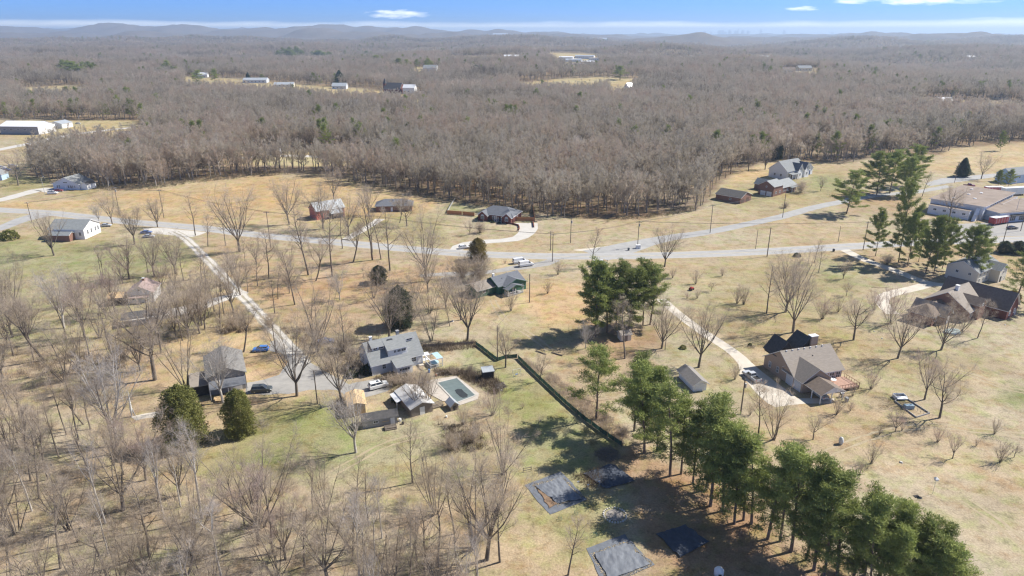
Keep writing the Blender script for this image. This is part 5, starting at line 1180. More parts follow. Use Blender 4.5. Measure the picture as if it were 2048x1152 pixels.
far_house(830, 191, 14, 9, 4, 1.5, 0, W_WHITE, R_RED, 'far low white shed with red edge beside the white barn', 'shed')
far_house(486, 166, 38, 20, 5, 3, 5, W_BLUEW, R_METAL, 'far long pale roofed hall left of the upper clearing', 'hall')
far_house(548, 174, 30, 14, 4, 3, 8, W_CREAM, R_METAL, 'far metal roofed long shed in the upper clearing', 'shed')
far_house(664, 178, 22, 14, 5, 4, 0, W_BLUEW, R_METAL, 'far grey roofed house at the right of the upper clearing', 'house')
far_house(392, 156, 20, 14, 6, 4, 10, W_WHITE, R_WHITEM, 'far pale roofed house between two dark pines', 'house')
far_house(232, 148, 18, 12, 6, 3, 15, W_WHITE, R_WHITEM, 'far small white roof at the upper left woods', 'house')
far_house(846, 144, 26, 18, 8, 5, -8, W_BLUEW, R_GREY, 'far grey roofed house by the pale lawn in the upper middle', 'house')
far_house(920, 144, 24, 12, 5, 3, 0, W_WHITE, R_WHITEM, 'far white roofed house left of the round evergreen', 'house')
far_house(1008, 118, 40, 20, 7, 4, 0, W_WHITE, R_WHITEM, 'far white farm hall on the high pale field', 'hall')
far_house(768, 134, 24, 14, 6, 4, 0, W_BROWNB, R_WHITEM, 'far brown house with white roof under distant pines', 'house')
far_house(1256, 188, 9, 9, 10, 5, 30, W_WHITE, R_METAL, 'far narrow white house below the pale hillside field', 'house')
far_house(1598, 142, 26, 16, 6, 4, 5, W_CREAM, R_GREY, 'far pale house in the right hand woods clearing', 'house')
far_house(1568, 146, 20, 14, 6, 4, 0, W_CREAM, R_BROWN, 'far cream house left of the pale clearing house', 'house')
far_house(1500, 119, 60, 22, 7, 4, 0, W_WHITE, R_METAL, 'far long pale building on the right hand skyline woods', 'building')
far_house(1985, 199, 20, 12, 5, 3, 0, W_CREAM, R_TAN, 'far cream house among bare trees at upper right', 'house')
far_house(1880, 207, 14, 10, 4, 3, 0, W_WHITE, R_WHITEM, 'far small white roof among right hand woods', 'house')
far_house(1745, 215, 16, 10, 4, 2.5, 10, W_BROWNB, R_RED, 'far brown roofed cabin among right hand woods', 'cabin')
far_house(1935, 120, 22, 16, 8, 4, 0, W_WHITE, R_METAL, 'far white house by dark cedars near the right skyline', 'house')
far_house(520, 310, 13, 8, 3.2, 2, 0, W_BLUEW, R_GREY, 'low grey house half hidden in woods beyond the golden field', 'house')
far_house(690, 312, 15, 9, 3.2, 2.2, 8, W_BROWNB, R_GREY, 'low brown house half hidden behind tall woods edge trees', 'house')
rs_ = random.Random(8)
for k, (px, py, w, d, h, wl, rf) in enumerate([(1118, 119, 40, 26, 7, W_WHITE, R_WHITEM), (1132, 124, 46, 22, 6, W_BLUEW, R_METAL), (1150, 116, 60, 26, 7, W_WHITE, R_METAL), (1163, 128, 34, 20, 6, W_CREAM, R_WHITEM), (1178, 121, 44, 22, 7, W_WHITE, R_TAN), (1142, 132, 30, 16, 5, W_RED, R_RED), (1190, 132, 34, 18, 5, W_WHITE, R_WHITEM), (1100, 128, 30, 16, 6, W_WHITE, R_METAL)]):
    far_house(px, py, w, d, h, 2.0, rs_.uniform(-20, 20), wl, rf, ('far white store at the left end of the distant shopping strip', 'far long pale blue store in the distant shopping strip', 'far wide white store at the back of the distant shopping strip', 'far cream store near the front of the distant shopping strip', 'far tan roofed store at the right of the distant shopping strip', 'far red store at the front of the distant shopping strip', 'far white store at the right front corner of the distant shopping strip', 'far small white store left of the distant shopping strip')[k], 'store', 'far_store')
# ------------------------------------------------------------------ vehicles
def paint(name, c): return bpy.data.materials.get(name) or mat(name, c, tuple(x * .93 for x in c), 1, .35, spec=.5, coat=.4)
M_RIM = mat('wheel_rim', (.45, .45, .46), (.35, .35, .36), 3, .4, metal=.6)
M_LAMP = mat('headlamp_glass', (.75, .75, .72), None, 3, .2); M_TAIL = mat('tail_lamp', (.45, .02, .02), None, 3, .3)
def vehicle(name, label, cat, xy, ang, kind, pm, group=None, z=0.03):
    t = thing(name, label, cat, (*xy, z), R(ang), group)
    L, W = dict(suv=(4.8, 1.9), sedan=(4.6, 1.8), van=(5.6, 2.05), pickup=(5.5, 1.95), hatch=(4.2, 1.75))[kind]
    if kind == 'suv': low = [(-L/2, .45), (-L/2 + .05, .95), (-L/2 + .1, 1.08), (1.0, 1.08), (L/2 - .25, .95), (L/2, .75), (L/2, .4), (L/2 - .1, .3), (-L/2 + .1, .3)]; cab = [(-L/2 + .12, 1.07), (-L/2 + .38, 1.72), (.45, 1.74), (1.25, 1.07)]
    elif kind == 'sedan': low = [(-L/2, .45), (-L/2 + .04, .85), (-1.5, .96), (1.0, .95), (L/2 - .2, .78), (L/2, .6), (L/2, .38), (L/2 - .1, .28), (-L/2 + .1, .28)]; cab = [(-1.75, .94), (-1.0, 1.4), (.2, 1.42), (1.15, .94)]
    elif kind == 'hatch': low = [(-L/2, .45), (-L/2 + .05, .9), (-1.6, 1.0), (.9, .98), (L/2 - .2, .8), (L/2, .6), (L/2, .38), (L/2 - .1, .28), (-L/2 + .1, .28)]; cab = [(-L/2 + .1, .98), (-1.6, 1.48), (.1, 1.5), (1.1, .97)]
    elif kind == 'van': low = [(-L/2, .45), (-L/2 + .02, 1.15), (1.4, 1.15), (L/2 - .4, 1.05), (L/2, .8), (L/2, .42), (L/2 - .1, .32), (-L/2 + .1, .32)]; cab = [(-L/2 + .03, 1.14), (-L/2 + .16, 2.05), (1.0, 2.1), (1.9, 1.14)]
    else: low = [(-L/2, .55), (-L/2 + .02, 1.05), (1.0, 1.05), (L/2 - .2, 1.0), (L/2, .8), (L/2, .45), (L/2 - .1, .36), (-L/2 + .1, .36)]; cab = [(-.75, 1.04), (-.55, 1.75), (.55, 1.77), (1.25, 1.04)]
    mb = MB(); n = len(low)
    for y, s_ in ((-W/2, .9), (-W/2 + .1, 1), (W/2 - .1, 1), (W/2, .9)):
        for x, zz in low: mb.v.append((x * (1 - (1 - s_) * .25), y, .62 + (zz - .62) * (s_ * .9 + .1)))
    for k in range(3):
        for i in range(n): j = (i + 1) % n; mb.f.append((k * n + i, k * n + j, (k + 1) * n + j, (k + 1) * n + i))
    mb.f.append(tuple(range(n))); mb.f.append(tuple(range(4 * n - 1, 3 * n - 1, -1))); mb.mi = [0] * len(mb.f)
    b0 = len(mb.v); wb, wtp = W / 2 - .1, W / 2 - .27
    m = len(cab)
    for sgn in (-1, 1):
        for i, (x, zz) in enumerate(cab): mb.v.append((x, sgn * (wtp if 0 < i < m - 1 else wb), zz))
    mb.f += [tuple(range(b0 + m - 1, b0 - 1, -1)), tuple(range(b0 + m, b0 + 2 * m))] + [(b0 + i, b0 + (i + 1) % m, b0 + m + (i + 1) % m, b0 + m + i) for i in range(m)]; mb.mi += [0] * (m + 2)
    body = mb.build('body', pm, t)
    def pane(nm, pts): MB().poly(pts).build(nm, GLASS, t)
    def lerp(a, b, k): return a + (b - a) * k
    e = .012
    (xa, za), (xb, zb), (xc, zc), (xd, zd) = cab
    f = lambda k0, k1, y0, y1, A, Bq, o: [(lerp(A[0], Bq[0], k0) + o, -lerp(wb, wtp, k0) * .92, lerp(A[1], Bq[1], k0) + e), (lerp(A[0], Bq[0], k0) + o, lerp(wb, wtp, k0) * .92, lerp(A[1], Bq[1], k0) + e), (lerp(A[0], Bq[0], k1) + o, lerp(wb, wtp, k1) * .92, lerp(A[1], Bq[1], k1) + e), (lerp(A[0], Bq[0], k1) + o, -lerp(wb, wtp, k1) * .92, lerp(A[1], Bq[1], k1) + e)]
    pane('windscreen', f(.1, .9, 0, 0, cab[3], cab[2], e)); pane('rear_window', f(.2, .85, 0, 0, cab[0], cab[1], -e))
    if kind != 'van':
        for sg in (-1, 1):
            yb, yt = sg * (wb + .006), sg * (wtp + .014); xm = (xb + xc) / 2; h0, h1 = .14, .88
            P = lambda x0, k: (x0, sg * (lerp(wb, wtp, k) + .012), lerp(za, zb, k))
            xr0, xr1 = lerp(xa, xb, h0) + .12, lerp(xa, xb, h1) + .12; xf0, xf1 = lerp(xd, xc, h0) - .12, lerp(xd, xc, h1) - .12
            q1 = [P(xr0, h0), P(xm - .05, h0), P(xm - .05, h1), P(xr1, h1)]; q2 = [P(xm + .05, h0), P(xf0, h0), P(xf1, h1), P(xm + .05, h1)]
            for q in (q1, q2): pane('side_window', q if sg < 0 else q[::-1])
    else:
        for sg in (-1, 1):
            P = lambda x0, k: (x0, sg * (lerp(wb, wtp, k) + .012), lerp(za, zb, k)); q = [P(.75, .2), P(xd - .35, .2), P(xc - .0, .8), P(.75, .8)]; pane('side_window', q if sg < 0 else q[::-1])
    if kind == 'suv': MB().box(-.5, .1, -.4, .4, 1.742, 1.752).build('sunroof', GLASS, t)
    for x in (-L * .31, L * .31):
        for sg in (-1, 1):
            y = sg * (W / 2 - .12); w_ = MB().tube([(x, y - .11, .34), (x, y + .11, .34)], [.34, .34], 14).build('wheel', M_BLACK, t)
            MB().tube([(x, y + sg * .112, .34), (x, y + sg * .125, .34)], [.2, .2], 10).build('rim', M_RIM, w_)
    for sg in (-1, 1):
        MB().box(L/2 - .03, L/2 + .015, sg * W * .34 - .18, sg * W * .34 + .18, .62, .76).build('headlight', M_LAMP, t)
        MB().box(-L/2 - .02, -L/2 + .06, sg * W * .38 - .12, sg * W * .38 + .12, .72, .95).build('tail_light', M_TAIL, t)
    if kind == 'pickup': MB().box(-L/2 + .12, -.85, -W/2 + .2, W/2 - .2, 1.052, 1.06).build('load_bed', M_BLACK, t)
    return t
WHITEP, SILVER, BLUEP, NAVY, GREYP, REDP, BLACKP = (paint(a, b) for a, b in (('white_paint', (.80, .80, .79)), ('silver_paint', (.48, .50, .52)), ('bright_blue_paint', (.06, .22, .62)), ('blue_grey_paint', (.13, .18, .34)), ('dark_grey_paint', (.07, .08, .08)), ('dark_red_paint', (.25, .04, .05)), ('black_paint', (.02, .022, .026))))
vehicle('parked_suv', 'white SUV parked on the asphalt in front of the dormer house', 'SUV', G(757, 775), 30, 'suv', WHITEP)
vehicle('parked_hatchback', 'bright blue hatchback parked left of the gravel drive', 'car', G(522, 702), 187, 'hatch', BLUEP)
vehicle('parked_suv', 'dark grey SUV beside the weathered garage house', 'SUV', G(524, 783), 8, 'suv', GREYP)
vehicle('parked_sedan', 'blue grey car half hidden by brush right of the gravel drive', 'car', G(652, 686), 10, 'sedan', NAVY)
vehicle('parked_van', 'white van nearest the green house, front of the parked pair', 'van', G(1052, 532), 22, 'van', WHITEP)
vehicle('parked_van', 'white van tucked behind the front van by the green house', 'van', G(1040, 526), 22, 'van', WHITEP)
vehicle('parked_van', 'white van parked by the road behind the middle pine tops', 'van', G(1200, 531), 12, 'van', WHITEP)
vehicle('pickup_truck', 'silver pickup truck on the concrete pad of the tan house', 'pickup truck', G(1503, 757), 108, 'pickup', SILVER)
vehicle('parked_sedan', 'pale car parked under the carport of the tan house', 'car', ul(3.2, -5.4), 105, 'sedan', SILVER)
vehicle('parked_sedan', 'silver car parked right beside the white gabled house', 'car', G(212, 453), 12, 'sedan', SILVER)
vehicle('parked_sedan', 'silver car in front of the pair on the gravel apron', 'car', G(298, 475), 10, 'sedan', SILVER)
vehicle('parked_sedan', 'dark blue car behind the silver one on the gravel apron', 'car', G(293, 467), 10, 'sedan', NAVY)
vehicle('parked_suv', 'white SUV before the upper left white cottage', 'SUV', G(106, 388), 8, 'suv', WHITEP)
vehicle('parked_sedan', 'dark red car behind the white SUV at the cottage', 'car', G(117, 383), 10, 'sedan', REDP)
vehicle('parked_sedan', 'small white car at the bottom of the white concrete drive', 'car', G(928, 497), 15, 'hatch', WHITEP)
vehicle('pickup_truck', 'dark red pickup behind the flat roofed hall', 'pickup truck', G(1938, 373), -15, 'pickup', REDP)
vehicle('parked_sedan', 'dark blue car beside the brown roofed store', 'car', G(2024, 458), 10, 'sedan', BLACKP)
for k, (px, py, c, lb) in enumerate([(165, 275, NAVY, 'leftmost blue car beside the upper left road'), (183, 276, BLUEP, 'bright blue car beside the upper left road'), (203, 273, REDP, 'dull red car right of the blue pair by the upper left road'), (140, 250, NAVY, 'dark car behind the small white metal building'), (156, 248, SILVER, 'silver car behind the small white metal building')]):
    vehicle('parked_sedan', lb, 'car', G(px, py), 5, 'suv' if k % 2 else 'sedan', c)
for k, (px, py, c, lb) in enumerate([(4, 337, WHITEP, 'white car at the left edge yard of many cars'), (14, 342, NAVY, 'dark car at the left edge yard of many cars'), (26, 334, SILVER, 'silver car at the left edge yard of many cars')]):
    vehicle('parked_sedan', lb, 'car', G(px, py), 20, 'suv', c)

# ------------------------------------------------------------------ utility poles and wires
M_POLE = mat('weathered_pole_wood', (.20, .165, .135), (.15, .12, .10), 3, .9, streak=(8, 8, .5))
M_GAL = mat('galvanised_steel', (.50, .50, .49), (.42, .42, .41), 3, .5, metal=.3)
TOPS = {}
def pole(key, px, pb, pt, label, arms=1, lamp=False, trans=False, name='utility_pole', rot=0.0, r=.16):
    x, y = G(px, pb); h = min(15, ztop(x, y, pt)); t = thing(name, label, 'utility pole' if name == 'utility_pole' else 'street lamp', (x, y, 0), rot)
    MB().tube([(0, 0, -.5), (0, 0, h)], [r, r * .72], 8).build('post', M_POLE if not lamp else M_GAL, t)
    if arms:
        MB().box(-1.15, 1.15, -.2, -.1, h - .55, h - .4).build('crossarm', M_POLE, t)
        for a in (-1.0, -.35, .35, 1.0): MB().tube([(a, -.15, h - .40), (a, -.15, h - .16)], [.06, .05], 6).build('insulator', T_WHITE, t)
    if trans: MB().tube([(.32, .15, h - 2.2), (.32, .15, h - 1.2)], [.24, .24], 10).build('transformer', M_GAL, t)
    if lamp:
        MB().tube([(0, 0, h - .3), (.7, -.2, h + .1), (1.5, -.4, h + .15)], [.06, .05, .05], 6).build('lamp_arm', M_GAL, t); MB().box(1.35, 2.0, -.55, -.3, h + .02, h + .17).build('lamp_head', T_WHITE, t)
    TOPS[key] = (x, y, h, rot); return t
pole('a', 64, 446, 404, 'wooden pole by the road left of the white gabled house')
pole('b', 240, 431, 374, 'tall wooden pole standing behind the road above the white gabled house', trans=True)
pole('c', 328, 436, 379, 'wooden pole at the near edge of the golden field')
pole('d', 542, 497, 408, 'wooden pole by the road left of the red barn')
pole('e', 745, 505, 430, 'thin wooden pole among roadside trees below the barn drive', rot=.1)
pole('f', 1105, 523, 467, 'wooden pole with crossarm just right of the white vans')
pole('g', 1101, 501, 462, 'wooden pole across the road behind the van drive pole')
pole('h', 1141, 486, 436, 'wooden pole on the lawn right of the white concrete drive', arms=0, trans=True)
pole('i', 1275, 495, 442, 'wooden pole at the mouth of the side road', trans=True)
pole('j', 1420, 466, 409, 'wooden pole standing halfway along the side road')
pole('k', 1565, 435, 380, 'wooden pole with crossarm at the upper side road')
pole('l', 1511, 498, 459, 'thin pole behind the road, left of the taller leaning one', arms=0, r=.12)
pole('m', 1534, 513, 455, 'bare tall pole at the near side of the road', arms=0, r=.2)
pole('n', 1676, 484, 452, 'short pole beside the road left of the tall roadside pine', arms=0, r=.12)
pole('o', 1726, 500, 443, 'wooden pole by the road beside the concrete drive entrance', rot=.2)
pole('p', 2005, 489, 447, 'wooden pole leaning at the edge of the car park', arms=0)
pole('q', 2041, 462, 420, 'wooden pole in front of the brown roofed store')
pole('r', 1909, 365, 323, 'wooden pole by the cedar behind the flat roofed hall', trans=True)
pole('s', 1481, 828, 758, 'dark wooden pole beside the concrete pad of the tan house', arms=0, trans=True, r=.18)
pole('t', 552, 707, 649, 'wooden pole by the end of the gravel drive', arms=0)
pole('u', 635, 808, 741, 'wooden pole at the near edge of the asphalt court', arms=0)
pole('v', 995, 721, 651, 'wooden pole on the grass behind the dark garden hut', arms=0)
pole('w', 1059, 605, 548, 'wooden pole right of the green house porch', arms=0)
pole('x', 90, 389, 354, 'street lamp beside the upper left white driveway', arms=0, lamp=True, name='street_lamp', r=.1)
pole('y', 2028, 440, 398, 'street lamp in front of the store at the right edge', arms=0, lamp=True, name='street_lamp', r=.1)
pole('z', 163, 262, 232, 'street lamp behind the small white metal building', arms=0, lamp=True, name='street_lamp', r=.1)
M_WIRE = mat('power_wire', (.06, .06, .06), None, 1, .6)
def wires(a, b, label, offs=(-1.0, .35, 1.0), sag=.9):
    t = None; A, B = TOPS[a], TOPS[b]; mb = MB(); o = np.array((A[0], A[1], A[2]))
    for f in offs:
        p = np.array((A[0] + f * math.cos(A[3]), A[1] + f * math.sin(A[3]), A[2] - .14)); q = np.array((B[0] + f * math.cos(B[3]), B[1] + f * math.sin(B[3]), B[2] - .14))
        mb.tube([tuple(p + (q - p) * k / 8 - np.array((0, 0, sag * 4 * (k / 8) * (1 - k / 8))) - o) for k in range(9)], [.03] * 9, 3, False)
    tag(mb.build('power_line', M_WIRE, None, tuple(o)), label, 'power line', 'power lines strung between the roadside poles')
for a, b, l in (('a', 'b', 'power lines crossing the road above the white gabled house'), ('b', 'c', 'power lines along the near edge of the golden field'), ('c', 'd', 'power lines from the golden field pole towards the barn'), ('d', 'e', 'power lines passing in front of the red barn'),
                ('e', 'f', 'power lines from the barn drive to the van drive'), ('f', 'i', 'power lines between the van drive pole and the side road mouth'), ('i', 'j', 'power lines along the lower side road'), ('j', 'k', 'power lines along the upper side road'), ('i', 'o', 'power lines along the right half of the main road'), ('o', 'q', 'power lines from the concrete drive entrance to the store')): wires(a, b, l)
wires('u', 't', 'single service wire over the asphalt court', (0,), 1.4); wires('w', 'v', 'single service wire from the green house to the fence', (0,), 1.6)

# ------------------------------------------------------------------ fences
M_MESHG = thin(mat('dark_green_fence_mesh', (.045, .095, .066), (.03, .065, .046), 1.2, .8), .2)
def mesh_fence(label, pts, h, mt, lean=0.0):
    o = np.array(pts[0]); t = thing('mesh_fence', label, 'fence', (*o, 0)); rg = random.Random(len(pts)); fold = 0
    for a, b in zip(pts[:-1], pts[1:]):
        a, b = np.array(a) - o, np.array(b) - o; v = b - a; L = np.linalg.norm(v); u = v / L; n = np.array((-u[1], u[0])); k = max(1, round(L / 2.5)); s = L / k
        for i in range(k):
            p = a + u * (i * s); MB().tube([(p[0], p[1], -.2), (p[0], p[1], h + .15)], [.05, .045], 6).build('post', T_BROWN, t)
            mb = MB(); m = 6
            for j in range(m + 1):
                q = p + u * (s * j / m) ; w = .05 * math.sin(j * 2.1 + i)
                mb.v += [(q[0] + n[0] * (w + .08), q[1] + n[1] * (w + .08), .03), (q[0] + n[0] * (.08 + w * .4), q[1] + n[1] * (.08 + w * .4), h - .06 * math.sin(math.pi * j / m) * (1 + rg.random()))]
            mb.f = [(2 * j, 2 * j + 2, 2 * j + 3, 2 * j + 1) for j in range(m)]; mb.mi = [0] * m; mb.build('mesh_panel', mt, t)
        MB().tube([(*(b), -.2), (*(b), h + .15)], [.05, .045], 6).build('post', T_BROWN, t)
mesh_fence('dark green screened fence running from the tree towards the wooden pole', [G(951, 690), G(965, 700), G(985, 716), G(995, 723), G(1012, 717), G(1034, 716)], 1.15, M_MESHG)
mesh_fence('long dark green screened fence running down towards the pine row', [G(1035.5, 717.5), G(1060, 742), G(1098, 778), G(1130, 808), G(1165, 838), G(1200, 864), G(1243, 893)], 1.15, M_MESHG)
plank_fence('low_fence', 'low weathered board fence behind the dormer house towards the big tree', [G(846, 694), G(900, 692), G(950, 688)], 0.8, W_LOGS, .9)
plank_fence('field_fence', 'thin wire-grey fence at the left of the brick house lawn', [G(894, 427), G(902, 412), G(911, 398)], 1.2, M_GAL, 1.4)

# ------------------------------------------------------------------ covered garden plots
M_FAB = mat('grey_weed_fabric', (.16, .175, .20), (.115, .125, .145), 1.3, .7, bump=.03)
M_FABW = mat('weed_fabric_wide', (.21, .225, .25), (.12, .13, .15), .9, .5, bump=.08, streak=(1.2, .35, 1))
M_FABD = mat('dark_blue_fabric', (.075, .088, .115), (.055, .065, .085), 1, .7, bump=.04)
M_STRAWM = mat('loose_straw', (.55, .45, .28), (.44, .34, .19), 2, .95)
def crumpled(name, P, z, mt, parent, amp=.10, N=22, seed=1, folds=(1.0, 4.0)):
    mb = MB(); c = [np.array(p) for p in P]
    for i in range(N + 1):
        for j in range(N + 1):
            u, v = i / N, j / N; p = c[0] * (1 - u) * (1 - v) + c[1] * u * (1 - v) + c[2] * u * v + c[3] * (1 - u) * v
            w = float(vnoise(u * folds[0] * 6 + v * 2.2, v * folds[1] * 1.4, seed)) * amp + float(vnoise(u * 14, v * 17, seed + 5)) * amp * .4
            e = (vnoise(u * 7, v * 7, seed + 9) - .5) * .28 if min(u, v, 1 - u, 1 - v) < .01 else 0
            mb.v.append((p[0] + e, p[1] + e, z + w))
    for i in range(N):
        for j in range(N): a = i * (N + 1) + j; mb.f.append((a, a + 1, a + N + 2, a + N + 1)); mb.mi.append(0)
    o = mb.build(name, mt, parent, smooth=True); return o
def plot(label, corners, border, cover, cm_, seed, extra=None):
    o = np.array(G(*corners[0])); L = lambda p: np.array(G(*p)) - o
    t = thing('garden_plot', label, 'garden plot', (*o, 0))
    if border:
        b = [L(p) for p in border]; n = len(b)
        crumpled('border_fabric', [b[0], b[1], b[2], b[3]], .03, M_FAB, t, .05, 18, seed)
        st_ = MB(); rg = random.Random(seed)
        s4 = [L(p) for p in corners]
        for k in range(4):
            a, e = s4[k], s4[(k + 1) % 4]; v = e - a; Ln = np.linalg.norm(v); u = v / Ln; nn_ = np.array((-u[1], u[0]))
            for i in range(int(Ln * 26)):
                q = a + u * rg.uniform(0, Ln) + nn_ * rg.gauss(0, .13); dd = rg.random() * 6.28; l = rg.uniform(.12, .4); st_.poly([(q[0], q[1], .11), (q[0] + math.cos(dd) * l, q[1] + math.sin(dd) * l, .13 + rg.random() * .06), (q[0] + math.cos(dd + .25) * l * .8, q[1] + math.sin(dd + .25) * l * .8, .1)])
        so = st_.build('straw_edge', M_STRAWM, t); so['kind'] = 'stuff'
    crumpled('cover_sheet', [L(p) for p in cover], .14, cm_, t, .15, 34, seed + 3, (2.2, 5.0))
    if extra: crumpled('bare_soil', [L(p) for p in extra], .10, mat('bare_soil_%d' % seed, (.25, .17, .11), (.19, .125, .08), 2, .95), t, .08, 10, seed + 7)
    return t
Z7 = lambda x, y: (960 + x / 3.096, 780 + y / 3.096)
plot('garden plot left of the pair with fabric pulled back from bare soil', [Z7(330, 590), Z7(510, 545), Z7(630, 665), Z7(480, 715)], [Z7(275, 590), Z7(500, 505), Z7(665, 680), Z7(430, 775)], [Z7(345, 600), Z7(505, 545), Z7(630, 680), Z7(480, 705)], M_FABW, 1, [Z7(335, 595), Z7(400, 640), Z7(480, 705), Z7(430, 735)])
plot('garden plot covered in shiny grey fabric at the bottom edge', [Z7(700, 1020), Z7(905, 945), Z7(1065, 1080), Z7(800, 1200)], [Z7(660, 980), Z7(895, 895), Z7(1080, 1085), Z7(760, 1220)], [Z7(710, 1020), Z7(905, 950), Z7(1050, 1085), Z7(800, 1180)], M_FABW, 11)
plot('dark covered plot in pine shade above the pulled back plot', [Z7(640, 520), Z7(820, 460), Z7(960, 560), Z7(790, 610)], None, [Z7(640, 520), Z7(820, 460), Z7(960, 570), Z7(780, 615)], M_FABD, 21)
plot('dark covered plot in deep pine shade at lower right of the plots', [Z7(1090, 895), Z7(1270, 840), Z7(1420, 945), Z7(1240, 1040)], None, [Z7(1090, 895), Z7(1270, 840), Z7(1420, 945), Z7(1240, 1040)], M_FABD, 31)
def stone_ring(px, py, r, label, n=26):
    t = thing('fire_pit', label, 'fire pit', (*G(px, py), 0)); rg = random.Random(4)
    for k in range(n):
        a = 6.283 * k / n; q = (math.cos(a) * r, math.sin(a) * r); s = rg.uniform(.16, .26)
        mb = MB(); pts = [(q[0] + s * math.cos(b) * rg.uniform(.8, 1.1), q[1] + s * math.sin(b) * rg.uniform(.8, 1.1)) for b in np.linspace(0, 5.24, 6)]
        mb.hull([(*p, -.02) for p in pts], [(q[0] + (p[0] - q[0]) * .7, q[1] + (p[1] - q[1]) * .7, s * .9) for p in pts]); mb.build('stone', M_GRAVEL, t)
    ash = MB(); ring = [(math.cos(a) * r * .8, math.sin(a) * r * .8) for a in np.linspace(0, 6.0, 16)]; ash.hull([(*p, 0) for p in ring], [(*p, .05) for p in ring]); ash.build('ash_bed', mat('grey_ash', (.33, .30, .27), (.22, .2, .18), 2, .95), t)
stone_ring(*Z7(835, 775), 2.0, 'round fire pit ring in pine shade between the garden plots')
def stick_pile(px, py, r, h, n, label, mt=M_BARK, cat='brush pile'):
    rg = random.Random(px); mb = MB()
    for k in range(n):
        a = rg.random() * 6.28; rr = r * math.sqrt(rg.random()) ; z = h * (1 - rr / r) * rg.uniform(.2, 1) + .05; d = rg.random() * 6.28; l = rg.uniform(.5, 1.3); e = rg.uniform(-.3, .5)
        c = np.array((math.cos(a) * rr, math.sin(a) * rr, z)); v = np.array((math.cos(d), math.sin(d), e)) * l; mb.tube([c - v, c + v * .2 + rg.uniform(-.1, .1), c + v], [.045, .035, .015], 4)
    x, y = G(px, py); tag(mb.build('brush_pile', mt, None, (x, y, 0)), label, cat)
stick_pile(*[int(v) for v in Z7(795, 405)], 2.4, 1.5, 240, 'heap of cut branches in shade at the end of the green fence')
stick_pile(1000, 772, 1.5, .5, 90, 'small pile of pale rubble and sticks near the garden hut', W_LOGS)
stick_pile(1195, 740, 1.3, .25, 30, 'few sawn logs lying on grass below the middle pines', M_BARK, 'log pile')
def log(px, py, L, ang, label):
    x, y = G(px, py); r = .16; c, s = math.cos(R(ang)) * L / 2, math.sin(R(ang)) * L / 2
    tag(MB().tube([(-c, -s, r), (0, 0, r + .02), (c, s, r)], [r, r * .95, r * .8], 8).build('fallen_log', M_BARK, None, (x, y, 0)), label, 'log')
log(1082, 706, 3.4, -40, 'left one of two fallen logs on the grass below the pine shade'); log(1114, 709, 3.4, -35, 'right one of two fallen logs on the grass below the pine shade')
# timber border and raised beds, right lawn
Z6 = lambda x, y: (1700 + x / 2.879, 560 + y / 2.879)
rb_ = thing('raised_garden_bed', 'long raised garden frame with steel tank and open cold frame', 'garden bed', (*G(*Z6(330, 760)), 0)); o_ = np.array(G(*Z6(330, 760)))
def lp(p): q = np.array(G(*Z6(*p))) - o_; return q
fpts = [(255, 700), (380, 795), (460, 770), (300, 668)]
for k in range(4):
    a, b = lp(fpts[k]), lp(fpts[(k + 1) % 4]); v = b - a; L = np.linalg.norm(v); u = v / L
    for i in range(max(1, int(L / 2.2))): n_ = max(1, int(L / 2.2)); MB().obox((a[0] + u[0] * L * i / n_, a[1] + u[1] * L * i / n_, 0), u, (-u[1], u[0]), L / n_ - .03, .16, .32).build('timber', W_GREYW, rb_)
a = lp((318, 745)); MB().box(a[0], a[0] + 2.0, a[1], a[1] + 1.0, 0, .9).build('tank', mat('blue_grey_tank', (.30, .40, .46), (.25, .34, .40), 2, .4), rb_)
a = lp((262, 690)); fr = MB().box(a[0], a[0] + 2.7, a[1], a[1] + .1, 0, .7).box(a[0], a[0] + .1, a[1] + .103, a[1] + 1.6, 0, .8).box(a[0] + 2.6, a[0] + 2.7, a[1] + .103, a[1] + 1.6, 0, .8).box(a[0] + .103, a[0] + 2.597, a[1] + 1.5, a[1] + 1.6, 0, .9)
fr.build('cold_frame', T_WHITE, rb_); MB().slab([(a[0] + .1, a[1] - .5, .5), (a[0] + 2.6, a[1] - .5, .5), (a[0] + 2.6, a[1] + .3, .85), (a[0] + .1, a[1] + .3, .85)], .05).build('cold_frame_lid', R_WHITEM, rb_)
for k in range(5): q = lp((350 + k * 18, 740 + k * 9)); MB().tube([(q[0], q[1], 0), (q[0], q[1], 1.1)], [.04, .04], 5).build('stake', M_GAL, rb_)
# white feeder on a pole, wrapped plant, umbrella-like white pole, water tank, pond mat, bird house poles
bx = thing('bird_house', 'white bird house on a thin pole in the open dry lawn', 'bird house', (*G(1865, 988), 0)); MB().tube([(0, 0, -.2), (0, 0, 3.0)], [.035, .03], 6).build('post', M_GAL, bx); MB().box(-.28, .28, -.28, .28, 3.0, 3.42).build('nest_box', T_WHITE, bx)
MB().hull([(-.36, -.36, 3.423), (.36, -.36, 3.423), (.36, .36, 3.423), (-.36, .36, 3.423)], [(-.05, -.05, 3.72), (.05, -.05, 3.72), (.05, .05, 3.72), (-.05, .05, 3.72)]).build('roof', T_WHITE, bx)
wp = MB().tube([(0, 0, 0), (.05, 0, .5), (0, .05, 1.1), (0, 0, 1.55), (.02, 0, 1.7)], [.35, .5, .48, .3, .06], 12); tag(wp.build('wrapped_plant', mat('thin_white_cloth', (.66, .66, .65), (.56, .56, .55), 2, .8), None, (*G(1681, 888), 0), smooth=True), 'plant wrapped in white cloth on the dry lawn', 'wrapped plant')
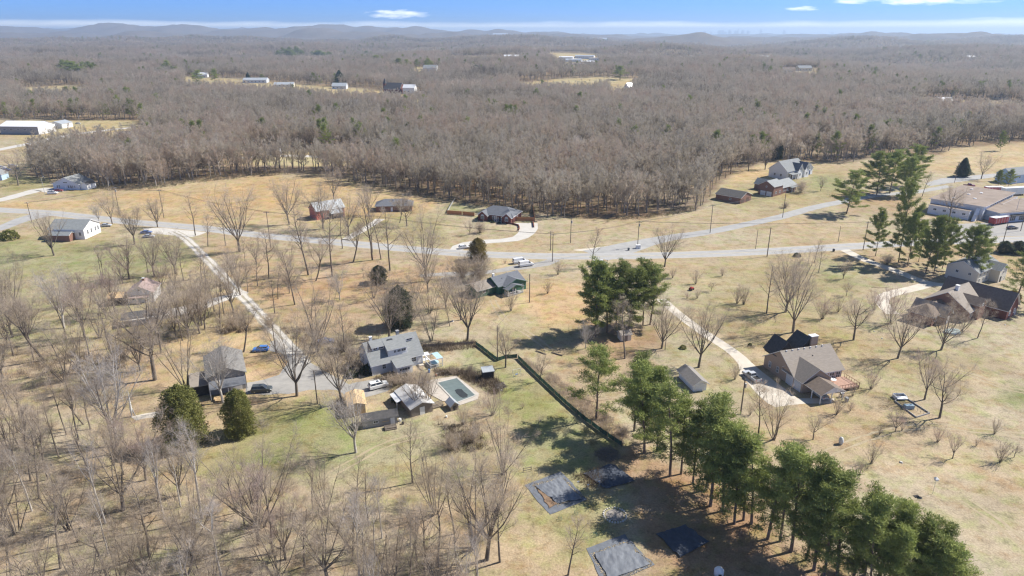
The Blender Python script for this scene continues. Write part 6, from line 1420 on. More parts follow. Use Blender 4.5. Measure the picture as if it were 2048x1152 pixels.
tk = thing('water_tank', 'small white domed tank in pine shade at the bottom edge', 'tank', (*G(1437, 1150), 0)); MB().tube([(0, 0, 0), (0, 0, 1.0), (0, 0, 1.35), (0, 0, 1.5)], [.75, .75, .5, .12], 16).build('tank_body', T_WHITE, tk, smooth=True); MB().obox((-.3, -.78, .3), (1, 0), (0, -1), .5, .05, .5).build('hatch', M_BLACK, tk)
wpz = thing('white_spike', 'tall tapering white pole standing on the left lawn', 'pole', (*G(264, 833), 0)); MB().tube([(0, 0, 0), (.1, 0, 1.6), (.25, .1, 6.4)], [.10, .28, .05], 8).build('sleeve', mat('white_sleeve', (.70, .70, .68), (.52, .52, .50), 2, .7), wpz); MB().tube([(.6, .3, 0), (.25, .1, 1.9)], [.08, .2], 6).build('foot', M_GAL, wpz)
sheet('old_slab', [(262, 832), (322, 822), (330, 830), (270, 842)], .03, M_CONC)
pn = MB(); rgp = [(math.cos(a) * 2.6 * (1 + .15 * math.sin(3 * a)), math.sin(a) * 1.7) for a in np.linspace(0, 6.0, 18)]; pn.hull([(*p, .02) for p in rgp], [(p[0] * .96, p[1] * .96, .35) for p in rgp]); tag(pn.build('small_pond', mat('pale_pond_cover', (.55, .62, .58), (.42, .50, .47), 1, .4), None, (*G(1905, 664), 0), .3), 'small pale covered garden pond before the big brick house', 'pond')
tag(MB().box(-.5, .5, -.35, .35, 0, .06).build('stepping_stone', M_BLACK, None, (*G(1833, 993), 0.0), .2), 'flat dark plate lying on the open dry lawn', 'plate')
kd = thing('toy_tractor', 'small red garden tractor on the lawn above the concrete lane', 'tractor', (*G(1383, 580), 0), .8); MB().box(-.9, .9, -.35, .35, .35, .75).build('body', M_REDP, kd); MB().box(-.7, -.1, -.3, .3, .753, 1.15).build('seat', M_REDP, kd)
for x, r_ in ((-.6, .42), (.6, .3)):
    for y in (-.45, .45): MB().tube([(x, y - .1, r_), (x, y + .1, r_)], [r_, r_], 12).build('wheel', M_BLACK, kd)
# mailbox / sign at the side road mouth
mb_ = thing('utility_cabinet', 'small white cabinet at the mouth of the side road', 'cabinet', (*G(1276, 497), 0)); MB().box(-.9, .9, -.5, .5, 0, 1.5).build('cabinet_body', T_WHITE, mb_); MB().obox((-.8, -.503, .1), (1, 0), (0, -1), .75, .04, 1.25).build('door', T_WHITE, mb_); MB().obox((.05, -.503, .1), (1, 0), (0, -1), .75, .04, 1.25).build('door', T_WHITE, mb_)
bin_((*G(1257, 501), 0), 'dark bin beside the road left of the white cabinet', (.06, .065, .07)); bin_((*G(1667, 503), 0), 'dark bin at the roadside left of the drive entrance', (.03, .03, .035))
for k, (px, py, lb) in enumerate(((1085, 966 - 33, 'leaning grey timber frame left of the garden plots'),)):
    x, y = G(1046, 945); t = thing('timber_gate', 'open weathered timber gate frame left of the garden plots', 'gate', (x, y, 0), .25)
    for q in (0, 1.6): MB().box(q, q + .1, 0, .1, -.1, 1.1).build('post', W_LOGS, t)
    MB().box(.103, 1.597, .02, .08, .85, .95).build('rail', W_LOGS, t); MB().box(.103, 1.597, .02, .08, .35, .45).build('rail', W_LOGS, t)
for k, (px, py, lb) in enumerate(((1120, 1040, 'green wire plant cage nearest the pulled back plot'), (1152, 1029, 'green wire plant cage between two garden plots'), (1190, 1072, 'green wire plant cage above the shiny plot'))):
    x, y = G(px, py); mb = MB()
    for a in range(6): mb.tube([(.4 * math.cos(a * 1.047), .4 * math.sin(a * 1.047), 0), (.3 * math.cos(a * 1.047), .3 * math.sin(a * 1.047), .7)], [.02, .02], 4)
    for z, r_ in ((.3, .36), (.68, .31)): mb.tube([(r_ * math.cos(a), r_ * math.sin(a), z) for a in np.linspace(0, 6.283, 13)], [.018] * 13, 4, False)
    tag(mb.build('plant_cage', mat('green_wire', (.10, .22, .15), None, 2, .5) if 'green_wire' not in bpy.data.materials else bpy.data.materials['green_wire'], None, (x, y, 0)), lb, 'plant cage')
for k, (px, py, lb) in enumerate(((1156, 973, 'white stake sign nearest the pulled back plot corner'), (1176, 979, 'white stake sign at the middle of the plot row'), (1198, 972, 'white stake sign beside the dark upper plot'))):
    t = thing('garden_stake', lb, 'stake', (*G(px, py), 0), .3); MB().tube([(0, 0, 0), (0, 0, 1.0)], [.03, .03], 5).build('post', T_WHITE, t); MB().box(-.22, .22, -.03, .03, 1.003, 1.2).build('sign_plate', T_WHITE, t)
tag(MB().tube([(-3.2, -1.6, .05), (0, -1.9, .05), (3, -1.2, .05)], [.06] * 3, 6).build('brick_edging', W_BRICK, None, (*G(1757, 572), 0)), 'curved red edging strip under pine shade by the right drive', 'edging')
cr_ = thing('swing_set', 'small blue swing frame on the bright grass below the pole', 'swing', (*G(1033, 752), 0), .4)
MB().tube([(-1, -.6, 0), (-1, 0, 1.9), (-1, .6, 0)], [.04] * 3, 5).build('frame', M_GAL, cr_); MB().tube([(1, -.6, 0), (1, 0, 1.9), (1, .6, 0)], [.04] * 3, 5).build('frame', M_GAL, cr_); MB().tube([(-1, 0, 1.9), (1, 0, 1.9)], [.04, .04], 5).build('top_bar', M_GAL, cr_); MB().box(-.3, .3, -.15, .15, .5, .56).build('seat', paint('bright_blue_paint', (.06, .22, .62)), cr_); MB().tube([(-.28, 0, .56), (-.28, 0, 1.87)], [.012, .012], 4).tube([(.28, 0, .56), (.28, 0, 1.87)], [.012, .012], 4).build('rope', M_GAL, cr_)

# ------------------------------------------------------------------ pines and evergreens
def at(kind, px, pb, pt, label, group=None, wide=1.0, hmax=40):
    x, y = G(px, pb) if pb > 330 else GT(px, pb)[:2]; z = float(hgt(x, y)); h = min(max(.8, ztop(x, y, pt) - z), hmax)
    return plant(kind, x, y, z, h, label, group, wide)
ROW = 'tall pines in the row at lower right'
row = [('openpine', 1192, 838, 690, 1.15), ('pine', 1268, 862, 705, 1.0), ('pine', 1289, 906, 726, 1.0), ('pine', 1315, 903, 740, 1.0), ('pine', 1340, 952, 762, 1.05), ('pine', 1386, 968, 812, 1.0), ('pine', 1421, 1012, 803, 1.1), ('pine', 1412, 980, 795, 1.1), ('pine', 1469, 1048, 862, 1.0), ('pine', 1503, 1048, 872, 1.1),
       ('pine', 1560, 1083, 908, 1.0), ('pine', 1582, 1103, 898, 1.15), ('pine', 1612, 1120, 950, .9), ('pine', 1648, 1151, 958, 1.0), ('pine', 1674, 1158, 950, 1.1), ('pine', 1703, 1166, 975, 1.0), ('pine', 1729, 1150, 978, 1.0), ('pine', 1755, 1160, 990, 1.05), ('pine', 1788, 1175, 1003, 1.0), ('pine', 1815, 1180, 1018, 1.05), ('pine', 1836, 1212, 1050, 1.05), ('pine', 1862, 1236, 1072, 1.15), ('pine', 1895, 1262, 1098, 1.1), ('pine', 1800, 1225, 1055, 1.0), ('pine', 1735, 1205, 1032, 1.0), ('pine', 1302, 884, 735, 1.1), ('pine', 1362, 948, 790, 1.0), ('pine', 1446, 1022, 838, 1.1), ('pine', 1487, 1040, 868, 1.0), ('pine', 1535, 1078, 892, 1.1), ('pine', 1628, 1140, 930, 1.1)]
od = 'first second third fourth fifth sixth seventh eighth ninth tenth eleventh twelfth thirteenth fourteenth fifteenth sixteenth seventeenth eighteenth nineteenth twentieth'.split() + ['fifth to last', 'fourth to last', 'third to last', 'second to last', 'last']
for k, (kd_, px, pb, pt, w) in enumerate(row):
    at(kd_, px, pb, pt, ('open crowned pine standing at the far end of the long pine row by the fence' if k == 0 else 'tall pine, %s from the far end of the long lower right row' % od[k] if k < 25 else 'pine filling the gap %s of the long lower right row' % ('near the far end', 'left of the brown roofed garage', 'behind the fire pit', 'beside the deep shade plot', 'right of the deep shade plot', 'above the white domed tank')[k - 25]), ROW, w * 1.22)
MP = 'tall pines standing together in the middle'
for k, (px, pb, pt, lb) in enumerate([(1190, 673, 528, 'leftmost pine of the tall middle group behind the garden shed'), (1197, 668, 521, 'second pine from left in the tall middle group'), (1215, 665, 530, 'third pine from left in the tall middle group'), (1231, 663, 523, 'fourth pine from left in the tall middle group'), (1256, 660, 532, 'rightmost pine of the dense middle group, left of the gap'), (1286, 650, 519, 'left pine of the pair right of the gap in the middle group'), (1300, 649, 524, 'right pine of the pair by the concrete lane')]):
    at('fullpine' if k % 2 else 'pine', px, pb, pt, lb, MP, 1.0 if k % 2 else 1.35)
RP = 'tall pines along the right hand drive and road'
for k, (kd_, px, pb, pt, w, lb) in enumerate([('fullpine', 1692, 428, 341, 1.1, 'broad pine standing alone at the end of the side road'), ('fullpine', 1753, 391, 303, 1.0, 'left pine of the dark clump behind the side road'), ('fullpine', 1779, 387, 300, 1.0, 'middle pine of the dark clump behind the side road'), ('fullpine', 1826, 374, 291, 1.0, 'right pine of the dark clump behind the side road'), ('fullpine', 1808, 392, 312, .8, 'front pine of the dark clump behind the side road'),
        ('fullpine', 1751, 512, 417, 0.61, 'leftmost pine beside the right hand drive, standing alone'), ('fullpine', 1797, 525, 363, 0.50, 'tallest slim pine beside the right hand drive'), ('fullpine', 1814, 534, 425, 0.54, 'slim pine just right of the tallest one at the drive'), ('fullpine', 1837, 524, 440, 0.54, 'short pine behind the middle of the right hand drive'), ('fullpine', 1851, 545, 434, 0.61, 'pine leaning over the drive, fourth from its left end'), ('fullpine', 1867, 549, 431, 0.65, 'pine at the middle of the row by the right hand drive'), ('fullpine', 1884, 538, 436, 0.58, 'thin pine left of the pair before the cream house'),
        ('openpine', 1926, 553, 453, 1.05, 'left pine of the pair before the cream house'), ('fullpine', 1943, 556, 450, 0.83, 'right pine of the pair before the cream house'), ('openpine', 2033, 600, 492, 1.05, 'pine at the right edge beside the big brick house'), ('openpine', 2058, 620, 520, 1.0, 'pine cut by the right frame edge')]):
    at(kd_, px, pb, pt, lb, RP, w * 1.22)
at('cedar', 374, 888, 771, 'large olive green cedar, left of the pair on the bright lawn', None, .95); at('cedar', 483, 868, 779, 'smaller dark cedar, right of the pair on the bright lawn', None, .85)
at('magnolia', 800, 652, 572, 'dark glossy evergreen behind a bare tree above the dormer house', None, .95); at('magnolia', 758, 565, 531, 'small dark evergreen among leaf litter by the roadside trees', None, 1.4)
at('olive', 956, 519, 476, 'olive brown evergreen beside the white concrete drive', None, 1.15)
at('spruce', 1924, 353, 316, 'dark conical cedar behind the flat roofed hall', None, 1.35); at('fullpine', 1996, 372, 340, 'dark evergreen left of the pale blue house at right', None, 1.0); at('fullpine', 2015, 376, 338, 'second dark evergreen beside the pale blue house at right', None, 1.0)
at('fullpine', 2000, 302, 262, 'tall dark evergreen at the edge of the upper right woods', None, .8)
for k, px in enumerate((2008, 2036, 2062)): at('magnolia', px, 506 + k, 482, ('round clipped evergreen left of the hedge row by the car park', 'round clipped evergreen in the middle of the hedge row by the car park', 'round clipped evergreen at the frame edge by the car park')[k], 'hedge evergreens by the car park', 1.7)
shrub_ball(*G(1594, 513), 1.3, 'round dark evergreen bush at the near edge of the road'); shrub_ball(*G(2025, 596), 2.2, 'dense green shrub between the cream and big brick houses', M_OLIVE); shrub_ball(*G(2000, 590), 1.8, 'dense green shrub behind the roof of the big brick house', M_CEDAR)
shrub_ball(*G(20, 478), 3.4, 'broad olive green bush at the left edge by the corner road', M_CEDAR); shrub_ball(*G(1500, 690), .5, 'tiny green bush on the lawn above the concrete pad', M_CEDAR)
shrub_ball(*G(1366, 697), .9, 'small green bush beside the brown roofed garage', M_CEDAR); shrub_ball(*G(735, 745), 1.9, 'dark evergreen bush at the left end of the dormer house', M_DARKG); shrub_ball(*G(705, 752), 1.5, 'second dark bush at the left end of the dormer house', M_DARKG)
shrub_ball(*G(800, 800), 2.0, 'dark bush left of the pool house', M_DARKG); shrub_ball(*G(826, 808), 1.4, 'dark bush touching the pool house wall', M_DARKG)
for k, (px, pb, pt, kd_, w, lb) in enumerate([(145, 158, 122, 'pine', 1.9, 'large round evergreen among far woods at upper left'), (186, 152, 127, 'pine', 1.7, 'smaller round evergreen right of the large upper left one'), (335, 145, 120, 'pine', 1.6, 'left evergreen of three far ones left of centre'), (352, 155, 133, 'pine', 1.5, 'low evergreen of three far ones left of centre'), (318, 156, 135, 'pine', 1.4, 'front evergreen of three far ones left of centre'), (393, 172, 139, 'pine', 1.3, 'far pine before the pale roofed house'), (431, 170, 137, 'pine', 1.1, 'far pine right of the pale roofed house'),
        (585, 110, 90, 'pine', 3.0, 'left mass of far hilltop evergreens'), (645, 120, 98, 'pine', 2.8, 'right mass of far hilltop evergreens'), (680, 172, 141, 'spruce', 1.4, 'dark conical evergreen at the right of the upper clearing'), (497, 162, 145, 'spruce', 1.2, 'dark small evergreen behind the long pale hall'), (527, 162, 148, 'pine', 1.6, 'round dark evergreen behind the white roofed shed'),
        (700, 126, 111, 'pine', 2.0, 'first evergreen of the far line above the chapel'), (722, 126, 108, 'pine', 2.2, 'second evergreen of the far line above the chapel'), (758, 130, 110, 'pine', 2.2, 'third evergreen of the far line above the chapel'), (795, 140, 116, 'pine', 1.7, 'dark far pine left of the grey roofed house'), (812, 142, 118, 'pine', 1.3, 'second dark far pine left of the grey roofed house'), (833, 138, 118, 'pine', 1.2, 'far pine standing just behind the grey roofed house'), (858, 138, 116, 'pine', 1.6, 'far pine right of the grey roofed house'), (885, 108, 97, 'pine', 1.8, 'small far evergreen on the high pale field edge'),
        (952, 148, 130, 'magnolia', 2.0, 'round dark evergreen beside the far white roofed house'), (1240, 160, 131, 'pine', 1.6, 'large round evergreen beside the pale hillside field'), (1405, 132, 120, 'pine', 3.0, 'left mass of evergreens in the far right woods'), (1440, 135, 121, 'pine', 2.6, 'middle mass of evergreens in the far right woods'), (1468, 136, 122, 'pine', 2.2, 'right mass of evergreens in the far right woods'), (1528, 172, 157, 'pine', 1.8, 'low evergreen alone in the right hand woods'), (1555, 318, 286, 'magnolia', .9, 'dark evergreen at the woods edge left of the farmhouse'), (1405, 290, 266, 'magnolia', .8, 'dark evergreen deep in the middle woods'), (242, 200, 188, 'pine', 1.4, 'small olive evergreen in the left woods')]):
    at(kd_, px, pb, pt, lb, None, w * (1.7 if kd_ == 'pine' else 1), 34)

rgc = random.Random(77)
for x0, x1, b0, b1, hh, n, lb in ((556, 614, 106, 112, 17, 9, 'evergreen of the dark hilltop stand left of upper centre'), (622, 668, 114, 123, 17, 7, 'evergreen of the dark stand right of the hilltop one'), (124, 172, 150, 158, 30, 5, 'evergreen in the large far clump at upper left'), (178, 202, 148, 153, 24, 3, 'evergreen in the small far clump at upper left'), (316, 362, 142, 156, 22, 5, 'evergreen in the far clump left of the pale roofed house'), (690, 772, 114, 130, 16, 9, 'evergreen of the far line above the brick chapel'), (788, 870, 124, 142, 18, 6, 'evergreen around the far grey roofed house'), (1396, 1482, 126, 137, 13, 9, 'evergreen of the far stand in the right hand woods'), (1330, 1385, 100, 104, 7, 5, 'evergreen of the faint stand on the right skyline'), (880, 1000, 100, 106, 8, 6, 'evergreen of the thin line on the high far field')):
    for k in range(n):
        b_ = rgc.uniform(b0, b1); at('fullpine', x0 + (x1 - x0) * (k + rgc.random() * .8) / n, b_, b_ - hh * rgc.uniform(.7, 1.1), lb, lb.replace('evergreen', 'evergreens', 1), rgc.uniform(1.0, 1.5), 30)
# ------------------------------------------------------------------ bare yard trees, one by one
T_ = [  # kind, base x, base y, top y, label
 ('vase', 108, 511, 428, 'wide bare tree in the left yard before the white gabled house'), ('vase', 269, 489, 413, 'bare tree between the white gabled house and the gravel apron'), ('vase', 315, 454, 392, 'bare roadside tree above the parked silver cars'), ('vase', 225, 448, 384, 'bare tree across the road right of the white gabled house'), ('pale', 199, 446, 408, 'small pale tree by the road right of the white gabled house'),
 ('slender', 391, 471, 380, 'tall bare tree at the top of the gravel drive'), ('slender', 416, 493, 424, 'thin bare tree right of the top of the gravel drive'), ('oak', 37, 371, 298, 'dark spreading bare tree at the far left yard'), ('vase', 480, 503, 378, 'big bare tree below the road, right of the drive top'), ('slender', 451, 491, 420, 'thin bare tree left of the big one below the road'),
 ('vase', 579, 449, 360, 'bare tree on the golden field edge left of the barn'), ('vase', 646, 458, 366, 'bare tree just left of the red barn'), ('slender', 604, 497, 418, 'thin dark tree by the road below the barn'), ('slender', 617, 550, 404, 'tall slim tree in leaf litter, left one of the roadside cluster'), ('lean', 631, 562, 468, 'forked tree with broken limb in the leaf litter'), ('slender', 665, 553, 395, 'very tall slim tree in leaf litter below the barn'), ('vase', 668, 402, 325, 'tall bare tree standing behind the red barn'),
 ('slender', 685, 497, 410, 'slim tree by the road just below the barn wall'), ('lean', 706, 524, 432, 'leaning tree below the barn drive mouth'), ('slender', 745, 520, 372, 'tall tree right of the barn drive mouth'), ('slender', 762, 519, 418, 'slim tree among the trio below the ranch house'), ('slender', 780, 541, 412, 'slim dark tree above the small dark evergreen'), ('oak', 814, 452, 386, 'gnarled tree right of the brown ranch house'), ('lean', 799, 446, 390, 'leaning tree before the brown ranch house'), ('vase', 738, 432, 372, 'bare tree right of the barn gable'),
 ('slender', 538, 558, 448, 'slim tree in the leaf litter right of the gravel drive'), ('slender', 590, 609, 488, 'straight tree standing alone in the orange leaf litter'), ('vase', 481, 590, 510, 'bare tree at the junction of lane and gravel drive'), ('lean', 487, 704, 600, 'ivy darkened leaning tree beside the blue hatchback'), ('multi', 633, 704, 552, 'big fan shaped tree above the blue grey car'), ('slender', 689, 704, 600, 'thin tree left of the dormer house roof'), ('vase', 778, 676, 552, 'grey bare tree in front of the dark evergreen'),
 ('vase', 853, 562, 428, 'huge vase shaped tree below the ranch house by the road'), ('multi', 858, 628, 555, 'brushy many stemmed tree below the huge vase shaped one'), ('mound', 957, 562, 500, 'round tangled bare thicket before the olive evergreen'), ('mound', 925, 556, 505, 'left half of the tangled thicket by the van drive'), ('vase', 922, 640, 556, 'bare tree in front of the green house left wing'), ('vase', 934, 682, 560, 'broad bare tree at the fence corner'), ('multi', 863, 682, 588, 'many stemmed tree behind the dormer house'), ('oak', 1011, 735, 650, 'dark spreading tree beside the garden hut'), ('lean', 1078, 760, 700, 'small leaning tree against the long green fence'),
 ('slender', 1250, 717, 592, 'slim bare tree in front of the garden shed'), ('vase', 1323, 697, 598, 'fan shaped tree beside the concrete lane'), ('pale', 1171, 697, 648, 'small pale bare tree left of the middle pine trunks'), ('slender', 1182, 534, 450, 'neat oval bare tree by the road above the middle pines'), ('brush', 1116, 549, 518, 'round brushy shrub right of the white vans'), ('brush', 1095, 587, 562, 'low brushy shrub on the straw lawn'), ('brush', 1022, 622, 580, 'brushy shrub in front of the green house porch'), ('brush', 1010, 528, 518, 'tiny brush on the straw beside the white vans'), ('vase', 940, 470, 440, 'small leafless tree on the left of the brick house lawn'),
 ('vase', 1329, 534, 457, 'bare vase shaped tree at the road below the side road mouth'), ('vase', 1397, 735, 618, 'big forked tree behind the brown roofed garage'), ('slender', 1533, 627, 520, 'tall straight tree, leftmost of three on the middle lawn'), ('vase', 1571, 624, 500, 'wide vase shaped tree behind the straight one on the middle lawn'), ('vase', 1586, 665, 528, 'bare tree above the tan house, right of the straight one'), ('rosybrush', 1644, 638, 588, 'rosy brush tree on the middle lawn'), ('brush', 1474, 607, 568, 'left one of two brushy shrubs on the middle lawn'), ('brush', 1487, 609, 569, 'right one of two brushy shrubs on the middle lawn'), ('brush', 1676, 624, 592, 'thin brush behind the rosy one on the middle lawn'), ('oak', 1707, 680, 584, 'dark orchard tree right of the tan house chimney'), ('rosybrush', 1748, 620, 580, 'rosy brush at the head of the curved drive'), ('oak', 1692, 592, 564, 'small orchard tree on the upper lawn'),
 ('slender', 1517, 868, 755, 'slim bare tree by the wooden pole at the concrete pad'), ('multi', 1549, 880, 768, 'fan shaped tree below the concrete pad'), ('oak', 1626, 879, 824, 'small leaning orchard tree on the lawn below the tan house'), ('brush', 1673, 828, 786, 'thin shrub at the near corner of the tan house'), ('brush', 1470, 759, 728, 'thin shrub left of the pickup truck'), ('brush', 1345, 556, 534, 'first brushy shrub right of the middle pines'), ('brush', 1391, 568, 538, 'tall narrow shrub above the red tractor'), ('brush', 1444, 552, 534, 'small shrub on the upper middle lawn'), ('oak', 1422, 583, 562, 'tiny bare tree right of the red tractor'), ('brush', 1394, 597, 577, 'shrub below the red tractor'), ('rosybrush', 1374, 597, 582, 'small rosy shrub below the red tractor'),
 ('slender', 1629, 525, 475, 'left of two slim trees by the road near the dark bin'), ('slender', 1637, 545, 486, 'right of two slim trees by the road near the dark bin'), ('vase', 1686, 558, 522, 'small bare tree in pine shade by the right drive'), ('mound', 1774, 528, 505, 'dark low shrub beside the right drive'), ('rosybrush', 1780, 648, 574, 'rosy brush tree beside the curved drive end'), ('vase', 1795, 717, 618, 'big forked tree left of the big brick house'), ('vase', 1882, 700, 598, 'big bare tree in front of the big brick house roofs'), ('slender', 1955, 676, 590, 'slim tree in front of the right part of the big brick house'), ('multi', 1925, 664, 612, 'brushy tree against the big brick house front'), ('rosy', 1849, 799, 712, 'slim rosy tree behind the garden frame'), ('oak', 1879, 836, 728, 'spreading dark tree beside the garden frame'),
 ('rosy', 1790, 864, 822, 'small tree on the lawn below the garden frame'), ('brush', 1804, 861, 840, 'dark stubby shrub right of the small tree below the garden frame'), ('rosy', 1905, 917, 870, 'small rosy tree on the open right lawn'), ('rosybrush', 1875, 884, 850, 'rosy sapling on the open right lawn'), ('brush', 1988, 868, 836, 'upright shrub at the far right lawn'), ('brush', 1952, 892, 876, 'smallest shrub on the far right lawn'), ('brush', 2000, 924, 880, 'dense brown shrub at the right edge lawn'), ('oak', 2028, 915, 885, 'small dark tree beside the dense brown shrub'), ('brush', 1743, 927, 884, 'tall clumped shrub of pale stems on the open lawn'), ('brush', 1719, 950, 916, 'shrub left of the tall pale stemmed clump'), ('rosybrush', 1742, 778, 738, 'thin rosy brush right of the tan house deck'), ('brush', 1759, 869, 850, 'small shrub left of the tree below the garden frame'), ('brush', 1705, 792, 768, 'dark shrub at the deck corner'), ('brush', 1500, 830, 806, 'thin shrub by the dark wooden pole'), ('rosybrush', 1700, 822, 800, 'tiny shrub on lawn right of the carport'),
 ('oak', 1898, 441, 364, 'large bare tree in front of the flat roofed hall'), ('slender', 1844, 393, 338, 'slim bare tree left of the flat roofed hall'), ('vase', 1962, 358, 308, 'bare tree behind the flat roofed hall'), ('mound', 1601, 386, 357, 'round dense bare shrub tree below the white farmhouse'), ('vase', 1641, 382, 354, 'small bare tree on the farmhouse lawn'), ('mound', 1570, 416, 402, 'low dark shrub beside the upper side road'), ('vase', 1497, 342, 288, 'bare tree at the woods edge left of the farmhouse'), ('vase', 1530, 339, 284, 'second bare tree at the woods edge left of the farmhouse'), ('mound', 960, 466, 440, 'small round bare tree on the brick house lawn'),
 ('oak', 310, 760, 560, 'tall single trunk tree on the left lawn with high crown'), ('multi', 372, 776, 636, 'many stemmed bare tree left of the weathered garage house'), ('pale', 235, 890, 720, 'big pale many limbed tree at lower left'), ('pale', 128, 656, 548, 'white barked sycamore on the left lawn'), ('lean', 89, 720, 560, 'leaning double tree at the left wood edge'), ('vase', 26, 674, 560, 'bare tree at the left edge above the brush'),
 ('vase', 594, 792, 648, 'dark forked tree at the near edge of the asphalt court'), ('vase', 684, 807, 676, 'bare tree right behind the plywood shed'), ('pale', 712, 905, 780, 'pale gnarled tree in front of the low shed'), ('slender', 825, 966, 834, 'tall slim tree in front of the pool house'), ('vase', 856, 816, 742, 'forked tree against the pool house roof'), ('vase', 834, 822, 745, 'bare tree beside the near wall of the pool house'), ('multi', 1007, 949, 818, 'fan shaped many stemmed tree left of the garden plots'), ('slender', 1136, 1150, 1018, 'slim tree left of the bottom edge plot'),
 ('pale', 446, 806, 690, 'pale bare tree right before the weathered garage house'), ('vase', 697, 470, 392, 'bare tree standing before the red barn door'),
 ('slender', 713, 1014, 912, 'slim tree on olive grass, left of the lower middle grove'), ('slender', 737, 1050, 935, 'thin tree on leaf litter in the lower middle grove'), ('multi', 872, 1027, 885, 'dark many stemmed tree in the lower middle grove'), ('pole', 626, 1020, 905, 'left thin tree at the edge of the lower thicket'), ('multi', 650, 1024, 900, 'fan shaped tree at the edge of the lower thicket'), ('slender', 849, 1152, 985, 'double trunk tree at the bottom edge below the grove'), ('pole', 876, 1134, 975, 'thin tall tree at the bottom of the lower grove'), ('multi', 945, 1098, 900, 'many stemmed tree at lower middle near the plots'), ('vase', 973, 1120, 925, 'forked tree at lower middle left of the plots'), ('slender', 1000, 1124, 970, 'slim tree right of the forked one at lower middle'), ('pole', 909, 1068, 950, 'thin crooked tree in the lower grove'), ('pole', 705, 1118, 990, 'thin tree low in the middle thicket'), ('palepole', 728, 1152, 1010, 'pale thin tree at the bottom edge thicket'),
 ('slender', 1330, 700, 640, 'thin tree hidden behind the fan shaped one'), ('brush', 925, 850, 810, 'bare brushy tree at the near right of the pool'), ('mound', 900, 900, 858, 'wide tangled brush below the pool deck'), ('mound', 945, 885, 850, 'second tangled brush below the pool deck'), ('rosybrush', 985, 830, 780, 'rosy brush right of the swimming pool'), ('rosybrush', 1045, 817, 803, 'small reddish grass clump on the bright lawn'), ('mound', 905, 748, 730, 'low brush behind the far edge of the pool'), ('mound', 940, 745, 728, 'low brush between the pool and the garden hut'), ('mound', 825, 775, 735, 'grey brush between the dormer house and pool house'), ('mound', 850, 768, 738, 'second grey brush behind the blue tarp'), ('mound', 1250, 870, 850, 'brown brush along the end of the green fence'), ('mound', 790, 772, 742, 'brown brush at the front wing of the dormer house'), ('mound', 690, 700, 660, 'brush behind the left end of the dormer house'), ('mound', 660, 742, 705, 'brush between asphalt court and dormer house'), ('mound', 540, 655, 620, 'olive brush beside the lower gravel drive'), ('mound', 470, 660, 620, 'dark brush left of the lower gravel drive'), ('pale', 680, 600, 548, 'white twigged flowering tree in the leaf litter')]
for k_, a_, b_, c_, l_ in T_: at(k_, a_, b_, c_, l_)
# thickets: bases that read as one crowd of stems share a label and a group
KADJ = dict(pole='straight high crowned', slender='slender tapering', vase='fan limbed', palepole='pale straight', multi='many stemmed', lean='leaning', rosy='rosy twigged', pale='pale limbed')
def crowd(poly, n, kinds, hr, label, group, seed, gap=3.0, zones=()):
    rg = random.Random(seed); got = []; tries = 0; P = [np.array(G(*p)) for p in poly]
    wx = [p[0] for p in P]; wy = [p[1] for p in P]
    while len(got) < n and tries < n * 60:
        tries += 1; x, y = rg.uniform(min(wx), max(wx)), rg.uniform(min(wy), max(wy))
        if sd_poly(np.array([x]), np.array([y]), P)[0] > 0 or any((x - a) ** 2 + (y - b) ** 2 < gap * gap for a, b in got): continue
        got.append((x, y)); kd = rg.choice(kinds); h = rg.uniform(*hr); px, py = (float(v) for v in PXA(x, y, 0.0))
        w = next((z for f, z in zones if f(px, py)), label); sz = 'tall' if h > hr[0] + .66 * (hr[1] - hr[0]) else ('short' if h < hr[0] + .33 * (hr[1] - hr[0]) else 'middling')
        plant(kd, x, y, 0, h, '%s %s bare tree %s' % (sz, KADJ[kd], w), group, rg.uniform(.85, 1.15))
crowd([(-60, 850), (180, 845), (290, 930), (430, 1015), (560, 1030), (640, 1070), (640, 1150), (-60, 1150)], 56, ['pole', 'slender', 'slender', 'vase', 'palepole', 'palepole', 'multi', 'lean', 'rosy', 'pole'], (11, 18), 'in the middle of the lower left thicket', 'bare trees of the lower left thicket', 1, 2.6, [(lambda a, b: b > 1095, 'low in the thicket just above the bottom edge'), (lambda a, b: a < 90, 'at the left edge of the lower thicket'), (lambda a, b: a > 400, 'on the lawn side of the lower thicket'), (lambda a, b: b < 930, 'in the thicket below the olive cedar')])
crowd([(-60, 1150), (1000, 1150), (960, 1330), (-60, 1330)], 34, ['pole', 'slender', 'vase', 'palepole', 'multi'], (11, 15), 'rising over the bottom edge', 'bare trees along the bottom edge', 2, 3.4, [(lambda a, b: a < 250, 'rising over the bottom edge at the left corner'), (lambda a, b: a > 700, 'rising over the bottom edge left of the plots'), (lambda a, b: a < 480, 'rising over the bottom edge below the thicket')])
crowd([(640, 1060), (840, 1080), (960, 1130), (930, 1150), (640, 1150)], 8, ['pole', 'slender', 'multi', 'palepole'], (8, 13), 'in the lower middle grove', 'bare trees of the lower middle grove', 3, 3.0)
crowd([(-60, 690), (90, 690), (330, 700), (300, 740), (160, 770), (-60, 760)], 16, ['vase', 'pole', 'slender', 'pole', 'multi', 'lean'], (12, 18), 'in the brown wood at the left edge', 'bare trees of the left wood', 4, 3.6, [(lambda a, b: a > 150, 'on the right side of the brown left wood')])
crowd([(-80, 585), (130, 600), (240, 625), (240, 685), (90, 690), (-80, 670)], 15, ['vase', 'slender', 'pole', 'multi', 'rosy'], (11, 16), 'on grass left of the red roofed house', 'bare trees left of the red roofed house', 5, 4.5, [(lambda a, b: a < 60, 'on grass at the far left edge')])
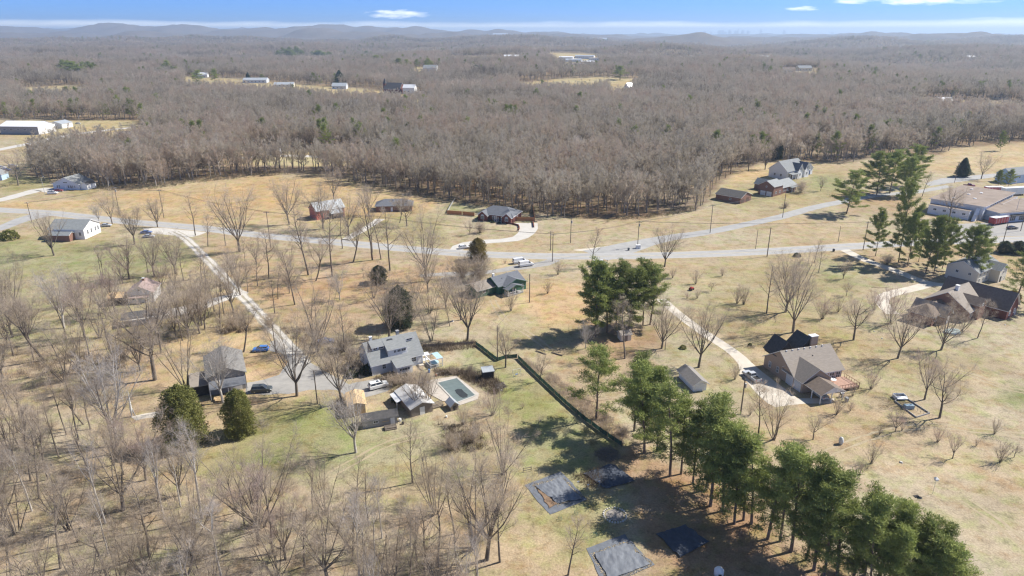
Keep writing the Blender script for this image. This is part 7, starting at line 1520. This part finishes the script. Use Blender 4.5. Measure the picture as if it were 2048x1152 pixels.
crowd([(335, 650), (420, 612), (470, 615), (470, 650), (345, 690)], 16, ['pole', 'slender', 'pole', 'vase'], (11, 16), 'in the strip below the gravel lane', 'slim trees below the gravel lane', 6, 2.6, [(lambda a, b: a > 380, 'between the gravel lane and the gravel drive'), (lambda a, b: a < 310, 'in front of the long carport')])
crowd([(200, 548), (430, 538), (470, 580), (340, 588), (210, 575)], 13, ['vase', 'slender', 'pole', 'rosy'], (10, 15), 'beside the gravel lane', 'bare trees around the red roofed house', 7, 4.5, [(lambda a, b: a < 260, 'close behind the red roofed house'), (lambda a, b: a < 350, 'right of the red roofed house')])
crowd([(440, 520), (600, 520), (620, 600), (540, 640), (490, 580)], 9, ['slender', 'vase', 'multi'], (9, 14), 'in leaf litter along the gravel drive', 'bare trees along the gravel drive', 8, 5)
crowd([(730, 590), (850, 560), (900, 600), (900, 660), (800, 660)], 8, ['multi', 'vase', 'slender'], (8, 13), 'left of the green house', 'bare trees left of the green house', 9, 5)
# low brush and fallen leaves that nobody could count
def brush_stuff(name, areas, seed, mt, hgt_=1.2):
    rg = random.Random(seed); mb = MB()
    for poly, n in areas:
        P = [np.array(G(*p)) for p in poly]; wx = [p[0] for p in P]; wy = [p[1] for p in P]; c = 0
        while c < n:
            x, y = rg.uniform(min(wx), max(wx)), rg.uniform(min(wy), max(wy))
            if sd_poly(np.array([x]), np.array([y]), P)[0] > 0: continue
            c += 1; h = hgt_ * rg.uniform(.4, 1.3)
            for k in range(14):
                d = tilt(Vector((0, 0, 1)), R(abs(rg.gauss(0, 38))), rg); s = perp(d, rg) * .035; p = Vector((x + rg.uniform(-.7, .7), y + rg.uniform(-.7, .7), 0)); mb.poly([p - s, p + s, p + d * h * rg.uniform(.5, 1.1)])
    tag(mb.build(name, mt), kind='stuff')
brush_stuff('undergrowth', [([(-60, 690), (330, 700), (300, 750), (150, 790), (-60, 790)], 330), ([(-60, 850), (330, 900), (560, 1010), (640, 1150), (-60, 1150)], 420), ([(255, 660), (470, 620), (480, 660), (330, 700)], 160), ([(1042, 715), (1110, 752), (1180, 800), (1250, 865), (1245, 892), (1165, 832), (1100, 774), (1060, 738)], 520), ([(840, 690), (950, 684), (950, 694), (850, 705)], 60), ([(560, 640), (640, 640), (660, 720), (620, 720)], 80), ([(880, 745), (980, 740), (1000, 770), (960, 775), (930, 752)], 110), ([(440, 520), (600, 540), (560, 640)], 120), ([(820, 520), (930, 530), (900, 600), (760, 600)], 180), ([(640, 455), (900, 475), (900, 488), (720, 480)], 160), ([(400, 455), (640, 470), (640, 476), (500, 466)], 100)], 3, M_TWIG, 1.3)
brush_stuff('saplings', [([(-60, 830), (330, 890), (470, 980), (560, 1005), (640, 1060), (640, 1152), (-60, 1152)], 90), ([(-60, 685), (330, 700), (300, 750), (120, 790), (-60, 780)], 90), ([(640, 1000), (900, 900), (1000, 960), (1000, 1152), (640, 1152)], 25), ([(250, 650), (470, 612), (480, 655), (330, 695)], 40), ([(-60, 1152), (900, 1152), (900, 1300), (-60, 1300)], 60), ([(-60, 590), (240, 610), (240, 680), (-60, 680)], 45), ([(190, 555), (440, 530), (480, 590), (200, 585)], 30), ([(600, 650), (720, 640), (760, 690), (640, 720)], 50)], 13, M_TWIG, 5.2)
M_DARKTW = thin(mat('dark_brown_brush', (.20, .15, .105), (.13, .10, .07), .5, .95), .3)
brush_stuff('shrub_border', [([(868, 738), (930, 742), (1000, 762), (1010, 785), (985, 790), (950, 768), (905, 748), (872, 752)], 300), ([(745, 758), (800, 744), (826, 752), (812, 770), (790, 770), (770, 766)], 150), ([(640, 700), (716, 700), (742, 752), (700, 756)], 190), ([(830, 690), (950, 682), (952, 697), (850, 706)], 150), ([(785, 782), (830, 806), (825, 822), (795, 800)], 130), ([(668, 800), (690, 796), (700, 834), (672, 830)], 70), ([(880, 850), (950, 846), (985, 900), (900, 905)], 170), ([(1200, 935), (1150, 955), (1180, 975), (1215, 965)], 70), ([(430, 640), (495, 640), (500, 665), (440, 668)], 110), ([(560, 655), (600, 690), (640, 695), (640, 660)], 110), ([(60, 720), (250, 705), (260, 735), (80, 752)], 190)], 23, M_DARKTW, 1.5)
M_EDGEB = mat('green_brown_undergrowth', (.17, .155, .085), (.24, .19, .13), .2, .95)
brush_stuff('woods_edge_undergrowth', [([(170, 372), (230, 383), (300, 379), (400, 365), (500, 355), (560, 350), (560, 342), (400, 352), (230, 366)], 900), ([(640, 352), (800, 386), (960, 414), (1130, 436), (1275, 440), (1345, 431), (1400, 420), (1395, 412), (1270, 432), (960, 405), (700, 355)], 700)], 4, M_EDGEB, 2.0)

# ------------------------------------------------------------------ far skyline
rsk = random.Random(12); M_TOWER = mat('pale_tower_cladding', (.62, .64, .67), (.54, .56, .59), .02, .5)
def tower(px, h, w, label, group):
    y = 21000 + rsk.uniform(-1500, 1500); x = (px - 1024) / FPX * y * CP; z = float(hgt(x, y)); t = thing('tower_block', label, 'tower', (x, y, z), rsk.uniform(-.4, .4), group)
    MB().box(-w / 2, w / 2, -w * .4, w * .4, -20, h * .8).build('tower_shaft', M_TOWER, t); MB().box(-w * .36, w * .36, -w * .3, w * .3, h * .8 + .05, h).build('tower_crown', M_TOWER, t)
    if rsk.random() < .4: MB().box(-2, 2, -2, 2, h + .05, h + 12).build('mast', M_TOWER, t)
for k in range(18):
    px = rsk.choice((rsk.gauss(1450, 28), rsk.gauss(1500, 40), rsk.uniform(1390, 1720))); tower(px, rsk.uniform(70, 160), rsk.uniform(32, 70), 'hazy pale tower of the distant downtown skyline', 'towers of the distant downtown')
for k, (px, y, w) in enumerate(((1000, 7300, 150), (1185, 5600, 110), (1207, 5500, 90))):
    x = (px - 1024) / FPX * y * CP; z = float(hgt(x, y)); t = thing('distant_warehouse', ('long pale roofed warehouse near the centre of the skyline', 'left bright flat roof in the far central valley', 'right bright flat roof in the far central valley')[k], 'warehouse', (x, y, z)); MB().box(-w / 2, w / 2, 0, 170, -20, 22).build('wall', W_WHITE, t); MB().slab([(-w / 2 - 2, -2, 22.5), (w / 2 + 2, -2, 22.5), (w / 2 + 2, 172, 34), (-w / 2 - 2, 172, 34)], .4).build('roof', R_METAL, t)
mst = thing('radio_mast', 'thin lattice mast on the far right wooded ridge', 'mast', (*GT(1527, 96)[:2], float(hgt(*GT(1527, 96)[:2])))); MB().tube([(0, 0, 0), (0, 0, 60)], [1.0, .5], 4).build('mast_shaft', M_GAL, mst); MB().box(-2.5, 2.5, -.4, .4, 57, 59).build('antenna', T_WHITE, mst)
ms2 = thing('radio_mast', 'thin white mast on the left wooded ridge above dark evergreens', 'mast', (*GT(568, 92)[:2], float(hgt(*GT(568, 92)[:2])))); MB().tube([(0, 0, 0), (0, 0, 40)], [.8, .5], 4).build('mast_shaft', M_GAL, ms2); MB().box(-1.5, 1.5, -.4, .4, 38, 41).build('antenna', T_WHITE, ms2)

M_BARREL = mat('blue_plastic_barrel', (.10, .20, .42), None, 2, .5); M_TERRA = mat('terracotta', (.42, .20, .13), None, 2, .8)
def barrel(px, py, label, mt, r=.3, h=.9, cat='barrel'):
    t = thing(cat.replace(' ', '_'), label, cat, (*G(px, py), 0)); MB().tube([(0, 0, 0), (0, 0, h * .5), (0, 0, h)], [r * .92, r, r * .92], 12).build('shell', mt, t); MB().tube([(0, 0, h + .003), (0, 0, h + .04)], [r * .8, r * .8], 12).build('lid', mt, t)
barrel(858, 745, 'blue barrel beside the hot tub gazebo', M_BARREL); barrel(872, 752, 'terracotta pot on the straw by the gazebo', M_TERRA, .28, .5, 'plant pot'); barrel(800, 842, 'white tub between the low shed and pool house', T_WHITE, .35, .6, 'tub'); barrel(806, 848, 'dark tub in front of the pool house', M_BLACK, .3, .5, 'tub'); barrel(893, 835, 'white bucket before the tiny playhouse', T_WHITE, .22, .4, 'bucket'); barrel(664, 818, 'dark drum left of the plywood shed', M_BLACK)
for k, (px, py, s, lb) in enumerate(((996, 776, .45, 'largest pale stone of the rubble by the garden hut'), (1003, 781, .32, 'pale stone in front of the rubble by the garden hut'), (988, 783, .3, 'pale stone left of the rubble by the garden hut'), (886, 744, .5, 'pale rock on the bank behind the pool'), (874, 748, .4, 'second pale rock on the bank behind the pool'), (1893, 673, .3, 'pale stone on the lawn before the big brick house'), (2010, 650, .28, 'white scrap on the lawn right of the big brick house'), (1748, 663, .3, 'left pale scrap on the lawn below the curved drive'), (1764, 677, .3, 'right pale scrap on the lawn below the curved drive'), (1802, 925, .4, 'pale scrap of branches on the open lawn'), (905, 643, .5, 'pale flat stone on lawn left of the green house'), (430, 712, .5, 'pale board scrap on the lawn behind the weathered house'))):
    rg = random.Random(k); mb = MB(); ring = [(s * math.cos(a) * rg.uniform(.8, 1.2), s * math.sin(a) * rg.uniform(.7, 1.0)) for a in np.linspace(0, 5.3, 7)]
    mb.hull([(*p, -.03) for p in ring], [(p[0] * .65, p[1] * .65, s * .6) for p in ring]); tag(mb.build('stone', M_CONCW, None, (*G(px, py), 0), rg.random() * 3), lb, 'stone')
gt = thing('goal_frame', 'pale grey cut log pile by the low shed', 'log pile', (*G(770, 862), 0), R(18))
for k in range(9): MB().tube([(0, (k % 5) * .34 + .17 * (k // 5), .17 + .3 * (k // 5)), (2.6, (k % 5) * .34 + .17 * (k // 5), .17 + .3 * (k // 5))], [.16, .15], 8).build('log', M_BARK, gt)
gt.name = 'log_pile'
